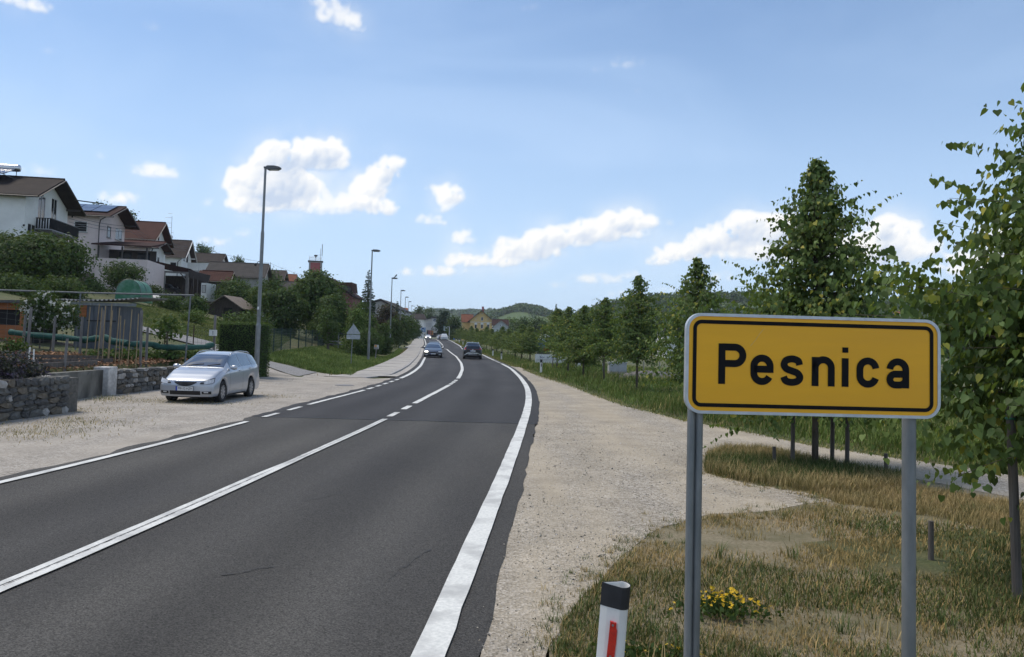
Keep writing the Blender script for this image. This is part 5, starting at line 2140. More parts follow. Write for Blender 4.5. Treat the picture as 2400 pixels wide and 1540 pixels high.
MB().span((wd - .16, -.04, 0), (wd, .02, hh)).build('corner_post', M_ORW, os_)
MB().prism([(-.1, hh), (wd + .25, hh), (wd + .25, hh + .12), (-.1, hh + .06)], -.3, 2.4, 'xz').build('roof', mat('roofing_felt', (.07, .068, .065), (.12, .115, .11), 8, .9), os_)

# young fruit tree, box on a post, hedge, tarp, greenhouse, small shed
leafy_tree('young_tree', 'young fruit tree with large drooping leaves planted in the wood chips', 'tree', (*at(388, 856, 28.0).xy, gz(at(388, 856, 28.0).x, 28.0)), 1.75, .42, 12, M_LEAFM, 320, .15, .022, .42, None)
b = at(498.6, 832, 31)
bx = thing('meter_box', 'white box with three black marks on a grey post beside the hedge', 'box', (b.x, 31, gz(b.x, 31) - .1))
zz = at(497, 738, 31).z - bx.location.z
MB().tube([(0, .08, -.2), (0, .08, zz)], .05, 8).build('post', M_OLDW, bx)
zm = at(495, 780, 31).z - bx.location.z
MB().box((-.02, -.02, zm), (.27, .14, .24)).build('body', M_WHT, bx)
for k in (-1, 0, 1):
    MB().box((.0, -.095, zm + k * .05), (.035, .01, .025)).build('mark', M_BLK, bx)
h1, h2 = at(510, 870, 32.6), at(604, 885, 31.6)
hedge_box('clipped_hedge', 'square clipped dark green hedge beside the first street lamp', [(h1.x - .3, 33.2), (h2.x - .42, 32.7), (h2.x - .35, 34.1), (h1.x - .2, 34.6)], at(560, 757, 32.3).z, 5, n=15000, leaf=.055, zoff=.0)
# poly tunnel
b = hit(300, 708)
gh = thing('poly_tunnel', 'small green film greenhouse tunnel on the lawn', 'greenhouse', b, rad(14))
M_FILM = mat('green_film', (.045, .20, .115), (.085, .28, .18), 3, .5, .02, 5, c3=(.20, .36, .31), s3=1.2, transl=.25)
s = b.y / 1800
Wd, Ht, Ln = 56 * s, 53 * s, 2.6
arcp = [(Wd / 2 * math.cos(rad(180 - t)) * (1 if True else 1), Ht * (.0 if t in (0, 180) else 1) * (math.sin(rad(t)) ** .62)) for t in np.linspace(0, 180, 19)]
rows = [[(x + yv * .16, yv, max(0, z) + .012 * math.sin(i * 2.1 + yv * 4)) for i, (x, z) in enumerate(arcp)] for yv in np.linspace(0, Ln, 9)]
MB().grid(rows).build('film', M_FILM, gh, smooth=True)
mb = MB(); n0 = [(x, .0, max(0, z)) for x, z in arcp]; mb.add(n0, [tuple(range(len(n0)))]); mb.build('end_wall', M_FILM, gh)
for yv in (-.02, Ln * .5, Ln + .02):
    MB().tube([(x * 1.01 + yv * .16, yv, max(0, z) * 1.01 + .01) for x, z in arcp], .02, 5).build('hoop', M_GALV, gh)
b = hit(352, 712)
tp = thing('white_sheet', 'crumpled white garden fleece beside the green tunnel', 'sheet', b)
rows = [[(x, y, max(.02, .9 * math.exp(-((x - .2) ** 2 + (y - .5) ** 2) / .8) + .35 * math.exp(-((x + .8) ** 2) / .2) + .10 * vnoise2(x * 4, y * 4, 2))) for x in np.linspace(-1.5, 1.5, 16)] for y in np.linspace(-.3, 1.5, 9)]
MB().grid(rows).build('fleece', mat('fleece_white', (.60, .59, .56), (.70, .69, .66), 6, .9), tp, smooth=True)
# little wooden barn
b = hit(526, 745)
Y = b.y
bs = thing('wooden_barn', 'small dark wooden shed with a sagging pitched roof above the hedge', 'shed', b, rad(-3))
s = Y / 1800
W_ = 78 * s; He = 25 * s; Hp = 50 * s; Lb = 4.0
M_DKW = mat('dark_board', (.035, .028, .024), (.07, .058, .05), 7, .9, .004, 40, stretch=(2, 1, .2))
nb = 11
for k in range(nb):
    x0, x1 = -W_ / 2 + W_ * k / nb, -W_ / 2 + W_ * (k + 1) / nb
    zz = lambda x: He + (Hp - He) * (1 - abs(x) / (W_ / 2))
    bot = 24 * s if 5 <= k <= 7 else -.2
    top0, top1 = zz(x0), zz(x1)
    bot = min(bot, He)
    if k in (5, 6, 7):
        bot = He * .95
    MB().prism([(x0 + .01, bot), (x1 - .01, bot), (x1 - .01, top1), (x0 + .01, top0)], -.02, .02, 'xz').build('board', M_DKW, bs)
MB().prism([(-W_ / 2 + .05, -.2), (W_ / 2 - .05, -.2), (W_ / 2 - .05, He - .1), (0, Hp - .12), (-W_ / 2 + .05, He - .1)], .06, Lb, 'xz').build('inside', M_DARK, bs)
for sg, m_ in ((-1, 'a'), (1, 'b')):
    mb = MB()
    e = W_ / 2 + 9 * s
    ze = He - (Hp - He) * (9 * s) / (W_ / 2)
    mb.prism([(0, Hp + .04), (sg * e, ze + .04), (sg * e, ze + .13), (0, Hp + .14)], -.5, Lb + .3, 'xz')
    mb.build('roof_slope', mat('old_roof_board', (.13, .105, .085), (.24, .20, .165), 6, .9, .01, 20, stretch=(.3, 2, 1)), bs)

# green post fence on the bank
fp = [(640.5, 826), (658.7, 821.4), (680, 817.6), (699, 818), (716, 816.8), (731, 815), (745, 814.5), (758, 810), (770, 809), (781, 811), (789, 809)]
pts = [hit(*p) for p in fp]
M_GPOST = mat('green_post', (.008, .030, .022), (.014, .045, .034), 12, .55)
f0 = hit(612, 832)
wire_fence('mesh_fence', 'dark green wire mesh fence on green posts along the bank', [f0] + pts, 1.5, M_GPOST, 9, .14, .008, M_GPOST, .045)

# grass of the bank and lawn
rg = np.random.default_rng(17)
bank = [hit(*p).xy for p in ((617, 842), (680, 857), (744, 872), (790, 879), (822, 882), (870, 868), (916, 846), (945, 822), (935, 818), (905, 838), (870, 838), (830, 826), (800, 812), (720, 817), (640, 828))]
p = scatter(bank, 60000, rg)
n2 = fbm2(p[:, 0] * .7, p[:, 1] * .7, 3, 3)
st = rg.uniform(0, 1, len(p)) < np.clip((n2 - .52) * 2, .06, .5)
tone = (.7 + .8 * n2)[:, None] * rg.uniform(.7, 1.3, (len(p), 1))
grass('bank_grass', p, (.10 + .30 * n2) * rg.uniform(.5, 1.2, len(p)), np.full(len(p), .030), np.where(st[:, None], np.array([2.0, 1.6, 1.6]) * tone, np.array([1.15, 1.25, 1.0]) * tone), 6, lean=.8)
lawn = [hit(*p).xy for p in ((508, 805), (420, 784), (298, 757), (285, 735), (290, 712), (340, 716), (420, 730), (500, 748), (600, 770), (640, 775), (690, 790), (640, 826), (612, 836))]
p = scatter(lawn, 60000, rg)
n2 = fbm2(p[:, 0] * .5, p[:, 1] * .9, 4, 5, .6)
st = rg.uniform(0, 1, len(p)) < np.clip(.25 + (n2 - .5) * 3.0, .05, .8)
tone = (.7 + .7 * fbm2(p[:, 0] * 1.3, p[:, 1] * 1.3, 3, 8))[:, None] * rg.uniform(.8, 1.2, (len(p), 1))
grass('lawn_grass', p, .05 + .12 * n2 * rg.uniform(.4, 1.2, len(p)), np.full(len(p), .05), np.where(st[:, None], np.array([2.1, 1.65, 1.8]) * tone, np.array([1.15, 1.1, 1.0]) * tone), 7, lean=1.2)
# weeds on the gravel lot
wd_ = []
for px, py, n, sx, sy in ((260, 940, 1100, 1.3, .22), (170, 962, 600, .9, .2), (440, 945, 600, .9, .15), (110, 1005, 350, .6, .3), (70, 1020, 300, .5, .3), (200, 994, 260, .6, .2), (640, 930, 260, .45, .2), (330, 938, 700, 1.0, .2), (160, 985, 250, .5, .2), (60, 1022, 200, .6, .2)):
    c_ = np.array(flat(px, py))
    wd_.append(c_ + rg.normal(size=(n, 2)) * np.array([sx, sy * 2.2]))
p = np.concatenate(wd_)
p = p[(p[:, 0] > -11.7) & (p[:, 0] < xl(p[:, 1]) - .6)]
near = sstep(-p[:, 0], 10.6, 11.6) * (p[:, 1] > 18)
st = rg.uniform(0, 1, len(p)) < .72 - .5 * near
grass('lot_weeds', p, rg.uniform(.03, .10, len(p)) * (1 + near), np.full(len(p), .012), np.where(st[:, None], STRAW * rg.uniform(.6, 1.1, (len(p), 1)), OLIVE * rg.uniform(.7, 1.3, (len(p), 1))), 8, lean=1.3)
pv = []
for y in np.arange(38, 118, .05):
    pv.append((float(pavx(y)) - abs(rg.normal()) * .35, y))
p = np.array(pv)
grass('pavement_edge_grass', p, rg.uniform(.06, .2, len(p)), np.full(len(p), .04), np.where(rg.uniform(0, 1, (len(p), 1)) < .6, STRAW * .75, GREEN) * rg.uniform(.6, 1.1, (len(p), 1)), 9, lean=1)

# back of a triangular warning sign with plate, small notice board
b = hit(822, 857)
ts = thing('warning_sign', 'triangular warning sign with plate seen from its grey back', 'sign', b, 0)
s = b.y / 1800
zt = (857 - 756.5) * s
MB().tube([(0, .03, -.3), (.05, .03, zt - .04)], .03, 10).build('post', M_GALV, ts)
M_BACK = mat('sign_back', (.34, .36, .38), (.44, .46, .48), 6, .5, metal=.3)
tri = []
for cx, cz, a0 in ((.10, zt - 6 * s, 90), (.10 - 14 * s, zt - 25 * s, 210), (.10 + 14 * s, zt - 25 * s, 330)):
    tri += arc(cx, cz, .05, .05, a0 - 60, a0 + 60, 5)
MB().prism(tri, -.012, .0, 'xz').build('triangle_plate', M_BACK, ts)
mb = MB(); mb.prism([(.10 + x, zt - 33.5 * s + z) for x, z in rrect(16 * s, 5.2 * s, .05, 4)], -.012, .0, 'xz'); mb.build('lower_plate', M_BACK, ts)
MB().span((.09 - 14 * s, -.02, zt - 38 * s), (.09 - 7 * s, -.013, zt - 35.8 * s)).build('sticker', M_WHT, ts)
b = hit(878.6, 845)
nb_ = thing('notice_board', 'small orange and white notice on a pale leaning post beside the second lamp', 'sign', b, 0)
s = b.y / 1800
MB().tube([(0, 0, -.2), (3.2 * s, 0, 30 * s)], .05, 8).build('post', M_OLDW, nb_)
MB().span((-2.6 * s, -.08, 26.8 * s), (8.2 * s, -.04, 36.6 * s)).build('board', mat('notice_white', (.48, .47, .45), (.58, .57, .55), 12, .7), nb_)
MB().span((-1.8 * s, -.095, 31.8 * s), (3.6 * s, -.085, 35.6 * s)).build('orange_field', mat('notice_orange', (.62, .25, .03), None, 10), nb_)
for k in range(2):
    MB().span((-1.6 * s + k * 4.4 * s, -.095, 27.8 * s), (1.8 * s + k * 4.2 * s, -.085, 30.4 * s)).build('print_block', mat('notice_print', (.14, .13, .13), None, 40), nb_)

# low vegetables behind the wood chips
for k, (pxs, py, Y, n, lab) in enumerate((((300, 400), 842, 28.0, 1500, 'row of low green vegetable plants behind the wood chips'), ((400, 458), 838, 30.0, 1200, 'green vegetable plants in front of the rolled net by the young tree'), ((205, 290), 838, 25.5, 700, 'sparse green seedlings between the bean sticks'))):
    a, b = at(pxs[0], py, Y), at(pxs[1], py, Y)
    r_ = thing('vegetable_row', lab, 'plants', ((a.x + b.x) / 2, Y, gz((a.x + b.x) / 2, Y)))
    hl = (b.x - a.x) / 2
    L = [(hl * (2 * q - 1) * .95, .25 * math.sin(q * 9), .16, hl / 4, .5, .24) for q in np.linspace(0, 1, 6)]
    V, Fc, T = crown_mesh(L, n, .13, 60 + k, M_LEAFM, .10, 8, .3, lo=.6, hi=1.4)
    np_mesh('foliage', V, Fc, 4, M_LEAFM, T, r_)

# ------------------------------------------------------------------ houses on the slope
M_PW = mat('plaster_white', (.74, .74, .71), (.80, .80, .77), 1.5, .9, .002, 60, c3=(.68, .68, .65), s3=.4)
M_PP = mat('plaster_pink', (.66, .56, .53), (.72, .62, .59), 1.5, .9, .002, 60)
M_PY = mat('plaster_yellow', (.56, .40, .17), (.64, .47, .21), 1.5, .9, .002, 60)
M_PRED = mat('plaster_red', (.34, .10, .10), (.40, .13, .125), 1.5, .9)
M_PGREY = mat('plaster_grey', (.30, .30, .29), (.38, .38, .37), 1.5, .9)
M_FRAME = mat('window_frame_white', (.66, .66, .64), None, 10, .5)
M_FRAMED = mat('window_frame_dark', (.05, .042, .04), None, 10, .5)
M_GLASS = mat('window_glass', (.015, .018, .022), (.03, .034, .04), 3, .08, spec=.6)
M_CURT = mat('window_blind', (.45, .45, .42), (.55, .55, .52), 8, .7)


def tile_mat(name, a, b, rows=3.2):
    """courses of roof tiles: wave ribs across the slope plus weathering"""
    m = bpy.data.materials.new(name)
    m.use_nodes = True
    nt = m.node_tree
    bs = nt.nodes['Principled BSDF']
    N, L = nt.nodes.new, nt.links.new
    tc = N('ShaderNodeTexCoord')
    w = N('ShaderNodeTexWave'); w.wave_type = 'BANDS'; w.bands_direction = 'Y'; w.wave_profile = 'SAW'
    w.inputs['Scale'].default_value = rows / 2 * .62; w.inputs['Distortion'].default_value = .15
    L(tc.outputs['Object'], w.inputs['Vector'])
    w2 = N('ShaderNodeTexWave'); w2.wave_type = 'BANDS'; w2.bands_direction = 'X'
    w2.inputs['Scale'].default_value = 1.1; L(tc.outputs['Object'], w2.inputs['Vector'])
    n = N('ShaderNodeTexNoise'); n.inputs['Scale'].default_value = 1.3; n.inputs['Detail'].default_value = 8; L(tc.outputs['Object'], n.inputs['Vector'])
    mr = N('ShaderNodeMapRange'); L(n.outputs['Fac'], mr.inputs[0]); mr.inputs[1].default_value = .3; mr.inputs[2].default_value = .7
    mx = N('ShaderNodeMix'); mx.data_type = 'RGBA'; L(mr.outputs[0], mx.inputs['Factor'])
    mx.inputs[6].default_value = (*a, 1); mx.inputs[7].default_value = (*b, 1)
    L(mx.outputs[2], bs.inputs['Base Color'])
    ad = N('ShaderNodeMath'); ad.operation = 'MULTIPLY_ADD'; L(w2.outputs['Fac'], ad.inputs[0]); ad.inputs[1].default_value = .18; L(w.outputs['Fac'], ad.inputs[2])
    bp = N('ShaderNodeBump'); bp.inputs['Distance'].default_value = .05; L(ad.outputs[0], bp.inputs['Height']); L(bp.outputs[0], bs.inputs['Normal'])
    bs.inputs['Roughness'].default_value = .85
    bs.inputs['Specular IOR Level'].default_value = .25
    MATS[name] = m
    return m


R_DARK = tile_mat('roof_tile_dark', (0.022, 0.017, 0.015), (0.038, 0.029, 0.025))
R_RED = tile_mat('roof_tile_red', (0.047, 0.016, 0.012), (0.068, 0.024, 0.018))
R_DRED = tile_mat('roof_tile_dark_red', (0.026, 0.011, 0.010), (0.041, 0.016, 0.014))
R_BRN = tile_mat('roof_tile_brown', (0.038, 0.027, 0.024), (0.058, 0.045, 0.040))
R_GREY = tile_mat('roof_tile_grey', (0.042, 0.040, 0.038), (0.063, 0.058, 0.055))
R_TERR = tile_mat('roof_tile_terracotta', (0.136, 0.050, 0.028), (0.211, 0.081, 0.046))
R_ORG = tile_mat('roof_tile_orange', (0.260, 0.081, 0.031), (0.322, 0.112, 0.050))


class House:
    """gabled house: local origin at the near right wall corner, ridge along -x, depth along +y"""

    def __init__(s, label, corner, psi, L, w, ze, zr, wall, roof, oe=.7, og=.8, th=.2, fascia=None, base=None, name='house', group=None, left_open=False):
        x, y = corner
        s.z0 = gz(x, y) - .6 if base is None else base
        s.root = thing(name, label, 'house', (x, y, s.z0), psi, group)
        s.L, s.w = L, w
        ze -= s.z0; zr -= s.z0
        s.k = (zr - ze) / (w / 2 + oe)
        s.he, s.hr, s.ze = ze + oe * s.k, zr, ze
        MB().prism([(0, 0), (w, 0), (w, s.he - .02), (w / 2, s.hr - .03), (0, s.he - .02)], -L, 0, 'yz').build('wall', wall, s.root)
        mb = MB()
        cy = w / 2
        e = w / 2 + oe
        for sg in (-1, 1):
            mb.prism([(cy, s.hr), (cy + sg * e, ze), (cy + sg * e, ze + th), (cy, s.hr + th)], -L - og, og, 'yz')
        s.roof = mb.build('roof', roof, s.root)
        mb = MB()
        for k in range(int((L + 2 * og) / .45)):
            mb.lathe([(.11, 0), (.12, .44)], 8, 'x', (og - .45 * (k + 1), cy, s.hr + th - .02))
        mb.build('ridge_tile', roof, s.roof)['kind'] = 'stuff'
        fm = fascia or M_FRAMED
        for sg in (-1, 1):
            MB().beam((og + .02, cy, s.hr + .06), (og + .02, cy + sg * e, ze + .06), .05, .26, (1, 0, 0)).build('barge_board', fm, s.root)
        MB().tube([(-L - og, -oe - .06, ze + .06), (og, -oe - .06, ze + .06)], .07, 6).build('gutter', M_DARKM, s.root)
        for yy in (.35, w - .35, w / 2):
            zz = s.hr - abs(yy - w / 2) * s.k - .12
            MB().span((-.1, yy - .07, zz - .1), (og - .05, yy + .07, zz + .08)).build('purlin', fm, s.root)

    def window(s, face, a, z, w, h, fm=None, pane=None, sill=True, split=1):
        """frame and panes as parts; a along the wall, z centre height"""
        fm = fm or M_FRAME
        z -= s.z0
        def T(u, d, v):
            return (a + u, -d, z + v) if face == 'front' else (d, a + u, z + v)
        mb = MB()
        f = .07

        def sp(p, q):
            mb.span(T(*p), T(*q))
        sp((-w / 2, -.05, -h / 2), (w / 2, .05, -h / 2 + f)); sp((-w / 2, -.05, h / 2 - f), (w / 2, .05, h / 2))
        sp((-w / 2, -.05, -h / 2 + f), (-w / 2 + f, .05, h / 2 - f)); sp((w / 2 - f, -.05, -h / 2 + f), (w / 2, .05, h / 2 - f))
        for k in range(1, split):
            u = -w / 2 + w * k / split
            sp((u - f / 2, -.05, -h / 2 + f), (u + f / 2, .045, h / 2 - f))
        fr = mb.build('window', fm, s.root)
        MB().span(T(-w / 2 + f * .8, -.02, -h / 2 + f * .8), T(w / 2 - f * .8, .02, h / 2 - f * .8)).build('pane', pane or M_GLASS, fr)
        if sill:
            MB().span(T(-w / 2 - .08, -.02, -h / 2 - .07), T(w / 2 + .08, .12, -h / 2 - .005)).build('sill', M_PGREY, fr)
        return fr

    def recess(s, face, a, z, w, h, d=.18):
        """reveal round a deep-set window: four cheeks standing proud stay out; the glass sits back"""
        return s.window(face, a, z, w, h)

    def chimney(s, x, dy, h, m=None, r=.35):
        z = s.hr - abs(dy) * s.k
        mb = MB(); mb.box((x, s.w / 2 + dy, z + h / 2), (r * 1.6, r * 1.6, h + .8)); mb.box((x, s.w / 2 + dy, z + h / 2 + h / 2 + .42), (r * 2, r * 2, .12))
        return mb.build('chimney', m or M_PW, s.roof)

    def part(s, name, m, a, b):
        return MB().span(a, b).build(name, m, s.root)


def zof(px, py, Y): return at(px, py, Y).z
def xof(px, Y): return at(px, 700, Y).x


PSI = rad(10)
# --- white house at the left edge
h1 = House('white house with dark brown roof, black balcony and solar water heater at the left edge', (xof(46, 66), 66), PSI, 16, 9.2, zof(58, 461, 65.3), zof(122, 423.5, 70.5), M_PW, R_DARK, .8, 1.3)


def cut(obj, boxes):
    """real openings in a wall"""
    for c, s_ in boxes:
        t = MB().box(c, s_)
        me = t.mesh('cutter')
        co = bpy.data.objects.new('cutter', me); C.objects.link(co)
        co.parent = obj.parent
        md = obj.modifiers.new('hole', 'BOOLEAN'); md.operation = 'DIFFERENCE'; md.object = co; md.solver = 'EXACT'
        bpy.context.view_layer.update()
        dg = bpy.context.evaluated_depsgraph_get()
        nm = bpy.data.meshes.new_from_object(obj.evaluated_get(dg))
        obj.modifiers.clear()
        obj.data = nm
        bpy.data.objects.remove(co)


def deep_window(s, a, z, w, h, d, pane=None, split=1):
    wall = [o for o in s.root.children if o.name.split('.')[0] == 'wall'][0]
    zz = z - s.z0
    cut(wall, [((0, a, zz), (d * 2, w, h))])
    fr = s.window('gable', a, z, w - .01, h - .01, pane=pane, sill=False, split=split)
    fr.location.x = -d + .06
    return fr


z1 = zof(85, 487, 68); z2 = zof(113, 494, 71)
deep_window(h1, 3.3, zof(86, 487, 69), 1.5, 2.3, .13, split=2)
deep_window(h1, 6.0, zof(113, 493, 72), 1.3, 2.2, .13, split=2)
deep_window(h1, 1.5, zof(55, 551, 68), 1.6, 1.9, .13, split=2)
deep_window(h1, 6.0, zof(108, 560, 72), 1.5, 1.5, .13, split=2)
# balcony
zb = zof(100, 537, 68) - h1.z0
by0, by1 = 2.2, 8.6
bal = MB(); bal.span((-.02, by0, zb - .16), (1.35, by1, zb)); b_ = bal.build('balcony', M_FRAMED, h1.root)
for yv in np.linspace(by0 + .1, by1 - .1, 21):
    MB().span((1.25, yv - .13, zb + .1), (1.30, yv + .13, zb + 1.0)).build('board', M_BLK, b_)
MB().span((1.22, by0, zb + 1.0), (1.33, by1, zb + 1.06)).build('handrail', M_DARKM, b_)
for xv in np.linspace(.1, 1.2, 6):
    MB().span((xv - .06, by0, zb + .1), (xv + .06, by0 + .04, zb + 1.0)).build('board', M_BLK, b_)
MB().span((0, by0 - .02, zb + 1.0), (1.25, by0 + .06, zb + 1.06)).build('handrail', M_DARKM, b_)
MB().span((-.0, -.1, 0), (.12, .02, .0 + .15)).build('wall_lamp', M_BLK, h1.root, loc=(-.05, -.05, zof(48, 530, 66) - h1.z0))
# lower storey set back under the first floor: dark plinth strip
MB().beam((1.2, 7.4, zof(142, 505, 73) - h1.z0 + 1.6), (3.6, 8.2, zof(142, 505, 73) - h1.z0 + 1.5), .10, .10).build('wire_bracket', M_DARKM, h1.root)
# solar water heater on the roof
zc = h1.hr
sh_ = thing('solar_heater', 'solar water heater with shiny tank on the roof ridge of the leftmost white house', 'solar heater', h1.root.matrix_basis @ Vector((-2.6, 3.6, zc - .1)), PSI)
MB().lathe([(.0, -3.2), (.30, -3.15), (.33, -3.0), (.33, -.05), (.30, .08), (0, .12)], 18, 'x', (0, .9, 1.05)).build('tank', mat('tank_steel', (.55, .56, .57), None, 6, .25, metal=.9), sh_, smooth=True)
M_PV = mat('solar_glass', (.02, .024, .045), (.045, .05, .085), 5, .15, spec=.7, c3=(.06, .065, .10), s3=2)
pn = MB(); pn.beam((-1.6, -1.6, .05), (-1.6, .75, 1.0), 3.0, .08); pn.build('collector', M_PV, sh_)
for xx in (-.2, -3.0):
    MB().beam((xx, .9, 0), (xx, .95, .85), .05, .05).build('strut', M_GALV, sh_)
    MB().beam((xx, -1.6, .0), (xx, .9, .02), .05, .05).build('strut', M_GALV, sh_)
# --- pink house
h2 = House('pale pink house with solar panels on its roof, second from the left', (xof(222.6, 85), 85), PSI, 11, 8.8, zof(239.6, 507.8, 84.2), zof(276.7, 487.7, 89.3), M_PP, R_DRED, .75, 1.4)
kf = Vector((0, -(h2.w / 2), -(h2.hr - h2.he))).normalized()
for r_ in range(2):
    for c_ in range(6):
        cx = -.2 - c_ * 1.72
        a0 = .35 + r_ * 1.95
        cyv = h2.w / 2
        p0 = Vector((cx, cyv, h2.hr + .34)) + kf * a0
        p1 = p0 + kf * 1.85
        MB().beam(p0, p1, 1.62, .05).build('solar_panel', M_PV, h2.root)
h2.window('front', xof(171, 84) - h2.root.location.x, zof(171, 529, 84), 1.35, 1.2, M_FRAME, M_BLK)
wx, wz = xof(171, 84) - h2.root.location.x, zof(171, 529, 84) - h2.z0
for k in range(5):
    MB().span((wx - .62, -.10, wz - .52 + k * .25), (wx + .62, -.05, wz - .47 + k * .25)).build('louvre', M_GALV, h2.root)
h2.window('gable', 3.2, zof(253.5, 544, 88.2), 1.2, 1.3, M_FRAMED)
h2.window('gable', 6.6, zof(278, 550, 91.5), 2.4, 1.35, M_FRAME, split=2)
mb = MB(); mb.tube([(.9, -.75, h2.ze + .03), (.3, -.5, h2.ze - .3), (.06, -.08, h2.ze - .75), (.06, -.08, 0)], .06, 6); mb.build('downpipe', M_FRAMED, h2.root)
MB().span((-h2.L - .03, -.04, -.1), (.03, .0, 2.0)).build('stone_base', M_ST[2], h2.root)
# covered terrace on its right side
zp, zpt, zr0, zr1 = (zof(260, 650, 87) - h2.z0, zof(260, 608, 86) - h2.z0, zof(218, 578, 86) - h2.z0, zof(258, 566, 87) - h2.z0)
tx = 5.4
h2.part('terrace_floor', M_PP, (.02, -.6, -.4), (tx, 6.5, zpt - 1.0))
h2.part('parapet', M_PP, (.0, -.62, zpt - 1.0), (tx, -.45, zpt))
h2.part('parapet', M_PP, (tx - .15, -.45, zpt - 1.0), (tx, 6.5, zpt))
for xx in (.25, 2.7, tx - .12):
    h2.part('terrace_post', M_FRAMED, (xx - .08, -.6, zpt), (xx + .08, -.45, zr0))
h2.part('terrace_back', M_FRAMED, (.05, 3.5, zpt - 1), (tx - .2, 3.6, zr0))
for xx in (1.2, 3.2):
    h2.part('terrace_door', M_GLASS, (xx, 3.42, zpt - .9), (xx + 1.3, 3.5, zr0 - .25))
mb = MB(); mb.add([(-.3, -1.2, zr0), (tx + .5, -1.2, zr0 - .05), (tx + .5, 4.0, zr1 + .1), (.6, 4.0, zr1 + .1), (-.3, -1.2, zr0 + .16), (tx + .5, -1.2, zr0 + .11), (tx + .5, 4, zr1 + .26), (.6, 4, zr1 + .26)], [(3, 2, 1, 0), (4, 5, 6, 7), (0, 1, 5, 4), (1, 2, 6, 5), (2, 3, 7, 6), (3, 0, 4, 7)])
mb.build('terrace_roof', R_DRED, h2.root)
# --- red roofed pair
h3 = House('white house under a steep dark red roof behind the pink house', (xof(344, 104), 104), PSI, 11, 8.0, zof(337, 563, 103.4), zof(365.6, 525, 108.3), M_PW, R_RED, .6, .9)
h3.window('gable', 4.0, zof(364, 556, 108), .9, 1.1)
h3b = House('white annex with red tiled gable roof in front of the steep red roof', (xof(346, 97), 97), PSI, 9, 6.6, zof(361, 582, 96.3), zof(376, 570.6, 100.5), M_PW, R_RED, .7, 1.0)
h3b.window('gable', 1.6, zof(357.5, 590, 98.6) - 1.6, .7, 2.2, M_FRAMED)
h3b.window('gable', 3.8, zof(367.5, 594, 100.6) - 1.6, .7, 2.2, M_FRAMED)
mb = MB(); mb.tube([(.5, -.6, h3b.ze), (.06, -.1, h3b.ze - .7), (.06, -.1, 0)], .06, 6); mb.build('downpipe', M_FRAMED, h3b.root)
# --- white gabled house with the antenna
h4 = House('white gabled house with grey brown roof carrying the tall aerial', (xof(420, 128), 128), PSI, 8.5, 7.0, zof(429, 604.7, 127.2), zof(447, 567.6, 132), M_PW, R_BRN, .5, .8, fascia=M_FRAME)
h4.window('gable', 2.0, zof(430, 606, 130.2) + .3, 1.0, 1.4, M_FRAMED)
h4.window('gable', 4.0, zof(441, 609, 132) + .3, 1.2, 1.5, M_FRAMED)
h4.window('front', -1.2, zof(415, 613, 128) - .8, .9, 1.2, M_FRAMED)
mb = MB(); mb.tube([(.3, -.5, h4.ze), (-.5, -.1, h4.ze - .6), (-.5, -.1, 0)], .06, 6); mb.build('downpipe', M_FRAMED, h4.root)
an = thing('roof_aerial', 'tall rooftop aerial with satellite dish above the grey brown roof', 'aerial', at(400, 572, 130.5) + Vector((0, 0, -.6)))
sA = 130.5 / 1800
MB().tube([(0, 0, 0), (0, 0, 74 * sA)], .035, 6).build('mast', M_GALV, an)
for (x0, x1, y) in ((-10, 1, 499.5), (-17, -1, 509.5), (-15, -1, 522), (-8, 0, 533), (0, 6, 545)):
    z = (572 - y) * sA + .6
    MB().tube([(x0 * sA * .95, 0, z), (x1 * sA, 0, z - .02)], .03, 5).build('rod', M_GALV, an)
MB().lathe([(.02, 0), (.22, .02), (.40, .08), (.44, .11), (.42, .12), (.2, .05), (0, .03)], 20, 'y', (-.05, -.25, (572 - 556) * sA + .6)).build('dish', M_FRAME, an, smooth=True)
# --- more roofs further on
h5 = House('small house with nearly black roof and white gable beyond the white louvred terrace', (xof(508, 165), 165), PSI, 10, 9.0, zof(502, 616, 164), zof(523, 597.7, 169.5), M_PW, R_DARK, .5, .6)
h5.chimney(-8.5, -1.2, 1.3)
h5.window('gable', 4.5, zof(526, 616, 169), 1.2, 1.0, M_FRAMED)
h6 = House('long house under a broad plain grey roof behind the first lamp post', (xof(611, 118), 118), PSI, 8.0, 8.0, zof(613, 653, 117.4), zof(617.5, 622, 122.2), M_PGREY, R_GREY, .6, .5)
h7 = House('yellow house with brown roof and small dark balcony left of the red tower', (xof(656, 168), 168), PSI, 8, 8.6, zof(663, 655.7, 167.2), zof(676.5, 636.5, 172), M_PY, R_BRN, .6, .7)
h7.window('gable', 2.2, zof(663, 653, 170), .9, 1.7, M_FRAME); h7.window('gable', 4.6, zof(672, 655, 172), 1.4, 1.6, M_FRAME)
h7.part('balcony', M_FRAMED, (.02, 3.4, zof(673, 663, 172) - h7.z0 - .5), (1.1, 6.4, zof(673, 663, 172) - h7.z0 + .5))
h8 = House('small orange roofed house half hidden behind the yellow house', (xof(687, 192), 192), PSI, 7, 6.5, zof(688, 661, 191.5), zof(690, 645, 195), M_PW, R_TERR, .4, .4)
h9 = House('low outbuilding with bright dark red roof right of the carport', (xof(531, 103), 103), PSI, 3.6, 4.0, zof(533, 662.5, 102.6), zof(538.5, 640, 105.2), M_FRAMED, R_RED, .4, .4)
h10 = House('low house with pale grey roof below the yellow house', (xof(695, 150), 150), PSI, 9, 8, zof(700, 690, 149), zof(700, 664, 154), M_PGREY, R_GREY, .5, .4)
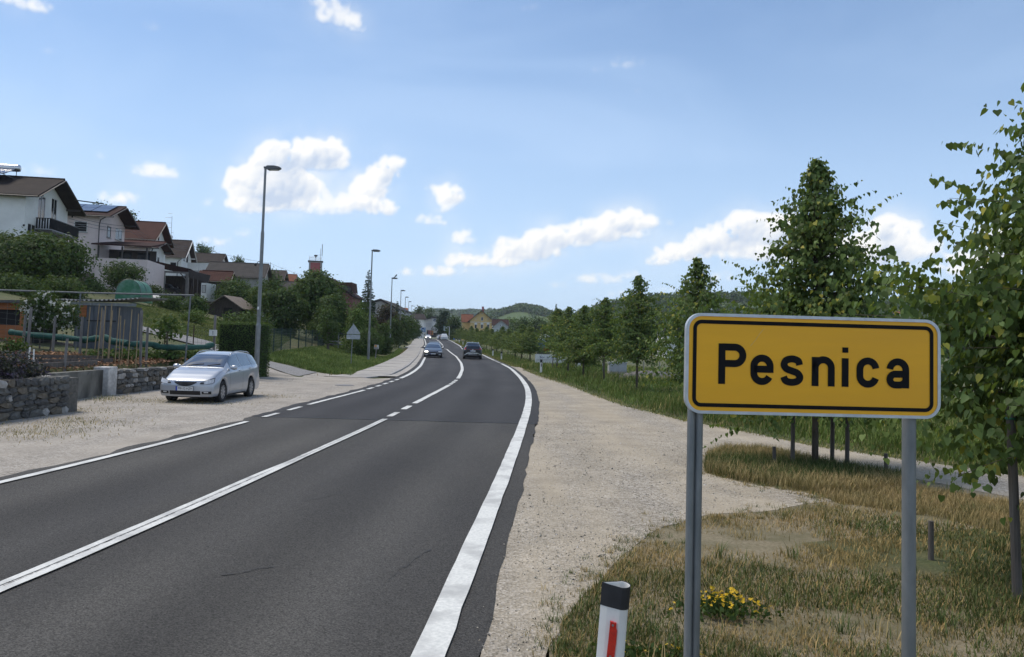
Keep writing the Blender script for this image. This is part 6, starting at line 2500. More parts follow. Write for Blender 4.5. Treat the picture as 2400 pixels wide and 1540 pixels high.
# white louvred terrace
Y = 131
tr = thing('louvred_terrace', 'terrace wall of white horizontal boards right of the white gabled house', 'terrace', (xof(436, Y), Y, zof(436, 652, Y) - 2), rad(4))
s = Y / 1800
MB().span((0, 0, 0), (76 * s, 3, 2 + (652 - 633) * s)).build('base_wall', M_PGREY, tr)
for k in range(6):
    z = 2 + (652 - 631 + k * 2.7) * s
    MB().span((0, -.06, z), (76 * s, 0, z + 2.2 * s)).build('board', M_FRAME, tr)
for k in range(4):
    MB().span((k * 25 * s, .0, 2 + 19 * s), (k * 25 * s + .08, .08, 2 + 37 * s)).build('post', M_GALV, tr)
# carport
Y = 93
s = Y / 1800
cpz = zof(430, 694, Y)
cp = thing('carport', 'open wooden carport with long sloping dark red roof and grey posts', 'carport', (xof(345, Y), Y, cpz), 0)


def cpp(px, py, dy=0):
    q = at(px, py, Y + dy)
    return Vector((q.x - cp.location.x, dy, q.z - cpz))


mb = MB()
a0, a1, b1, b0 = cpp(316, 609), cpp(447, 638), cpp(470, 643, 5), cpp(330, 606, 5)
vs = [a0, a1, b1, b0] + [v + Vector((0, 0, .75 if i < 2 else .3)) for i, v in enumerate((a0, a1, b1, b0))]
mb.add([v - Vector((0, 0, .35)) for v in vs], [(3, 2, 1, 0), (4, 5, 6, 7), (0, 1, 5, 4), (1, 2, 6, 5), (2, 3, 7, 6), (3, 0, 4, 7)])
mb.build('roof', R_DRED, cp)
MB().beam(cpp(336, 634), cpp(442, 640), .12, .22).build('beam', M_OLDW, cp)
for px in (381, 437.5):
    q = cpp(px, 693)
    MB().span((q.x - .16, -.14, q.z - .6), (q.x + .16, .14, cpp(px, 638).z)).build('post', M_OLDW, cp)
for px in (381, 437):
    MB().beam(cpp(px - 14, 641), cpp(px, 656), .12, .12).build('brace', M_OLDW, cp)
q0, q1 = cpp(345, 700), cpp(447, 700)
MB().span((q0.x, 4.6, -1), (q1.x, 4.7, cpp(400, 640).z)).build('back_wall', M_DKW, cp)
MB().span((cpp(393, 0).x, 4.5, cpp(0, 676).z), (cpp(414, 0).x, 4.58, cpp(0, 656).z)).build('opening', M_PW, cp)
q = cpp(403, 666); MB().span((q.x - .08, 4.44, cpp(0, 676).z), (q.x + .02, 4.5, cpp(0, 656).z)).build('bar', M_DARKM, cp)
MB().span((q0.x, -.3, -1.5), (q1.x + 1.4, 4.6, cpp(0, 696).z)).build('floor_slab', M_CONC, cp)
for k in range(3):
    z = cpp(0, 682).z + k * .24
    MB().span((cpp(415, 0).x, -.05, z - .5), (cpp(448, 0).x, .0, z - .28)).build('board', mat('new_board', (.26, .19, .10), (.34, .26, .15), 5, .8), cp)
# white cabin at its right end
q0, q1 = cpp(472, 698), cpp(485, 698)
MB().span((q0.x, -.2, cpp(0, 692).z), (q1.x, 2.6, cpp(0, 650).z)).build('end_cabin', M_PW, cp)
fr = MB().span((q0.x + .12, -.25, cpp(0, 673).z), (q0.x + .12 + .45, -.2, cpp(0, 655).z)).build('window', M_FRAMED, cp)
MB().span((q0.x + .16, -.27, cpp(0, 672).z), (q0.x + .12 + .40, -.25, cpp(0, 656).z)).build('pane', M_CURT, fr)
mb = MB(); mb.beam(cpp(440, 641), cpp(491, 654), .9, .14, (0, 1, 0)); mb.build('cabin_roof', M_FRAMED, cp)
for px in (452, 462):
    q = cpp(px, 690); MB().span((q.x - .04, -.1, q.z - .2), (q.x + .04, 0, cpp(px, 648).z)).build('post', M_FRAMED, cp)
MB().span((cpp(447, 0).x, 1.2, -1.2), (cpp(472, 0).x, 1.3, cpp(0, 650).z)).build('back_wall', M_DKW, cp)
MB().span((cpp(447, 0).x, -.2, -2.2), (cpp(486, 0).x, 2.6, cpp(0, 692).z - .02)).build('plinth', M_PGREY, cp)

# fire station with red drying tower
Y = 185
fs = thing('station_building', 'big dark red roofed building with a dormer window band behind the trees', 'building', (xof(745, Y), Y, gz(xof(745, Y), Y) - 1))
s = Y / 1800


def fp_(px, py): q = at(px, py, Y); return (q.x - fs.location.x, q.z - fs.location.z)


MB().prism([fp_(700, 760), fp_(826, 760), fp_(826, 694), fp_(760, 652), fp_(742, 645), fp_(700, 662)], .3, 12, 'xz').build('wall', mat('plaster_dull_red', (.17, .065, .062), (.21, .085, .08), 1.5, .9), fs)
MB().prism([fp_(692, 660), fp_(742, 640), fp_(742, 643.5), fp_(692, 664)], -.4, 12.5, 'xz').build('roof', R_DRED, fs)
MB().prism([fp_(742, 640), fp_(760, 645.6), fp_(831, 695), fp_(831, 699), fp_(758, 651), fp_(742, 644)], -.4, 12.5, 'xz').build('roof', R_DRED, fs)
MB().prism([fp_(756, 650), fp_(800, 678), fp_(800, 690), fp_(750, 690)], .05, .3, 'xz').build('gable_cladding', R_DRED, fs)
dm = MB(); dm.prism([fp_(797, 666), fp_(824, 666), fp_(824, 684), fp_(797, 682)], -.2, 5, 'xz'); d_ = dm.build('dormer', M_FRAMED, fs)
for k in range(4):
    x0, x1 = fp_(798 + k * 5.2, 0)[0], fp_(802.4 + k * 5.2, 0)[0]
    MB().span((x0, -.3, fp_(0, 680)[1]), (x1, -.22, fp_(0, 669)[1])).build('pane', M_GLASS, d_)
MB().prism([fp_(800, 662), fp_(825.5, 662), fp_(828, 686), fp_(822, 672), fp_(797, 667)], -.5, 5.5, 'xz').build('dormer_roof', R_RED, fs)
for px in (813, 819.5):
    fr = MB().span((fp_(px, 0)[0], .2, fp_(0, 711)[1]), (fp_(px + 3.4, 0)[0], .28, fp_(0, 700)[1])).build('window', M_FRAME, fs)
    MB().span((fp_(px + .8, 0)[0], .15, fp_(0, 710)[1]), (fp_(px + 2.6, 0)[0], .2, fp_(0, 701)[1])).build('pane', M_GLASS, fr)
Y = 183
tw = thing('drying_tower', 'square red and grey tower with roof railing, siren and mast', 'tower', (xof(736, Y), Y, gz(xof(736, Y), Y) - 1), rad(14))
s = Y / 1800
ht = zof(736, 613, Y) - tw.location.z
wv = 30 * s
MB().box((0, wv / 2, ht / 2), (wv, wv, ht)).build('shaft', M_PGREY, tw)
for (c_, sz) in (((0, -.03, ht - 2.2), (wv * .74, .06, 3.9)), ((0, -.03, ht - 7), (wv * .74, .06, 4.5))):
    MB().box(c_, sz).build('red_panel', M_PRED, tw)
MB().box((wv / 2 + .03, wv / 2, ht - 2.4), (.06, wv * .6, 4)).build('side_panel', M_FRAMED, tw)
MB().box((0, wv / 2, ht + .1), (wv * 1.16, wv * 1.16, .22)).build('cap', M_DARKM, tw)
rl = MB()
for zz in (.45, .85, 1.2):
    for a, b in (((-1, 0), (1, 0)), ((1, 0), (1, 2)), ((-1, 2), (1, 2)), ((-1, 0), (-1, 2))):
        rl.tube([(a[0] * wv * .47, a[1] * wv * .47, ht + zz), (b[0] * wv * .47, b[1] * wv * .47, ht + zz)], .03, 5)
for a in ((-1, 0), (1, 0), (1, 2), (-1, 2), (0, 0)):
    rl.tube([(a[0] * wv * .47, a[1] * wv * .47, ht + .2), (a[0] * wv * .47, a[1] * wv * .47, ht + 1.2)], .03, 5)
rl.build('railing', M_FRAME, tw)
MB().lathe([(.05, ht), (.06, ht + 1.0), (.12, ht + 1.2), (.42, ht + 1.55), (.42, ht + 1.7), (0, ht + 1.8)], 12, c=(0, wv / 2, 0)).build('siren', M_DARKM, tw)
MB().tube([(wv * .36, .4, ht), (wv * .36, .4, ht + 3.2)], .05, 6).build('mast', M_GALV, tw)
MB().box((wv * .36 + .35, .4, ht + 2.9), (.16, .16, 2.8)).build('aerial', M_PGREY, tw)
MB().beam((0, wv / 2, ht + 1.7), (wv * .36, .4, ht + 1.7), .05, .05).build('brace', M_GALV, tw)

# wires from house to house
M_CABLE = mat('cable', (.06, .06, .065), None, 10, .7)
mb = MB()
chain = [(145, 506, 76), (309, 605 - 92, 93), (388, 560, 112), (450, 575, 134), (633, 616, 160)]
wr = thing('overhead_wire', 'thin sagging overhead wires strung from gable to gable on the left', 'wire', at(164, 503, 77))
o_ = wr.location.copy()
P = [at(264 * 1 - 0, 504.5, 77) * 0 + at(163, 504, 77), at(308, 530 - 0, 95), at(384, 565, 113), at(455, 578, 136), at(634, 617, 160), at(735, 652, 184)]
for off in (0, .35, .7):
    q = []
    for i in range(len(P) - 1):
        if off > 0 and i > 2:
            break
        for k in range(7):
            t = k / 6
            q.append(P[i] + (P[i + 1] - P[i]) * t - Vector((0, 0, off + 2.2 * t * (1 - t) * .5)) - o_)
    w_ = MB().tube(q, .022, 4).build('wire', M_CABLE, wr)
for (px, py, Y) in ((258 * .155 * 0 + 166, 504, 77), (306, 533, 95), (382, 563, 113), (452, 580, 136)):
    q = at(px, py, Y) - o_
    MB().beam(q + Vector((-1.2, 0, .0)), q + Vector((.25, 0, .02)), .09, .09).build('bracket', M_DARKM, wr)
    MB().box(q + Vector((.15, 0, -.15)), (.10, .10, .2)).build('insulator', M_BLK, wr)
    MB().box(q + Vector((.2, 0, .12)), (.10, .10, .16)).build('insulator', M_BLK, wr)
q = at(634, 638, 160) - o_
MB().tube([q, at(634, 615, 160) - o_], .05, 5).build('roof_mast', M_DARKM, wr)

# ------------------------------------------------------------------ trees and shrubs of the left slope
def on(px, Y): x = xof(px, Y); return Vector((x, Y, gz(x, Y)))


def tree_px(name, label, cat, x0, x1, ytop, ybot, Y, seed, m=None, n=6000, leaf=.2, **kw):
    s = Y / 1800
    b = on((x0 + x1) / 2, Y)
    zt, zb_ = at((x0 + x1) / 2, ytop, Y).z, at((x0 + x1) / 2, ybot, Y).z
    b.z = min(b.z, zb_)
    return leafy_tree(name, label, cat, b, zt - b.z, (x1 - x0) / 2 * s, seed, m, n, leaf, **kw)


tree_px('broad_tree', 'large dark rounded tree below the white house at the left edge', 'tree', -110, 192, 548, 700, 56, 101, M_LEAFD, 26000, .25, bare=.05, trunk_r=.3)
tree_px('shrub', 'dark low bushes behind the orange shed and the white roses', 'shrub', -80, 110, 640, 704, 46, 160, M_LEAFD, 6000, .17, bare=0, trunk=False)
tree_px('shrub', 'dark bush between the roses and the green tunnel', 'shrub', 96, 200, 652, 706, 50, 161, M_LEAFD, 4000, .17, bare=0, trunk=False)
tree_px('shrub', 'dark green shrub in front of the terrace of the pink house', 'shrub', 236, 340, 613, 680, 78, 102, M_LEAFD, 4500, .22, bare=0, trunk=False)
tree_px('shrub', 'low shrub at the stone base of the pink house', 'shrub', 186, 252, 655, 694, 72, 103, M_LEAFM, 2000, .2, bare=0, trunk=False)
tree_px('shrub', 'dark low bushes under the left end of the carport', 'shrub', 332, 384, 668, 720, 80, 104, M_LEAFD, 2600, .2, bare=0, trunk=False)
tree_px('shrub', 'mixed garden bushes in front of the carport plinth', 'shrub', 362, 436, 690, 738, 72, 105, M_LEAFM, 3200, .17, bare=0, trunk=False)
tree_px('shrub', 'bushes between the carport and the small wooden shed', 'shrub', 430, 492, 692, 742, 70, 106, M_LEAFM, 3000, .17, bare=0, trunk=False)
tree_px('shrub', 'leafy plants along the lawn edge by the small wooden shed', 'shrub', 425, 490, 728, 752, 60, 107, M_LEAFL, 1500, .13, bare=0, trunk=False)
tree_px('fruit_tree', 'loose green fruit tree behind the small wooden shed', 'tree', 498, 612, 652, 752, 95, 108, M_LEAFM, 7500, .24, bare=.2, trunk_r=.16)
tree_px('fruit_tree', 'fruit tree partly hidden behind the first lamp post', 'tree', 580, 672, 655, 770, 88, 109, M_LEAFM, 6500, .24, bare=.15, trunk_r=.16)
tree_px('shrub', 'bushes on the lawn between the small wooden shed and the hedge', 'shrub', 512, 640, 728, 778, 56, 110, M_LEAFD, 4200, .17, bare=0, trunk=False)
tree_px('broad_tree', 'big broad tree in front of the red tower building', 'tree', 676, 815, 636, 800, 84, 111, M_LEAFM, 20000, .30, bare=.08, trunk_r=.25)
tree_px('broad_tree', 'dark dense tree left of the big tree by the tower', 'tree', 622, 722, 676, 800, 78, 112, M_LEAFD, 7500, .25, bare=.05, trunk_r=.2)
tree_px('broad_tree', 'green tree filling the gap above the mesh fence', 'tree', 730, 830, 690, 808, 76, 113, M_LEAFD, 7500, .24, bare=.05, trunk_r=.2)
tree_px('shrub', 'thin brownish bush hanging over the mesh fence', 'shrub', 746, 800, 716, 775, 68, 114, M_LEAFM, 1500, .18, bare=.1)
tree_px('broad_tree', 'dark small tree between the grey roof and the yellow house', 'tree', 619, 664, 633, 690, 140, 115, M_LEAFD, 2600, .4, bare=.05)
tree_px('light_shrub', 'light green shrub to the right of the warning sign', 'shrub', 808, 866, 722, 800, 72, 116, M_LEAFL, 4200, .18, bare=0, trunk=False)
tree_px('broad_tree', 'grey green round tree below the spruce', 'tree', 820, 882, 708, 790, 96, 117, M_LEAFM, 4200, .26, bare=0)
tree_px('purple_tree', 'dark purple leaved tree beside the second lamp post', 'tree', 882, 942, 716, 790, 120, 118, M_PURP, 6500, .3, bare=.05)
tree_px('tall_hedge', 'clipped rounded hedge behind the notice board', 'hedge', 812, 906, 768, 842, 70, 119, M_HEDGE, 13000, .13, bare=-.2, trunk=False)
tree_px('tall_hedge', 'tall bushy hedge next to the third lamp', 'hedge', 872, 926, 758, 836, 86, 120, M_HEDGE, 6500, .18, bare=-.2, trunk=False)
tree_px('shrub', 'dark shrub beyond the third lamp', 'shrub', 916, 942, 748, 812, 112, 121, M_LEAFD, 2800, .26, bare=0, trunk=False)
for i, (x0, x1, yt, yb, Y) in enumerate(((930, 958, 738, 808, 140), (946, 970, 744, 800, 165), (955, 977, 750, 796, 190), (966, 986, 754, 794, 225))):
    tree_px('roadside_tree', f'dark tree in the line of trees behind the far lamps, {["first", "second", "third", "last"][i]} along the road', 'tree', x0, x1, yt, yb, Y, 130 + i, M_LEAFD, 2400, .4, bare=0)
s = 135 / 1800
b = on(862, 135)
spruce('spruce_tree', 'tall dark spruce left of the second lamp', b, at(862, 633, 135).z - b.z, 27 * s, 140, n=60, leaf=.42)
b = on(932, 190)
spruce('cypress_tree', 'slim dark conifer above the roofs between the third and fourth lamp', b, at(932, 706, 190).z - b.z, 7 * 190 / 1800, 141, n=40, leaf=.5)
for (px, yt, w_, Y, lab, sd) in ((468, 574, 14, 190, 'distant bushy tree right of the aerial', 150), (482, 578, 26, 200, 'distant round tree behind the louvred terrace', 151), (556, 602, 28, 210, 'distant tree at the end of the black roofed house', 152), (222, 473, 70, 150, 'wide tree top showing above the solar panels', 153), (296, 500, 16, 150, 'tree top peeping out right of the pink house roof', 154)):
    s = Y / 1800
    b = on(px, Y); zt = at(px, yt, Y).z
    b.z = zt - 9
    leafy_tree('skyline_tree', lab, 'tree', b, 9, w_ / 2 * s * 1.2, sd, M_LEAFD, 2600, .45, bare=.1)
# small lean-to with metal frame behind the fence
b = on(805, 74)
lt = thing('garden_shelter', 'small dark roofed shelter with pale railing behind the mesh fence', 'shelter', b)
s = 74 / 1800
MB().beam((-34 * s, 0, (790 - 744) * s), (14 * s, 0, (790 - 752) * s), .1, .18, (0, 1, 0)).build('roof', M_DARKM, lt)
for dx in (-30, -8, 12):
    MB().tube([(dx * s, 0, 0), (dx * s, 0, (790 - 750) * s)], .05, 6).build('post', M_GALV, lt)
for dz in (768, 774):
    MB().tube([(-28 * s, -.1, (790 - dz) * s), (12 * s, -.1, (790 - dz - 2) * s)], .04, 5).build('rail', M_GALV, lt)

# ------------------------------------------------------------------ vehicles
def paint(name, c, metal=.0, rough=.28):
    return mat(name, c, None, 40, rough, 0, metal=metal, spec=.5, coat=.8)


M_SILV = mat('silver_paint', (.40, .43, .47), (.44, .47, .51), 60, .34, 0, metal=.5, coat=.9)
M_NAVY = paint('navy_paint', (.010, .013, .022))
M_BLACKP = paint('black_paint', (.006, .007, .010))
M_BLUEP = paint('blue_paint', (.012, .022, .045))
M_WHITEP = paint('white_paint', (.66, .67, .68))
M_GREYP = paint('grey_paint', (.035, .038, .042), .2)
M_REDP = paint('red_paint', (.36, .012, .014))
M_CGLASS = mat('car_glass', (.010, .013, .016), (.016, .02, .024), 2, .03, spec=.9, coat=1.0)
M_CGLASS.node_tree.nodes['Principled BSDF'].inputs['IOR'].default_value = 1.9
M_TYRE = mat('tyre_rubber', (.012, .012, .012), (.022, .022, .022), 20, .85)
M_RIM = mat('rim_alloy', (.42, .43, .45), None, 30, .35, metal=.7)
M_TRIM = mat('black_trim', (.010, .010, .011), None, 30, .6)
M_CHR = mat('chrome_trim', (.55, .56, .57), None, 30, .2, metal=.9)
M_HEADL = mat('headlamp_glass', (.40, .42, .44), (.62, .64, .66), 14, .12, spec=.8, coat=1)
M_TAIL = mat('tail_lamp', (.22, .006, .008), (.34, .012, .012), 12, .2, coat=.8)
M_LIT = mat('lit_headlamp', (.9, .9, .85), None, 10, .2, emit=(1.0, .95, .85), estr=5.0)
M_PLATE = mat('plate_white', (.66, .66, .64), None, 30, .5)
M_PBLUE = mat('plate_blue', (.01, .05, .38), None, 30, .5)


def text_mesh(txt, size, name):
    cu = bpy.data.curves.new(name, 'FONT')
    cu.body = txt
    cu.size = size
    cu.align_x = 'CENTER'
    cu.align_y = 'CENTER'
    cu.resolution_u = 2
    ob = bpy.data.objects.new(name, cu)
    C.objects.link(ob)
    bpy.context.view_layer.update()
    me = bpy.data.meshes.new_from_object(ob.evaluated_get(bpy.context.evaluated_depsgraph_get()))
    bpy.data.objects.remove(ob)
    return me


class Car:
    """lofted car: nose at x=0, tail at x=L, y across, z up; the thing's origin lies on the road at mid length"""

    def __init__(s, label, loc, heading, L=4.25, W=1.70, top=None, belt=None, wheels=(.84, 3.31), wr=.31, pm=None, lean_r=.0, cat='car', group=None, sill=.21, name='car', fb=.16, rb=.07):
        s.L, s.W, s.wheels, s.wr, s.sill, s.fb, s.rb = L, W, wheels, wr, sill, fb, rb
        s.top = np.array(top); s.bel = np.array(belt)
        s.root = thing(name, label, cat, loc, heading, group)
        xs = np.unique(np.concatenate([np.linspace(0, L, 76)] + [np.linspace(w - wr - .08, w + wr + .08, 19) for w in wheels]))
        half = [s.S(x) for x in xs]
        n = half[0].shape[0]
        rows = []
        for h in half:
            m_ = h[::-1].copy(); m_[:, 1] *= -1
            rows.append(np.concatenate([h, m_[1:]]))
        mb = MB()
        mb.grid(rows)
        for i, r in ((0, rows[0]), (-1, rows[-1])):
            h = half[i]
            x = xs[i]
            g = []
            base = s.dense(x)
            for k in range(n):
                g.append([s.deform(x, base[k][0] * t, base[k][1]) for t in np.linspace(1, -1, 13)])
            mb.grid(g)
        bm = bmesh.new()
        me = mb.mesh('body')
        bm.from_mesh(me)
        bmesh.ops.remove_doubles(bm, verts=bm.verts, dist=.002)
        bmesh.ops.recalc_face_normals(bm, faces=bm.faces)
        bm.to_mesh(me); bm.free()
        me.shade_smooth()
        o = bpy.data.objects.new('body', me); C.objects.link(o); o.parent = s.root
        o.location = (-L / 2, 0, 0)
        me.materials.append(pm)
        s.pm = pm
        # dark floor and wheel housings
        mb = MB()
        mb.box((L / 2, 0, .34), (L - .5, W - .42, .34))
        mb.box((L / 2, 0, .26), (wheels[1] - wheels[0] - 2 * wr - .1, W - .12, .16))
        for w in wheels:
            mb.box((w, 0, .52), (2 * wr + .06, W - .10 - .30, .5))
        s.put(mb, 'underbody', M_TRIM)

    def put(s, mb, name, m, parent=None, smooth=False, bevel=0):
        o = mb.build(name, m, parent or s.root, smooth, bevel)
        if parent is None:
            o.location = (-s.L / 2, 0, 0)
        return o

    def raw(s, x):
        """half section (y,z) from the sill to the roof centre"""
        zt = float(np.interp(x, s.top[:, 0], s.top[:, 1]))
        zb = min(float(np.interp(x, s.bel[:, 0], s.bel[:, 1])), zt - .015)
        q = x / s.L
        w = s.W / 2 * (1 - .05 * max(0, 1 - q / .22) ** 2 - .06 * max(0, (q - .8) / .2) ** 2)
        z0 = s.sill
        for xw in s.wheels:
            R = s.wr + .055
            if abs(x - xw) < R:
                z0 = max(z0, s.wr + math.sqrt(R * R - (x - xw) ** 2))
        z0 = min(z0, zb - .06)
        h = zt - zb
        d = zb - z0
        P = [(w - .05, z0), (w - .012, z0 + .18 * d), (w, z0 + .55 * d), (w - .012, z0 + .86 * d), (w - .045, zb),
             (w - .045 - .24 * h - .03, zb + .52 * h), (w - .05 - .36 * h - .07, zb + .88 * h), ((w - .05) * .64 - .05 * h, zb + .972 * h), (w * .32, zb + .995 * h), (0, zt)]
        return P

    def dense(s, x):
        P = np.array(s.raw(x))
        return np.array(crom([tuple(p) for p in P], 3))

    def deform(s, x, y, z):
        a = abs(y) / (s.W / 2)
        f = s.fb * a ** 2.7 + (.05 * max(0, (.34 - z) / .14) if z < .34 else 0) + .20 * max(0, (z - .52) / .22) ** 1.4 * .5
        r = s.rb * a ** 3 + (.06 * max(0, (.34 - z) / .14) if z < .34 else 0)
        kf = 1 - float(sstep(x, 0, .95))
        kr = float(sstep(x, s.L - .6, s.L))
        return (x + f * kf - r * kr, y, z)

    def S(s, x):
        P = s.dense(x)
        return np.array([s.deform(x, y, z) for y, z in P])

    def pt(s, x, v, side=1):
        """surface point; v runs 0..9 over the section knots"""
        P = s.dense(x)
        k = min(max(v * 3, 0), len(P) - 1)
        i = min(int(k), len(P) - 2)
        q = P[i] + (P[i + 1] - P[i]) * (k - i)
        return Vector(s.deform(x, q[0] * side, q[1]))

    def nrm(s, x, v, side=1):
        a = s.pt(x + .02, v, side) - s.pt(x - .02, v, side)
        b = s.pt(x, v + .08, side) - s.pt(x, v - .08, side)
        n = a.cross(b).normalized()
        c = s.pt(x, v, side)
        if n.dot(Vector((0, c.y, c.z - .5))) < 0:
            n = -n
        return n

    def skin(s, name, m, xs, lo, hi, off=.006, side=1, nv=5, full=False, smooth=True):
        """patch on the body between section parameters lo(x), hi(x); full: across to the other side"""
        rows = []
        for x in xs:
            a, b = lo(x) if callable(lo) else lo, hi(x) if callable(hi) else hi
            vs = np.linspace(a, b, nv)
            r = [s.pt(x, v, side) + s.nrm(x, v, side) * off for v in vs]
            if full:
                r += [s.pt(x, v, -side) + s.nrm(x, v, -side) * off for v in vs[::-1]]
            rows.append(r)
        mb = MB(); mb.grid(rows)
        return s.put(mb, name, m, smooth=smooth)

    def face(s, name, m, end, poly_lo, poly_hi, ys, off=.008, parent=None, nz=4):
        """patch on the nose or tail between heights lo(y), hi(y)"""
        x0 = 0 if end == 'front' else s.L
        sg = -1 if end == 'front' else 1
        rows = []
        for y in ys:
            a, b = poly_lo(y) if callable(poly_lo) else poly_lo, poly_hi(y) if callable(poly_hi) else poly_hi
            rows.append([Vector(s.deform(x0, y, z)) + Vector((sg * off, 0, 0)) for z in np.linspace(a, b, nz)])
        mb = MB(); mb.grid(rows)
        o = mb.build(name, m, parent or s.root, True)
        if parent is None:
            o.location = (-s.L / 2, 0, 0)
        return o

    def wheel_set(s, spokes=7, simple=False):
        for xw in s.wheels:
            for sd in (-1, 1):
                y = sd * (s.W / 2 - .105)
                hub = bpy.data.objects.new('wheel', None)
                C.objects.link(hub); hub.parent = s.root
                hub.location = (xw - s.L / 2, y, s.wr)
                wv, R = .20, s.wr
                MB().lathe([(R * .66, -wv / 2), (R * .93, -wv / 2), (R, -wv / 2 + .03), (R, wv / 2 - .03), (R * .93, wv / 2), (R * .66, wv / 2)], 24, 'y', closed=True).build('tyre', M_TYRE, hub, smooth=True)
                mb = MB()
                yo = sd * (wv / 2 - .025)
                mb.lathe([(R * .67, yo - sd * .03), (R * .67, yo + sd * .01), (R * .61, yo + sd * .01), (R * .60, yo - sd * .03)], 24, 'y')
                for k in range(spokes):
                    a = 2 * math.pi * k / spokes
                    mb.beam((math.cos(a) * R * .08, yo, math.sin(a) * R * .08), (math.cos(a) * R * .63, yo, math.sin(a) * R * .63), .05 * R / .3, .02, (0, 1, 0))
                mb.lathe([(R * .14, yo - .02), (R * .14, yo + .015 * sd)], 12, 'y')
                mb.build('rim', M_RIM, hub)
                MB().lathe([(R * .64, yo - sd * .06), (R * .64, yo - sd * .05)], 18, 'y').build('brake_disc', M_TRIM, hub)

    def windows(s, cowl, wtop, side_x, pillars, rear=None, lo=4.25, hi=6.0, front=True):
        s.skin('windscreen', M_CGLASS, np.linspace(cowl, wtop, 12), lambda x: 5.9 + .12 * (wtop - x) / (wtop - cowl), 9, .005, 1, 8, True)
        edges = [side_x[0]] + [p for p in pillars] + [side_x[1]]
        for sd in (-1, 1):
            for a, b in zip(edges[:-1], edges[1:]):
                a2, b2 = a + .035, b - .035
                if b2 - a2 < .05:
                    continue
                s.skin('side_window', M_CGLASS, np.linspace(a2, b2, 10), lo, hi, .005, sd, 6)
        if rear:
            s.skin('rear_window', M_CGLASS, np.linspace(rear[0], rear[1], 8), 5.9, 9, .006, 1, 8, True)

    def mirrors(s, x, z):
        for sd in (-1, 1):
            y = sd * (s.W / 2 + .075)
            mb = MB()
            mb.tube([(x + .07, y - sd * .085, z - .01), (x + .03, y - sd * .09, z)], [.055, .05], 8)
            mb.lathe([(0.0, -.10), (.055, -.085), (.072, -.02), (.068, .05), (.045, .09), (0, .10)], 12, 'y', (x, y, z))
            s.put(mb, 'mirror', s.pm, smooth=True)

    def plate(s, end, z, txt=None, w=.52, h=.115, off=.03):
        x = -off if end == 'front' else s.L + off
        o = s.put(MB().box((x, 0, z), (.012, w, h)), 'number_plate', M_PLATE)
        sg = -1 if end == 'front' else 1
        MB().box((x + sg * .009, (-sg) * -w * .455 if False else sg * -(w * .455), z), (.003, w * .085, h * .98)).build('blue_band', M_PBLUE, o)
        MB().box((x - sg * .004, 0, z), (.008, w + .016, h + .016)).build('plate_frame', M_TRIM, o)
        if txt:
            me = text_mesh(txt, h * .78, 'plate_text')
            t = bpy.data.objects.new('plate_text', me); C.objects.link(t); t.parent = o
            me.materials.append(M_BLK)
            wdt = max(v.co.x for v in me.vertices) - min(v.co.x for v in me.vertices)
            k = w * .80 / wdt
            t.scale = (k, 1, 1)
            t.rotation_euler = (math.pi / 2, 0, -sg * -math.pi / 2)
            t.location = (x + sg * .0095, sg * .022, z)
        return o


def seg(a, b, n=9): return np.linspace(a, b, n)


# --- silver estate parked on the gravel
TOP = [(0, .66), (.10, .72), (.35, .83), (.7, .915), (1.0, .965), (1.12, .985), (1.4, 1.13), (1.7, 1.27), (1.95, 1.365), (2.15, 1.405), (2.5, 1.44), (2.9, 1.445), (3.3, 1.43), (3.65, 1.395), (3.88, 1.34), (4.02, 1.20), (4.14, 1.02), (4.20, .90), (4.235, .78)]
BEL = [(0, .58), (.3, .70), (.8, .84), (1.1, .895), (1.5, .915), (2.5, .945), (3.4, .985), (3.9, 1.01), (4.05, .98), (4.15, .86), (4.235, .70)]
fw = Vector((*flat(517, 944.4), 0)); rw = Vector((*flat(586.5, 931.5), 0))
hd = Vector((-.03, -1)).normalized()
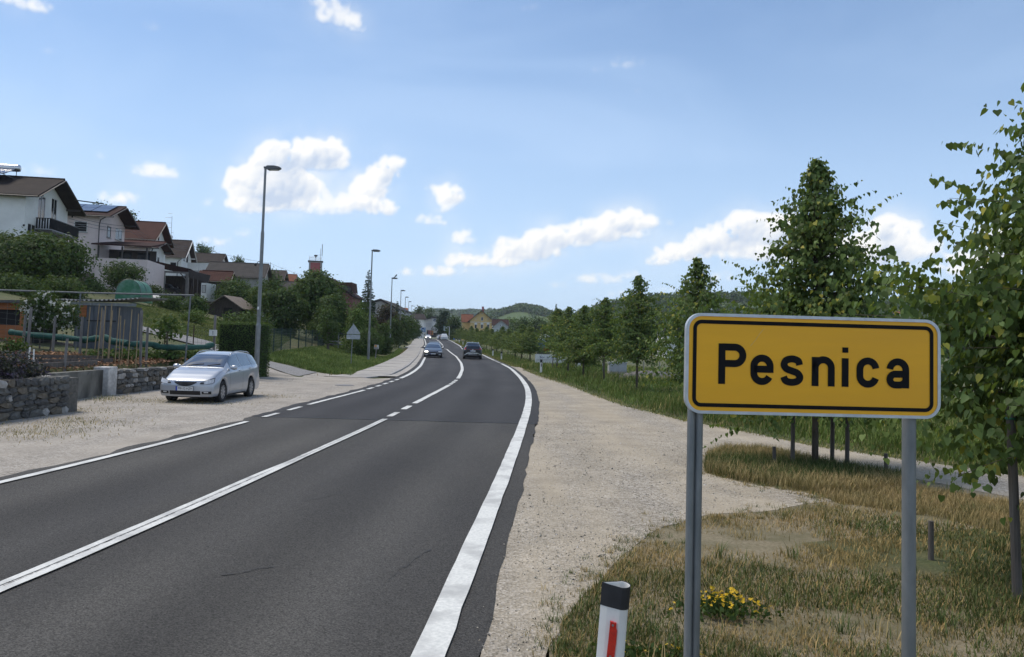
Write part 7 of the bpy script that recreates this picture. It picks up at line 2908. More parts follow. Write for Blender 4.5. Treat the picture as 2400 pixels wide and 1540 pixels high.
# front left wheel contact is known: centre follows from it
Lc, Wc = 4.235, 1.693
KC = .945
side = Vector((-hd.y, hd.x))       # left hand side of the car
cen = Vector(fw.xy) - hd * KC * (Lc / 2 - .84) - side * KC * (Wc / 2 - .06)
ang = math.atan2(-hd.y, -hd.x)
c1 = Car('silver estate car with roof rails parked on the gravel by the garden wall', (cen.x, cen.y, 0.0), ang, Lc, Wc, TOP, BEL, (.84, 3.31), .315, M_SILV)
c1.root.scale = (KC * .94, KC * .98, KC * 1.04)
c1.wheel_set(9)
c1.windows(1.17, 1.93, (1.50, 3.96), (2.42, 3.30))
c1.skin('rear_window', M_CGLASS, np.linspace(3.93, 4.12, 6), 5.95, 9, .006, 1, 7, True)
for sd in (-1, 1):
    # black frame line along the glass and the door seams
    for x in (1.36, 2.46, 3.36):
        c1.skin('door_seam', M_TRIM, np.linspace(x - .004, x + .004, 2), .45 if x < 3 else 1.6, 4.15, .0025, sd, 12)
    c1.skin('sill_line', M_TRIM, np.linspace(1.3, 2.95, 12), .0, .25, .003, sd, 3)
    for x in (2.20, 3.12):
        p = c1.pt(x, 3.55, sd)
        c1.put(MB().tube([(p.x - .10, p.y + sd * .012, p.z), (p.x, p.y + sd * .034, p.z + .004), (p.x + .10, p.y + sd * .012, p.z)], [.012, .016, .012], 8), 'door_handle', M_SILV, smooth=True)
    q = [c1.pt(x, 6.35, sd) + Vector((0, 0, .012 + .035 * min(1, (x - 2.0) / .18, (3.75 - x) / .18) if 2.0 < x < 3.75 else .0)) for x in np.linspace(1.98, 3.77, 16)]
    c1.put(MB().tube(q, .014, 6), 'roof_rail', M_CHR, smooth=True)
    # headlamp: dark housing with a bright lens inside
    ya, yb = sd * .42, sd * .80
    ys = seg(ya, yb, 9)
    t = lambda y: (abs(y) - .42) / .38
    hl = c1.face('headlight', M_HEADL, 'front', lambda y: .555 - .02 * math.sin(t(y) * 3.1) + .05 * t(y), lambda y: .575 + .155 * t(y) ** .8, ys, .010)
    MB().grid([[Vector(c1.deform(0, y, z)) + Vector((-.014, 0, 0)) for z in np.linspace(.565 + .03 * t(y), .60 + .05 * t(y), 3)] for y in seg(sd * .44, sd * .55, 4)]).build('bezel', M_TRIM, hl)
    MB().grid([[Vector(c1.deform(0, y, z)) + Vector((-.014, 0, 0)) for z in np.linspace(.60 + .12 * t(y) ** .8, .625 + .13 * t(y) ** .8 - .02, 3)] for y in seg(sd * .70, sd * .79, 4)]).build('bezel', M_TRIM, hl)
    c1.face('headlight_edge', M_TRIM, 'front', lambda y: .545 - .02 * math.sin(t(y) * 3.1) + .05 * t(y), lambda y: .585 + .16 * t(y) ** .8, seg(sd * .40, sd * .815, 9), .006)
    fl = c1.face('fog_recess', M_TRIM, 'front', lambda y: .285, lambda y: .36 + .02 * (abs(y) - .5), seg(sd * .50, sd * .76, 6), .010)
    MB().grid([[Vector(c1.deform(0, y, z)) + Vector((-.016, 0, 0)) for z in (.315, .335, .35)] for y in seg(sd * .56, sd * .68, 4)]).build('fog_light', M_HEADL, fl)
c1.skin('bonnet_seam', M_TRIM, np.linspace(.30, 1.12, 12), 4.95, 5.02, .003, 1, 2)
c1.skin('bonnet_seam', M_TRIM, np.linspace(.30, 1.12, 12), 4.95, 5.02, .003, -1, 2)
g = c1.face('grille', M_TRIM, 'front', lambda y: .505 + .10 * (abs(y) / .34) ** 2.2, lambda y: .622 + .004, seg(-.335, .335, 13), .012)
MB().lathe([(.045, -.022), (.045, -.014)], 14, 'x', (0.02, 0, .575)).build('emblem', M_GREYP, g, loc=(-.022, 0, 0))
c1.face('lower_grille', M_TRIM, 'front', lambda y: .262, lambda y: .372 - .0 * abs(y), seg(-.46, .46, 13), .010)
c1.face('bumper_lip', M_SILV, 'front', .235, .258, seg(-.74, .74, 15), .018)
c1.plate('front', .435, 'MB·52-HZH', .52, .118, .022)
c1.mirrors(1.42, 1.00)
mb = MB(); mb.tube([(1.22, .45, 1.045), (1.30, .0, 1.10)], .008, 4); mb.tube([(1.22, -.15, 1.05), (1.32, -.52, 1.10)], .008, 4)
c1.put(mb, 'wiper', M_TRIM)['kind'] = 'stuff'
for sd in (-1, 1):
    c1.skin('tail_light', M_TAIL, np.linspace(3.98, 4.2, 5), 3.2, 4.0, .007, sd, 4)
p = c1.pt(1.15, 2.9, 1)

# --- dark off-road style car seen from behind
SUVT = [(0, .80), (.15, .90), (.5, 1.0), (1.0, 1.06), (1.15, 1.09), (1.6, 1.38), (2.0, 1.60), (2.5, 1.69), (3.2, 1.70), (3.9, 1.67), (4.25, 1.61), (4.40, 1.36), (4.52, 1.10), (4.60, 1.0), (4.66, .95)]
SUVB = [(0, .70), (.4, .86), (1.1, 1.0), (2.5, 1.04), (3.8, 1.08), (4.2, 1.10), (4.45, 1.05), (4.6, .95), (4.66, .88)]
Ys = 78.0
xs_ = (1110.5 - 1200) / 1800 * Ys
dirn = math.atan2(1.0, -.07)                     # travel direction
c2 = Car('dark off-road style car with silver bumper trim seen from behind in the right lane', (xs_, Ys, gz(xs_, Ys)), dirn + math.pi, 4.66, 1.88, SUVT, SUVB, (.90, 3.60), .36, M_BLACKP, sill=.30, rb=.05)
c2.wheel_set(5)
c2.windows(1.2, 1.95, (1.55, 4.2), (2.5, 3.4))
c2.skin('rear_window', M_CGLASS, np.linspace(4.27, 4.42, 6), 6.1, 9, .008, 1, 7, True)
for sd in (-1, 1):
    c2.skin('pillar_trim', M_CHR, np.linspace(4.26, 4.47, 6), 5.75, 6.05, .012, sd, 3)
    c2.skin('tail_light', M_TAIL, np.linspace(4.46, 4.58, 5), 4.2, 6.4, .012, sd, 6)
    q = [c2.pt(x, 6.3, sd) + Vector((0, 0, .05)) for x in np.linspace(1.9, 4.1, 10)]
    c2.put(MB().tube(q, .022, 6), 'roof_rail', M_CHR)
    c2.face('bumper_corner', M_CHR, 'rear', lambda y: .46 + .12 * max(0, (.82 - abs(y)) / .3), lambda y: .50 + .18 * max(0, (.86 - abs(y)) / .36), seg(sd * .50, sd * .84, 7), .03)
c2.face('bumper_trim', M_CHR, 'rear', .58, .70, seg(-.52, .52, 9), .035)
c2.face('bumper_guard', M_RIM, 'rear', .47, .51, seg(-.42, .42, 9), .03)
c2.plate('rear', .86, None, .52, .13, .03)
c2.mirrors(1.55, 1.12)
c2.put(MB().beam((4.67, -.72, 1.02), (4.67, .72, 1.02), .03, .03), 'tail_band', M_TAIL)
c2.put(MB().lathe([(.06, 4.665), (.06, 4.69)], 12, 'x', (0, 0, .99)), 'emblem', M_CHR)
c2.skin('roof_panel', M_CHR, np.linspace(2.3, 4.1, 8), 6.7, 9, .006, 1, 5, True)
c2.put(MB().box((4.24, 0, 1.69), (.25, 1.25, .03)), 'roof_spoiler', M_BLACKP)
MB().box((0, 0, .05), (.1, .05, .05))

# --- oncoming cars
SEDT = [(0, .68), (.12, .76), (.5, .87), (1.1, .96), (1.3, 1.0), (1.7, 1.2), (2.15, 1.40), (2.6, 1.46), (3.3, 1.45), (3.9, 1.36), (4.4, 1.10), (4.6, 1.05), (4.82, .98)]
SEDB = [(0, .60), (.4, .75), (1.3, .92), (2.5, .96), (4.0, 1.0), (4.5, .98), (4.82, .9)]


def oncoming(label, px, Y, m, lit, box=False, T=SEDT, B=SEDB, L=4.82, W=1.86, toward=True, group='cars driving on the road'):
    x = (px - 1200) / 1800 * Y
    d = math.atan2(-1.0, .11)                     # driving towards the camera
    hd_ = d + math.pi if toward else d
    c = Car(label, (x, Y, gz(x, Y)), hd_, L, W, T, B, (.93, L - 1.05), .33, m, group=group)
    c.wheel_set(5)
    c.windows(1.34, 2.1, (1.75, L - .75), (2.6, 3.5), rear=(L - .85, L - .45) if not toward else None)
    c.mirrors(1.62, 1.02)
    if toward:
        for sd in (-1, 1):
            c.face('headlight', M_LIT if (lit == 2 or (lit == 1 and sd == 1)) else M_HEADL, 'front', lambda y: .60, lambda y: .70 + .02 * abs(y), seg(sd * .52, sd * .84, 6), .014)
            c.face('fog_light', M_HEADL if lit else M_TRIM, 'front', .33, .40, seg(sd * .56, sd * .78, 4), .012)
        gr = c.face('grille', M_TRIM, 'front', lambda y: .44 + .05 * (abs(y) / .45) ** 2, lambda y: .66 - .06 * (abs(y) / .45) ** 2, seg(-.46, .46, 11), .016)
        rows = [[Vector(c.deform(0, y, .66 - .06 * (abs(y) / .46) ** 2 + dz)) + Vector((-.03, 0, 0)) for dz in (-.012, .014)] for y in seg(-.48, .48, 11)]
        MB().grid(rows).build('grille_bar', M_CHR, gr)
        rows = [[Vector(c.deform(0, y, .44 + .05 * (abs(y) / .46) ** 2 + dz)) + Vector((-.03, 0, 0)) for dz in (-.012, .010)] for y in seg(-.48, .48, 11)]
        MB().grid(rows).build('grille_bar', M_CHR, gr)
        c.plate('front', .44, None, .52, .11, .035)
    else:
        for sd in (-1, 1):
            c.skin('tail_light', M_TAIL, np.linspace(L - .28, L - .06, 4), 3.6, 5.2, .012, sd, 4)
        c.plate('rear', .72, None, .52, .11, .03)
        c.face('bumper_insert', M_TRIM, 'rear', .30, .42, seg(-.6, .6, 7), .012)
    if box:
        for sd in (-1, 1):
            q = [c.pt(xx, 6.4, sd) + Vector((0, 0, .06)) for xx in np.linspace(2.2, 4.0, 8)]
            c.put(MB().tube(q, .02, 6), 'roof_rail', M_TRIM)
        for xx in (2.5, 3.6):
            c.put(MB().beam((xx, -.62, 1.56), (xx, .62, 1.56), .08, .04), 'roof_bar', M_CHR)
    return c


oncoming('black oncoming car with one headlight shining in the left lane', 1018.5, 80, M_NAVY, 1)
oncoming('dark blue oncoming car with roof bars just behind the black one', 1021, 96, M_BLUEP, 0, True)
HBT = [(0, .72), (.12, .80), (.5, .90), (.9, .98), (1.3, 1.25), (1.7, 1.45), (2.2, 1.52), (3.2, 1.50), (3.7, 1.40), (3.95, 1.1), (4.05, .95)]
HBB = [(0, .62), (.4, .78), (1.0, .92), (2.5, .98), (3.7, 1.0), (4.05, .85)]
oncoming('white oncoming car with headlights far along the left lane', 1006, 240, M_WHITEP, 2, False, HBT, HBB, 4.05, 1.75)
oncoming('white estate car seen from behind far along the right lane', 1043.5, 190, M_WHITEP, 0, False, SUVT, SUVB, 4.66, 1.82, False)
oncoming('dark car half hidden left of the far white estate car', 1039.5, 203, M_NAVY, 0, False, HBT, HBB, 4.05, 1.75, False)
oncoming('white car furthest along the right lane beyond the white estate car', 1033.5, 232, M_WHITEP, 0, False, SEDT, SEDB, 4.82, 1.8, False)
# car in the carport, red car behind the lindens
p = at(386, 693, 94.5)
c = Car('dark grey car standing in the carport', (p.x, 95.4, cpz + .05), rad(180), 4.05, 1.75, HBT, HBB, (.84, 3.3), .32, M_GREYP)
c.wheel_set(9)
c.windows(1.0, 1.65, (1.3, 3.75), (2.2, 3.0))
c.mirrors(1.3, 1.05)
for sd in (-1, 1):
    c.face('headlight', M_HEADL, 'front', .62, .74, seg(sd * .5, sd * .8, 5), .012)

# ------------------------------------------------------------------ distant village
M_TRUNKW = mat('lamp_white', (.55, .56, .56), None, 10, .5)


def block(name, label, cat, Y, poly, depth, m, base=None):
    """volume drawn by its front outline at distance Y"""
    x0 = xof(sum(p[0] for p in poly) / len(poly), Y)
    z0 = gz(x0, Y) - .5 if base is None else base
    r = thing(name, label, cat, (x0, Y, z0))
    q = [(at(px, py, Y).x - x0, at(px, py, Y).z - z0) for px, py in poly]
    MB().prism(q, 0, depth, 'xz').build('wall', m, r)
    r['px'] = 0
    del r['px']

    def T(px, py): p = at(px, py, Y); return (p.x - x0, p.z - z0)
    return r, T


def boxp(r, T, name, m, px0, py0, px1, py1, y0=-.08, y1=.05, parent=None):
    a, b = T(px0, py0), T(px1, py1)
    return MB().span((a[0], y0, a[1]), (b[0], y1, b[1])).build(name, m, parent or r)


# grey hall
r, T = block('grey_hall', 'pale grey hall with a shallow gable behind the purple tree', 'hall', 220, [(868, 775), (868, 712), (892, 705.5), (931, 727), (931, 775)], 30, M_PGREY)
for a, b in (((866, 710.5), (892, 703)), ((892, 703), (933, 726.5))):
    MB().prism([(T(*a)[0], T(*a)[1]), (T(*b)[0], T(*b)[1]), (T(*b)[0], T(*b)[1] + .35), (T(*a)[0], T(*a)[1] + .35)], -.6, 30.5, 'xz').build('roof', R_GREY, r)
boxp(r, T, 'corner_strip', M_FRAMED, 909, 775, 910, 716)
h = House('small house with a bright orange roof between the lamp posts', (xof(953, 250), 250), rad(8), 9, 8, zof(953, 736, 249), zof(948, 723.5, 254), M_PW, R_ORG, .5, .5)
h = House('far house with a dark roof left of the white hall', (xof(996, 330), 330), rad(16), 16, 12, zof(1000, 749, 329), zof(992, 737, 336), M_PW, R_DARK, .6, .8)
for k in range(4):
    h.window('front', -12 + k * 3, zof(985, 753, 330), 1.2, 1.4)
# white hall at the end of the road
Y = 345
r, T = block('white_hall', 'white industrial hall with slit windows and dark sign at the road end', 'hall', Y, [(993, 790), (993, 749), (1012, 746.5), (1036, 746.5), (1036, 790)], 25, mat('white_cladding', (.72, .72, .70), (.78, .78, .76), 2, .7))
MB().prism([T(990, 749.5), T(1020, 741.5), T(1037, 741.5), T(1037, 745), T(1013, 746.2), T(990, 751.5)], -1.5, 26, 'xz').build('roof', R_GREY, r)
q = boxp(r, T, 'front_block', M_FRAME, 1014, 780, 1025, 747.5, -2.0, 0)
boxp(r, T, 'hall_sign', mat('hall_sign_blue', (.01, .03, .09), None, 10, .5), 1017, 753.5, 1024, 748.2, -2.15, -2.0)
boxp(r, T, 'sign_print', M_FRAME, 1019.5, 751.8, 1023.5, 750.4, -2.2, -2.15)
for k in range(5):
    boxp(r, T, 'slit_window', M_PGREY, 999.5 + k * 2.5, 766, 1000.3 + k * 2.5, 757, -.12)
for k in range(3):
    boxp(r, T, 'slit_window', M_PGREY, 1026.5 + k * 2.2, 766, 1027.2 + k * 2.2, 757, -.12)
boxp(r, T, 'dark_base', M_FRAMED, 1000, 790, 1036, 775, -.3)
boxp(r, T, 'entrance_canopy', M_PGREY, 1012, 774, 1024, 769, -3.5)
# red and orange goods at the roadside, dark van
for (lab, px0, px1, py0, py1, m, nm, cat) in (('rusty red container at the end of the road', 1004, 1009, 783, 774.5, M_PRED, 'container', 'container'), ('orange crate stack beside the red container', 1009.3, 1014, 783, 775.2, mat('orange_crate', (.38, .16, .05), None, 5), 'crate_stack', 'crate'),):
    r, T = block(nm, lab, cat, 330, [(px0, py0 + 2), (px0, py1), (px1, py1), (px1, py0 + 2)], 3, m)
    boxp(r, T, 'door', M_FRAMED, px0 + 1.6, py0, px0 + 3, py1 + 1.5)
# billboard on the left, panel on the right, tall white pole
r, T = block('billboard', 'white and blue billboard standing at the left roadside in the distance', 'billboard', 250, [(985.5, 782), (985.5, 767), (998.6, 767), (998.6, 782)], .3, M_FRAME)
boxp(r, T, 'poster_field', mat('poster_blue', (.16, .30, .52), (.30, .44, .62), .6, .6), 986.5, 778, 997.8, 768)
boxp(r, T, 'poster_mark', mat('poster_navy', (.02, .04, .12), None, 5), 989.5, 771, 993.5, 768.6, -.14)
boxp(r, T, 'poster_figure', M_FRAME, 992, 777, 993.6, 773, -.14)
for px in (987.5, 996.5):
    boxp(r, T, 'post', M_GALV, px, 790, px + .7, 782, .1, .3)
r, T = block('sign_panel', 'pale blue panel on posts before the dark conifers', 'billboard', 240, [(1039.8, 775.2), (1039.8, 764.8), (1049.6, 764.8), (1049.6, 775.2)], .25, mat('panel_pale', (.42, .52, .56), (.50, .60, .63), 2, .6))
boxp(r, T, 'print_line', M_FRAME, 1042, 769.2, 1048, 768.4); boxp(r, T, 'print_line', M_FRAME, 1042, 772, 1047, 771.3)
for px in (1041, 1047.5):
    boxp(r, T, 'post', M_GALV, px, 790, px + .8, 775, .05, .2)
x = xof(1055.5, 232)
r = thing('white_pole', 'slim white pole with a short arm right of the pale blue panel', 'pole', (x, 232, gz(x, 232)))
s = 232 / 1800
MB().span((-.9 * s, -.1, 0), (.9 * s, .1, 31 * s)).build('shaft', M_TRUNKW, r)
MB().span((-3.5 * s, -.1, 30.2 * s), (.9 * s, .1, 31.5 * s)).build('arm', M_TRUNKW, r)
MB().span((5.5 * s * 1.9, -.1, 1 * s), (5.5 * s * 1.9 + 2.4 * s, .1, 5 * s)).build('blue_board', mat('small_blue', (.10, .25, .50), None, 5), r)
# yellow villa
Y = 300
s = Y / 1800
hv = House('yellow villa with white arched windows and red side roof right of the road end', (xof(1157, 300), 300), rad(90 - 2), 12, 54 * s * 1.0, zof(1160, 757, 300), zof(1130.7, 728.8, 300), M_PY, R_BRN, .9, .8, name='villa')
# the helper's gable looks along +x; turned so that it faces the road
hv.root.location = (xof(1103, Y), Y, hv.z0)
hv.root.rotation_euler = (0, 0, rad(-90))


def vw(px, py, w, h, arch=False):
    p = at(px, py, Y)
    a = p.x - xof(1103, Y)
    fr = hv.window('gable', a, p.z, w * s, h * s)
    if arch:
        mb = MB(); c_ = p.z - hv.z0 + h * s / 2
        pts = arc(a, c_, (w / 2 + 1.2) * s, (w / 2 + 1.6) * s, 0, 180, 10)
        mb.prism(pts, .0, .12, 'yz'); mb.build('arch', M_FRAME, fr)
    return fr


vw(1130, 747.3, 5.4, 8); vw(1130, 734.8, 1.8, 2.2)
vw(1115.5, 747.3, 1.8, 2.2); vw(1144, 747.3, 1.8, 2.2)
for px in (1115, 1129.6, 1144):
    vw(px, 765, 5.2, 9, True)
MB().span((.0, 0, zof(1130, 756, Y) - hv.z0), (.18, hv.w, zof(1130, 755, Y) - hv.z0)).build('string_course', M_FRAME, hv.root)
hv.chimney(-3, .3, 1.6, M_PRED, .5)
hw = House('red roofed wing of the yellow villa on its left side', (xof(1109, 304), 304), rad(4), 4.2, 7.5, zof(1100, 756, 303.5), zof(1100, 738.3, 308), M_PY, R_TERR, .5, .3, name='villa_wing')
# pale gabled house right of it
Y = 270
s = Y / 1800
hp = House('pale blue white gabled house with dark red roof beside the yellow villa', (xof(1157.5, Y), Y), rad(-90), 9, 35.5 * s, zof(1154.5, 768, Y), zof(1176.6, 751.5, Y), mat('plaster_pale_blue', (.50, .54, .57), (.56, .60, .63), 2, .9), R_DRED, .5, .6, fascia=M_FRAME)
hp.root.location = (xof(1158.5, Y), Y, hp.z0)
for px in (1173.3, 1178.5):
    p = at(px, 762.7, Y)
    hp.window('gable', p.x - xof(1158.5, Y), p.z, 2.2 * s, 4.2 * s)
hp2 = House('dark red roof behind the pale blue white gable', (xof(1192, 282), 282), rad(2), 5.6, 8, zof(1192, 764, 281.6), zof(1192, 750.5, 286), M_PW, R_DRED, .4, .3)
# white sheds beyond the lindens
r, T = block('white_shed', 'long low white roofed shed seen through the lindens', 'shed', 170, [(1292, 800), (1292, 775), (1296, 772.5), (1312, 770), (1356, 772), (1356, 800)], 12, M_FRAME)
MB().prism([T(1290, 774), T(1296, 770.5), T(1312, 768.5), T(1358, 770.5), T(1358, 776), T(1312, 772)], -.5, 12.5, 'xz').build('roof', M_FRAME, r)
r, T = block('grey_shed', 'low shed with pale grey roof left of the long white one', 'shed', 168, [(1268, 800), (1268, 783), (1292, 781), (1292, 800)], 8, M_FRAME)
MB().prism([T(1267, 783), T(1271, 772.5), T(1291, 772), T(1294, 781)], -.4, 8.5, 'xz').build('roof', R_GREY, r)
for k, (a, b) in enumerate(((1560, 1600), (1640, 1690))):
    r, T = block('white_shed', ['white building glimpsed through the crowns left of the sign', 'white building glimpsed between crowns above the left end of the sign'][k], 'shed', 150, [(a, 840), (a, 775 + k * 10), (b, 772 + k * 10), (b, 840)], 10, M_FRAME)
    boxp(r, T, 'roof', R_GREY, a - 2, 776 + k * 10, b + 2, 770 + k * 10, -.4, 10.4)
# banner and billboard behind the lindens
Y = 66
b = on(1294, Y)
bl = thing('banner_board', 'long low white board with a printed price line under the lindens', 'banner', b, rad(2))
s = Y / 1800
z0, z1 = at(1294, 851.5, Y).z - b.z, at(1294, 831.5, Y).z - b.z
MB().span((-36 * s, 0, z0), (36 * s, .06, z1)).build('board', M_FRAME, bl)
for px in (-35, 35):
    MB().span((px * s - .05, .07, -.2), (px * s + .05, .17, z1)).build('post', M_GALV, bl)
me = text_mesh('Bor. že za 23', 6.4 * s * 1.25, 'board_text')
t = bpy.data.objects.new('lettering', me); C.objects.link(t); t.parent = bl
me.materials.append(mat('print_navy', (.03, .04, .16), None, 4))
t.rotation_euler = (math.pi / 2, 0, 0); t.location = (-4.5 * s, -.012, z1 - 6.5 * s)
for dz in (11.5, 14.5):
    MB().span((-34 * s, -.01, z1 - dz * s - .02), (34 * s, -.003, z1 - dz * s + .02)).build('print_line', M_PGREY, bl)
Y = 74
b = on(1277, Y)
bb = thing('billboard', 'billboard with a blue band behind the white banner', 'billboard', b, rad(2))
s = Y / 1800
z = lambda py: at(1277, py, Y).z - b.z
MB().span((-16 * s, 0, z(831)), (16 * s, .2, z(793))).build('panel', M_FRAME, bb)
MB().span((-15 * s, -.03, z(816)), (15 * s, 0, z(805))).build('blue_band', mat('band_blue', (.02, .08, .26), (.04, .12, .34), 2), bb)
MB().span((-15 * s, -.03, z(804.8)), (15 * s, 0, z(795))).build('pale_band', mat('band_pale', (.34, .42, .46), (.42, .50, .54), 1.5), bb)
MB().span((-15 * s, -.03, z(830)), (15 * s, 0, z(825))).build('dark_band', mat('band_dark', (.10, .095, .085), None, 3), bb)
MB().span((-15 * s, -.03, z(824.8)), (15 * s, 0, z(816.2))).build('green_band', mat('band_green', (.07, .12, .05), None, 3), bb)
cx = 4
MB().prism([((cx + x) * s, z(823 - y)) for x, y in ((-7, 0), (-7, 3.5), (-4.5, 5), (-2.5, 8.5), (3.5, 9), (6, 6), (7.5, 5), (8, 0))], -.06, -.032, 'xz').build('printed_car', mat('print_red', (.36, .015, .015), None, 3), bb)
for dx in (-3.8, 5.0):
    MB().lathe([(1.7 * s, -.075), (1.7 * s, -.062)], 14, 'y', ((cx + dx) * s, 0, z(823))).build('printed_wheel', M_BLK, bb)
for px in (-14, 14):
    MB().span((px * s - .06, .2, -.2), (px * s + .06, .32, z(795))).build('post', M_GALV, bb)

# trees of the middle distance
mid = [(1042, 728, 790, 26, 255, 'conifer', 'broad dark conifer group right of the white hall', M_SPRUCE), (1066, 743, 792, 26, 235, 'broad_tree', 'green tree left of the yellow villa', M_LEAFD),
       (985, 721, 760, 22, 370, 'broad_tree', 'round tree on the skyline left of the white hall', M_LEAFD), (1008, 723, 752, 12, 390, 'broad_tree', 'pointed tree on the skyline above the white hall', M_LEAFM),
       (1200, 745, 790, 30, 330, 'broad_tree', 'pale bushy tree right of the pale blue white house', M_LEAFL), (1231, 746, 800, 44, 260, 'broad_tree', 'wide dark tree in the middle distance below the vineyard', M_LEAFD),
       (1262, 745, 800, 46, 250, 'broad_tree', 'wide dark green tree left of the white sheds', M_LEAFD), (1300, 748, 795, 40, 290, 'broad_tree', 'olive green tree beyond the white sheds', M_LEAFM),
       (1335, 752, 800, 44, 280, 'broad_tree', 'bushy tree right of the olive green tree', M_LEAFM), (1370, 748, 810, 50, 240, 'broad_tree', 'broad tree seen between the first slender lindens', M_LEAFM),
       (1430, 752, 815, 60, 220, 'broad_tree', 'broad tree behind the grey cabinets', M_LEAFD), (1500, 750, 820, 70, 210, 'broad_tree', 'broad tree behind the pointed linden', M_LEAFD),
       (1580, 748, 830, 80, 200, 'broad_tree', 'broad tree filling the gap left of the sign', M_LEAFD), (2260, 730, 840, 120, 160, 'broad_tree', 'dark tree right of the sign beyond the meadow', M_LEAFD), (2120, 738, 830, 100, 180, 'broad_tree', 'green trees just above the right end of the sign', M_LEAFM)]
for i, (px, yt, yb, w, Y, nm, lab, m) in enumerate(mid):
    s = Y / 1800
    b = on(px, Y)
    zt = at(px, yt, Y).z
    leafy_tree(nm, lab, 'tree', b, max(3, zt - b.z), w / 2 * s * 1.1, 200 + i, m, 3600, .03 * (zt - b.z) + .28, bare=.0)
for (px, yt, Y, lab) in ((1304, 712, 900, 'solitary slim poplar on the distant ridge'), (2234, 656, 620, 'slim poplar on the right hand ridge')):
    x = xof(px, Y); zt = at(px, yt, Y).z
    spruce('poplar_tree', lab, (x, Y, zt - 22), 22, 2.6, 300 + px, n=40, leaf=1.6, m=M_LEAFD)


# ------------------------------------------------------------------ hills
M_HILL = mat('hill_ground', (.050, .085, .026), (.080, .120, .036), .02, .95, c3=(.13, .15, .055), s3=.006)
ico = [(0, 0, 1), (.894, 0, .447), (.276, .851, .447), (-.724, .526, .447), (-.724, -.526, .447), (.276, -.851, .447), (.724, .526, -.447), (-.276, .851, -.447), (-.894, 0, -.447), (-.276, -.851, -.447), (.724, -.526, -.447)]
icf = [(0, 1, 2), (0, 2, 3), (0, 3, 4), (0, 4, 5), (0, 5, 1), (1, 6, 2), (2, 7, 3), (3, 8, 4), (4, 9, 5), (5, 10, 1), (2, 6, 7), (3, 7, 8), (4, 8, 9), (5, 9, 10), (1, 10, 6)]


def hill(name, sil, Y, run, seed, trees=0, size=6.0, keep=None, tone=1.0, name2='woodland', m=None):
    """hill with the given skyline (picture points) at distance Y; a wood grows on it"""
    P = [at(px, py, Y) for px, py in sil]
    xs = np.array([p.x for p in P]); zs = np.array([p.z for p in P])
    gxx = np.linspace(xs[0], xs[-1], 90)
    top = np.interp(gxx, xs, zs) - (size * 1.25 if trees else 0)
    top = np.convolve(np.pad(top, 3, mode='edge'), np.ones(7) / 7, mode='valid')
    top = top + 0.02 * (top.max()) * (fbm2(gxx / 60, gxx * 0, 3, seed) - .5)
    ts = np.linspace(0, 1, 22)
    V = []
    for t in np.concatenate([ts, [1.15, 1.5]]):
        k = math.sin(min(t, 1) * math.pi / 2) ** 1.25 if t <= 1 else max(0, 1 - (t - 1) * 1.4)
        zz = -1.5 + (top + 1.5) * k
        yy = Y - run + run * t + 0 * gxx
        V.append(np.stack([gxx, yy, zz], -1))
    V = np.array(V)
    idx = np.arange(V.shape[0] * 90).reshape(V.shape[0], 90)
    F = np.stack([idx[:-1, :-1], idx[:-1, 1:], idx[1:, 1:], idx[1:, :-1]], -1).reshape(-1, 4)
    o = np_mesh(name, V.reshape(-1, 3), F, 4, m or M_HILL, smooth=True)
    struct(o)
    if not trees:
        return V, gxx, top
    rg = np.random.default_rng(seed)
    u = rg.uniform(0, 1, trees * 3); v = rg.uniform(.02, 1.03, trees * 3) ** .8
    x = xs[0] + (xs[-1] - xs[0]) * u
    tp = np.interp(x, gxx, top)
    k = np.where(v <= 1, np.sin(np.minimum(v, 1) * np.pi / 2) ** 1.25, 1 - (v - 1) * 1.4)
    z = -1.5 + (tp + 1.5) * k
    y = Y - run + run * v
    px = 1200 + x / y * 1800
    py = 705 - (z - CAM_H) / y * 1800 + 93 + (px - 1200) * .028
    ok = np.ones(len(x), bool)
    if keep is not None:
        ok = keep(px, py, v)
    x, y, z = x[ok][:trees], y[ok][:trees], z[ok][:trees]
    n = len(x)
    s = size * rg.uniform(.55, 1.25, n)
    # every crown: a lumpy ball broken up into leaf clumps
    d = rand_dirs(n * 54, rg).reshape(n, 54, 3)
    d[..., 2] = np.abs(d[..., 2]) * 1.05 - .1
    pos = np.stack([x, y, z + s * .55], -1)[:, None] + d * (s[:, None, None] * np.array([.8, .8, .95])) * rg.uniform(.65, 1.08, (n, 54, 1))
    nn = d + rg.normal(size=d.shape) * .45
    dd = np.cross(nn.reshape(-1, 3), rg.normal(size=(n * 54, 3)))
    Vv, Fc = leaves(pos.reshape(-1, 3), dd, nn.reshape(-1, 3), np.repeat(s, 54) * rg.uniform(.30, .58, n * 54))
    t = np.repeat(rg.uniform(.6, 1.35, n) * tone, 54 * 4) * np.repeat(rg.uniform(.85, 1.15, n * 54), 4)
    w = np_mesh(name2, Vv, Fc, 4, M_WOOD_FAR, np.stack([t, t, t], -1))
    w['kind'] = 'stuff'
    return V, gxx, top


hill('hill', [(880, 745), (960, 738), (1000, 735), (1012, 730), (1040, 728), (1080, 731), (1110, 729), (1130, 731), (1160, 728), (1175, 733), (1200, 742), (1230, 760)], 1900, 700, 61, 2400, 8)
hill('hill', [(1250, 740), (1291, 734.5), (1333, 734), (1355, 736), (1400, 738), (1500, 742), (1700, 735), (1900, 730), (2300, 720)], 2300, 700, 62, 1400, 8)


def vineyard_keep(px, py, v):
    edge = np.interp(px, [1150, 1180, 1207, 1225, 1245, 1265, 1300], [752, 741, 733.5, 733.5, 737, 742, 748])
    return (py < edge) | (px < 1160) | (rg_k(px, py) < .015)


def rg_k(px, py): return np.abs(np.sin(px * 12.9898 + py * 78.233) * 43758.5453) % 1


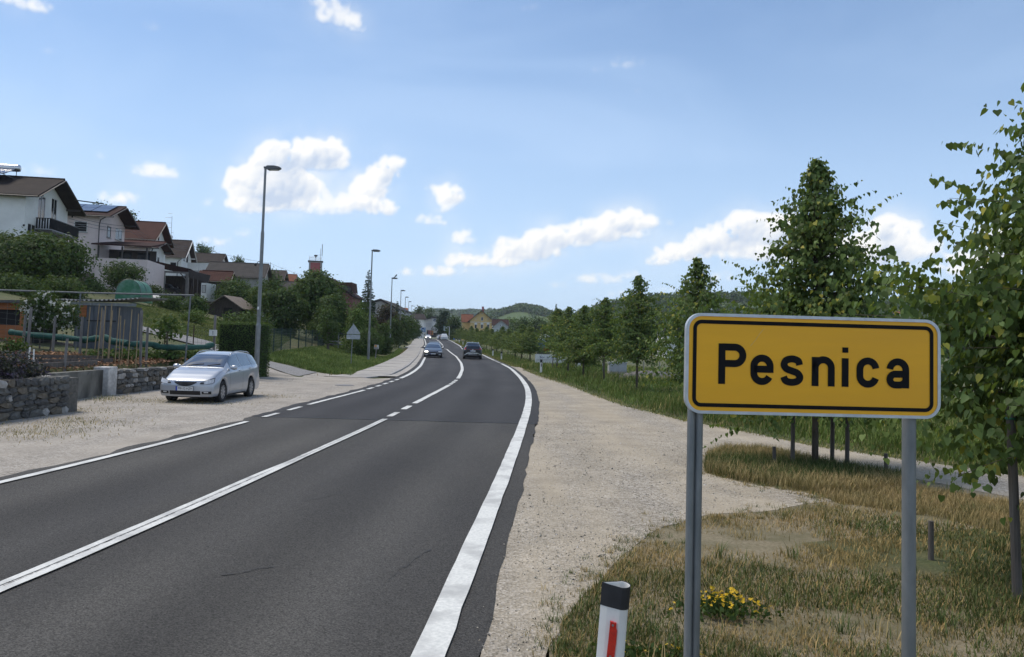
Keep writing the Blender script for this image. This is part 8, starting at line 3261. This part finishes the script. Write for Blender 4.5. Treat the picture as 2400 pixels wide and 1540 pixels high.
V, gxx, top = hill('vineyard_hill', [(1120, 752), (1157, 735), (1186, 728), (1201, 723), (1215, 718.5), (1229, 718), (1249, 721.5), (1271, 726), (1280, 732), (1290, 736.5), (1310, 744), (1340, 752)], 1100, 420, 63, 1900, 5.0, vineyard_keep,
                   m=mat('vineyard', (.12, .17, .045), (.17, .21, .06), .012, .95, c3=(.36, .31, .15), s3=.008, stretch=(1, .35, 1)))
# vine rows: low green lines following the slope
mb = MB()
for i in range(46):
    u = .18 + .5 * i / 46
    j = int(u * 89)
    rows = []
    for t in range(8, 18):
        p = V[t, j]
        rows.append([(p[0] - 1.2, p[1], p[2] + .1), (p[0], p[1], p[2] + 1.5), (p[0] + 1.2, p[1], p[2] + .1)])
    mb.grid(rows)
o = mb.build('vine_rows', mat('vine_row', (.070, .12, .034), (.10, .155, .045), .2, .9))
o['kind'] = 'stuff'


def right_keep(px, py, v):
    c1_ = np.interp(px, [1640, 1670, 1700, 1760, 1800], [712, 712, 710, 714, 718])
    return ~((px > 1655) & (px < 1900) & (py > c1_) & (py < c1_ + 24))


hill('hill', [(1350, 745), (1363, 729), (1380, 726), (1404, 717), (1445, 706), (1486, 699), (1527, 697), (1562, 698), (1610, 696), (1674, 692.5), (1704, 690), (1745, 694), (1786, 699), (1850, 704), (1950, 712), (2060, 712), (2094, 708), (2119, 693), (2161, 684), (2189, 681), (2231, 674), (2330, 668), (2500, 670), (2700, 690)], 760, 330, 64, 4800, 5.2, right_keep)
for (px, py, Y, lab, roof, sd) in ((1295, 739, 1000, 'small red roofed farmhouse on the far slope', R_TERR, 1), (1320, 740, 1000, 'small yellow house on the far slope', R_BRN, 2), (1352, 742, 1020, 'long low farm building with brown roof on the far slope', R_GREY, 3), (1125, 730, 1850, 'lone house on the far blue ridge', R_TERR, 4),
                                   (2104, 736, 520, 'white house with bright orange roof on the wooded hillside', R_ORG, 5), (1662, 703, 560, 'dark roofed cottage at the edge of the hillside clearing', R_BRN, 6)):
    s = Y / 1800
    w = {1: 9, 2: 7, 3: 20, 4: 9, 5: 13, 6: 16}[sd] * s
    x, zb_ = xof(px, Y), at(px, py + 4, Y).z
    House(lab, (x + w / 2, Y), rad(8), w, w * .55 if sd != 3 else w * .3, zb_ + 4.2 * s, zb_ + 9 * s, M_PY if sd == 2 else M_PW, roof, .6, .6, base=zb_ - 6)
# air over the valley
HZ = bpy.data.materials.new('haze')
HZ.use_nodes = True
nt = HZ.node_tree
nt.nodes.clear()
ou = nt.nodes.new('ShaderNodeOutputMaterial')
pv = nt.nodes.new('ShaderNodeVolumePrincipled')
pv.inputs['Color'].default_value = (.80, .88, 1.0, 1)
pv.inputs['Density'].default_value = .00013
pv.inputs['Anisotropy'].default_value = .2
nt.links.new(pv.outputs[0], ou.inputs['Volume'])
HZ_BOX = True
if HZ_BOX:
    o = MB().span((-1700, -90, -6), (2700, 5400, 130)).build('haze', HZ)
    o['kind'] = 'stuff'
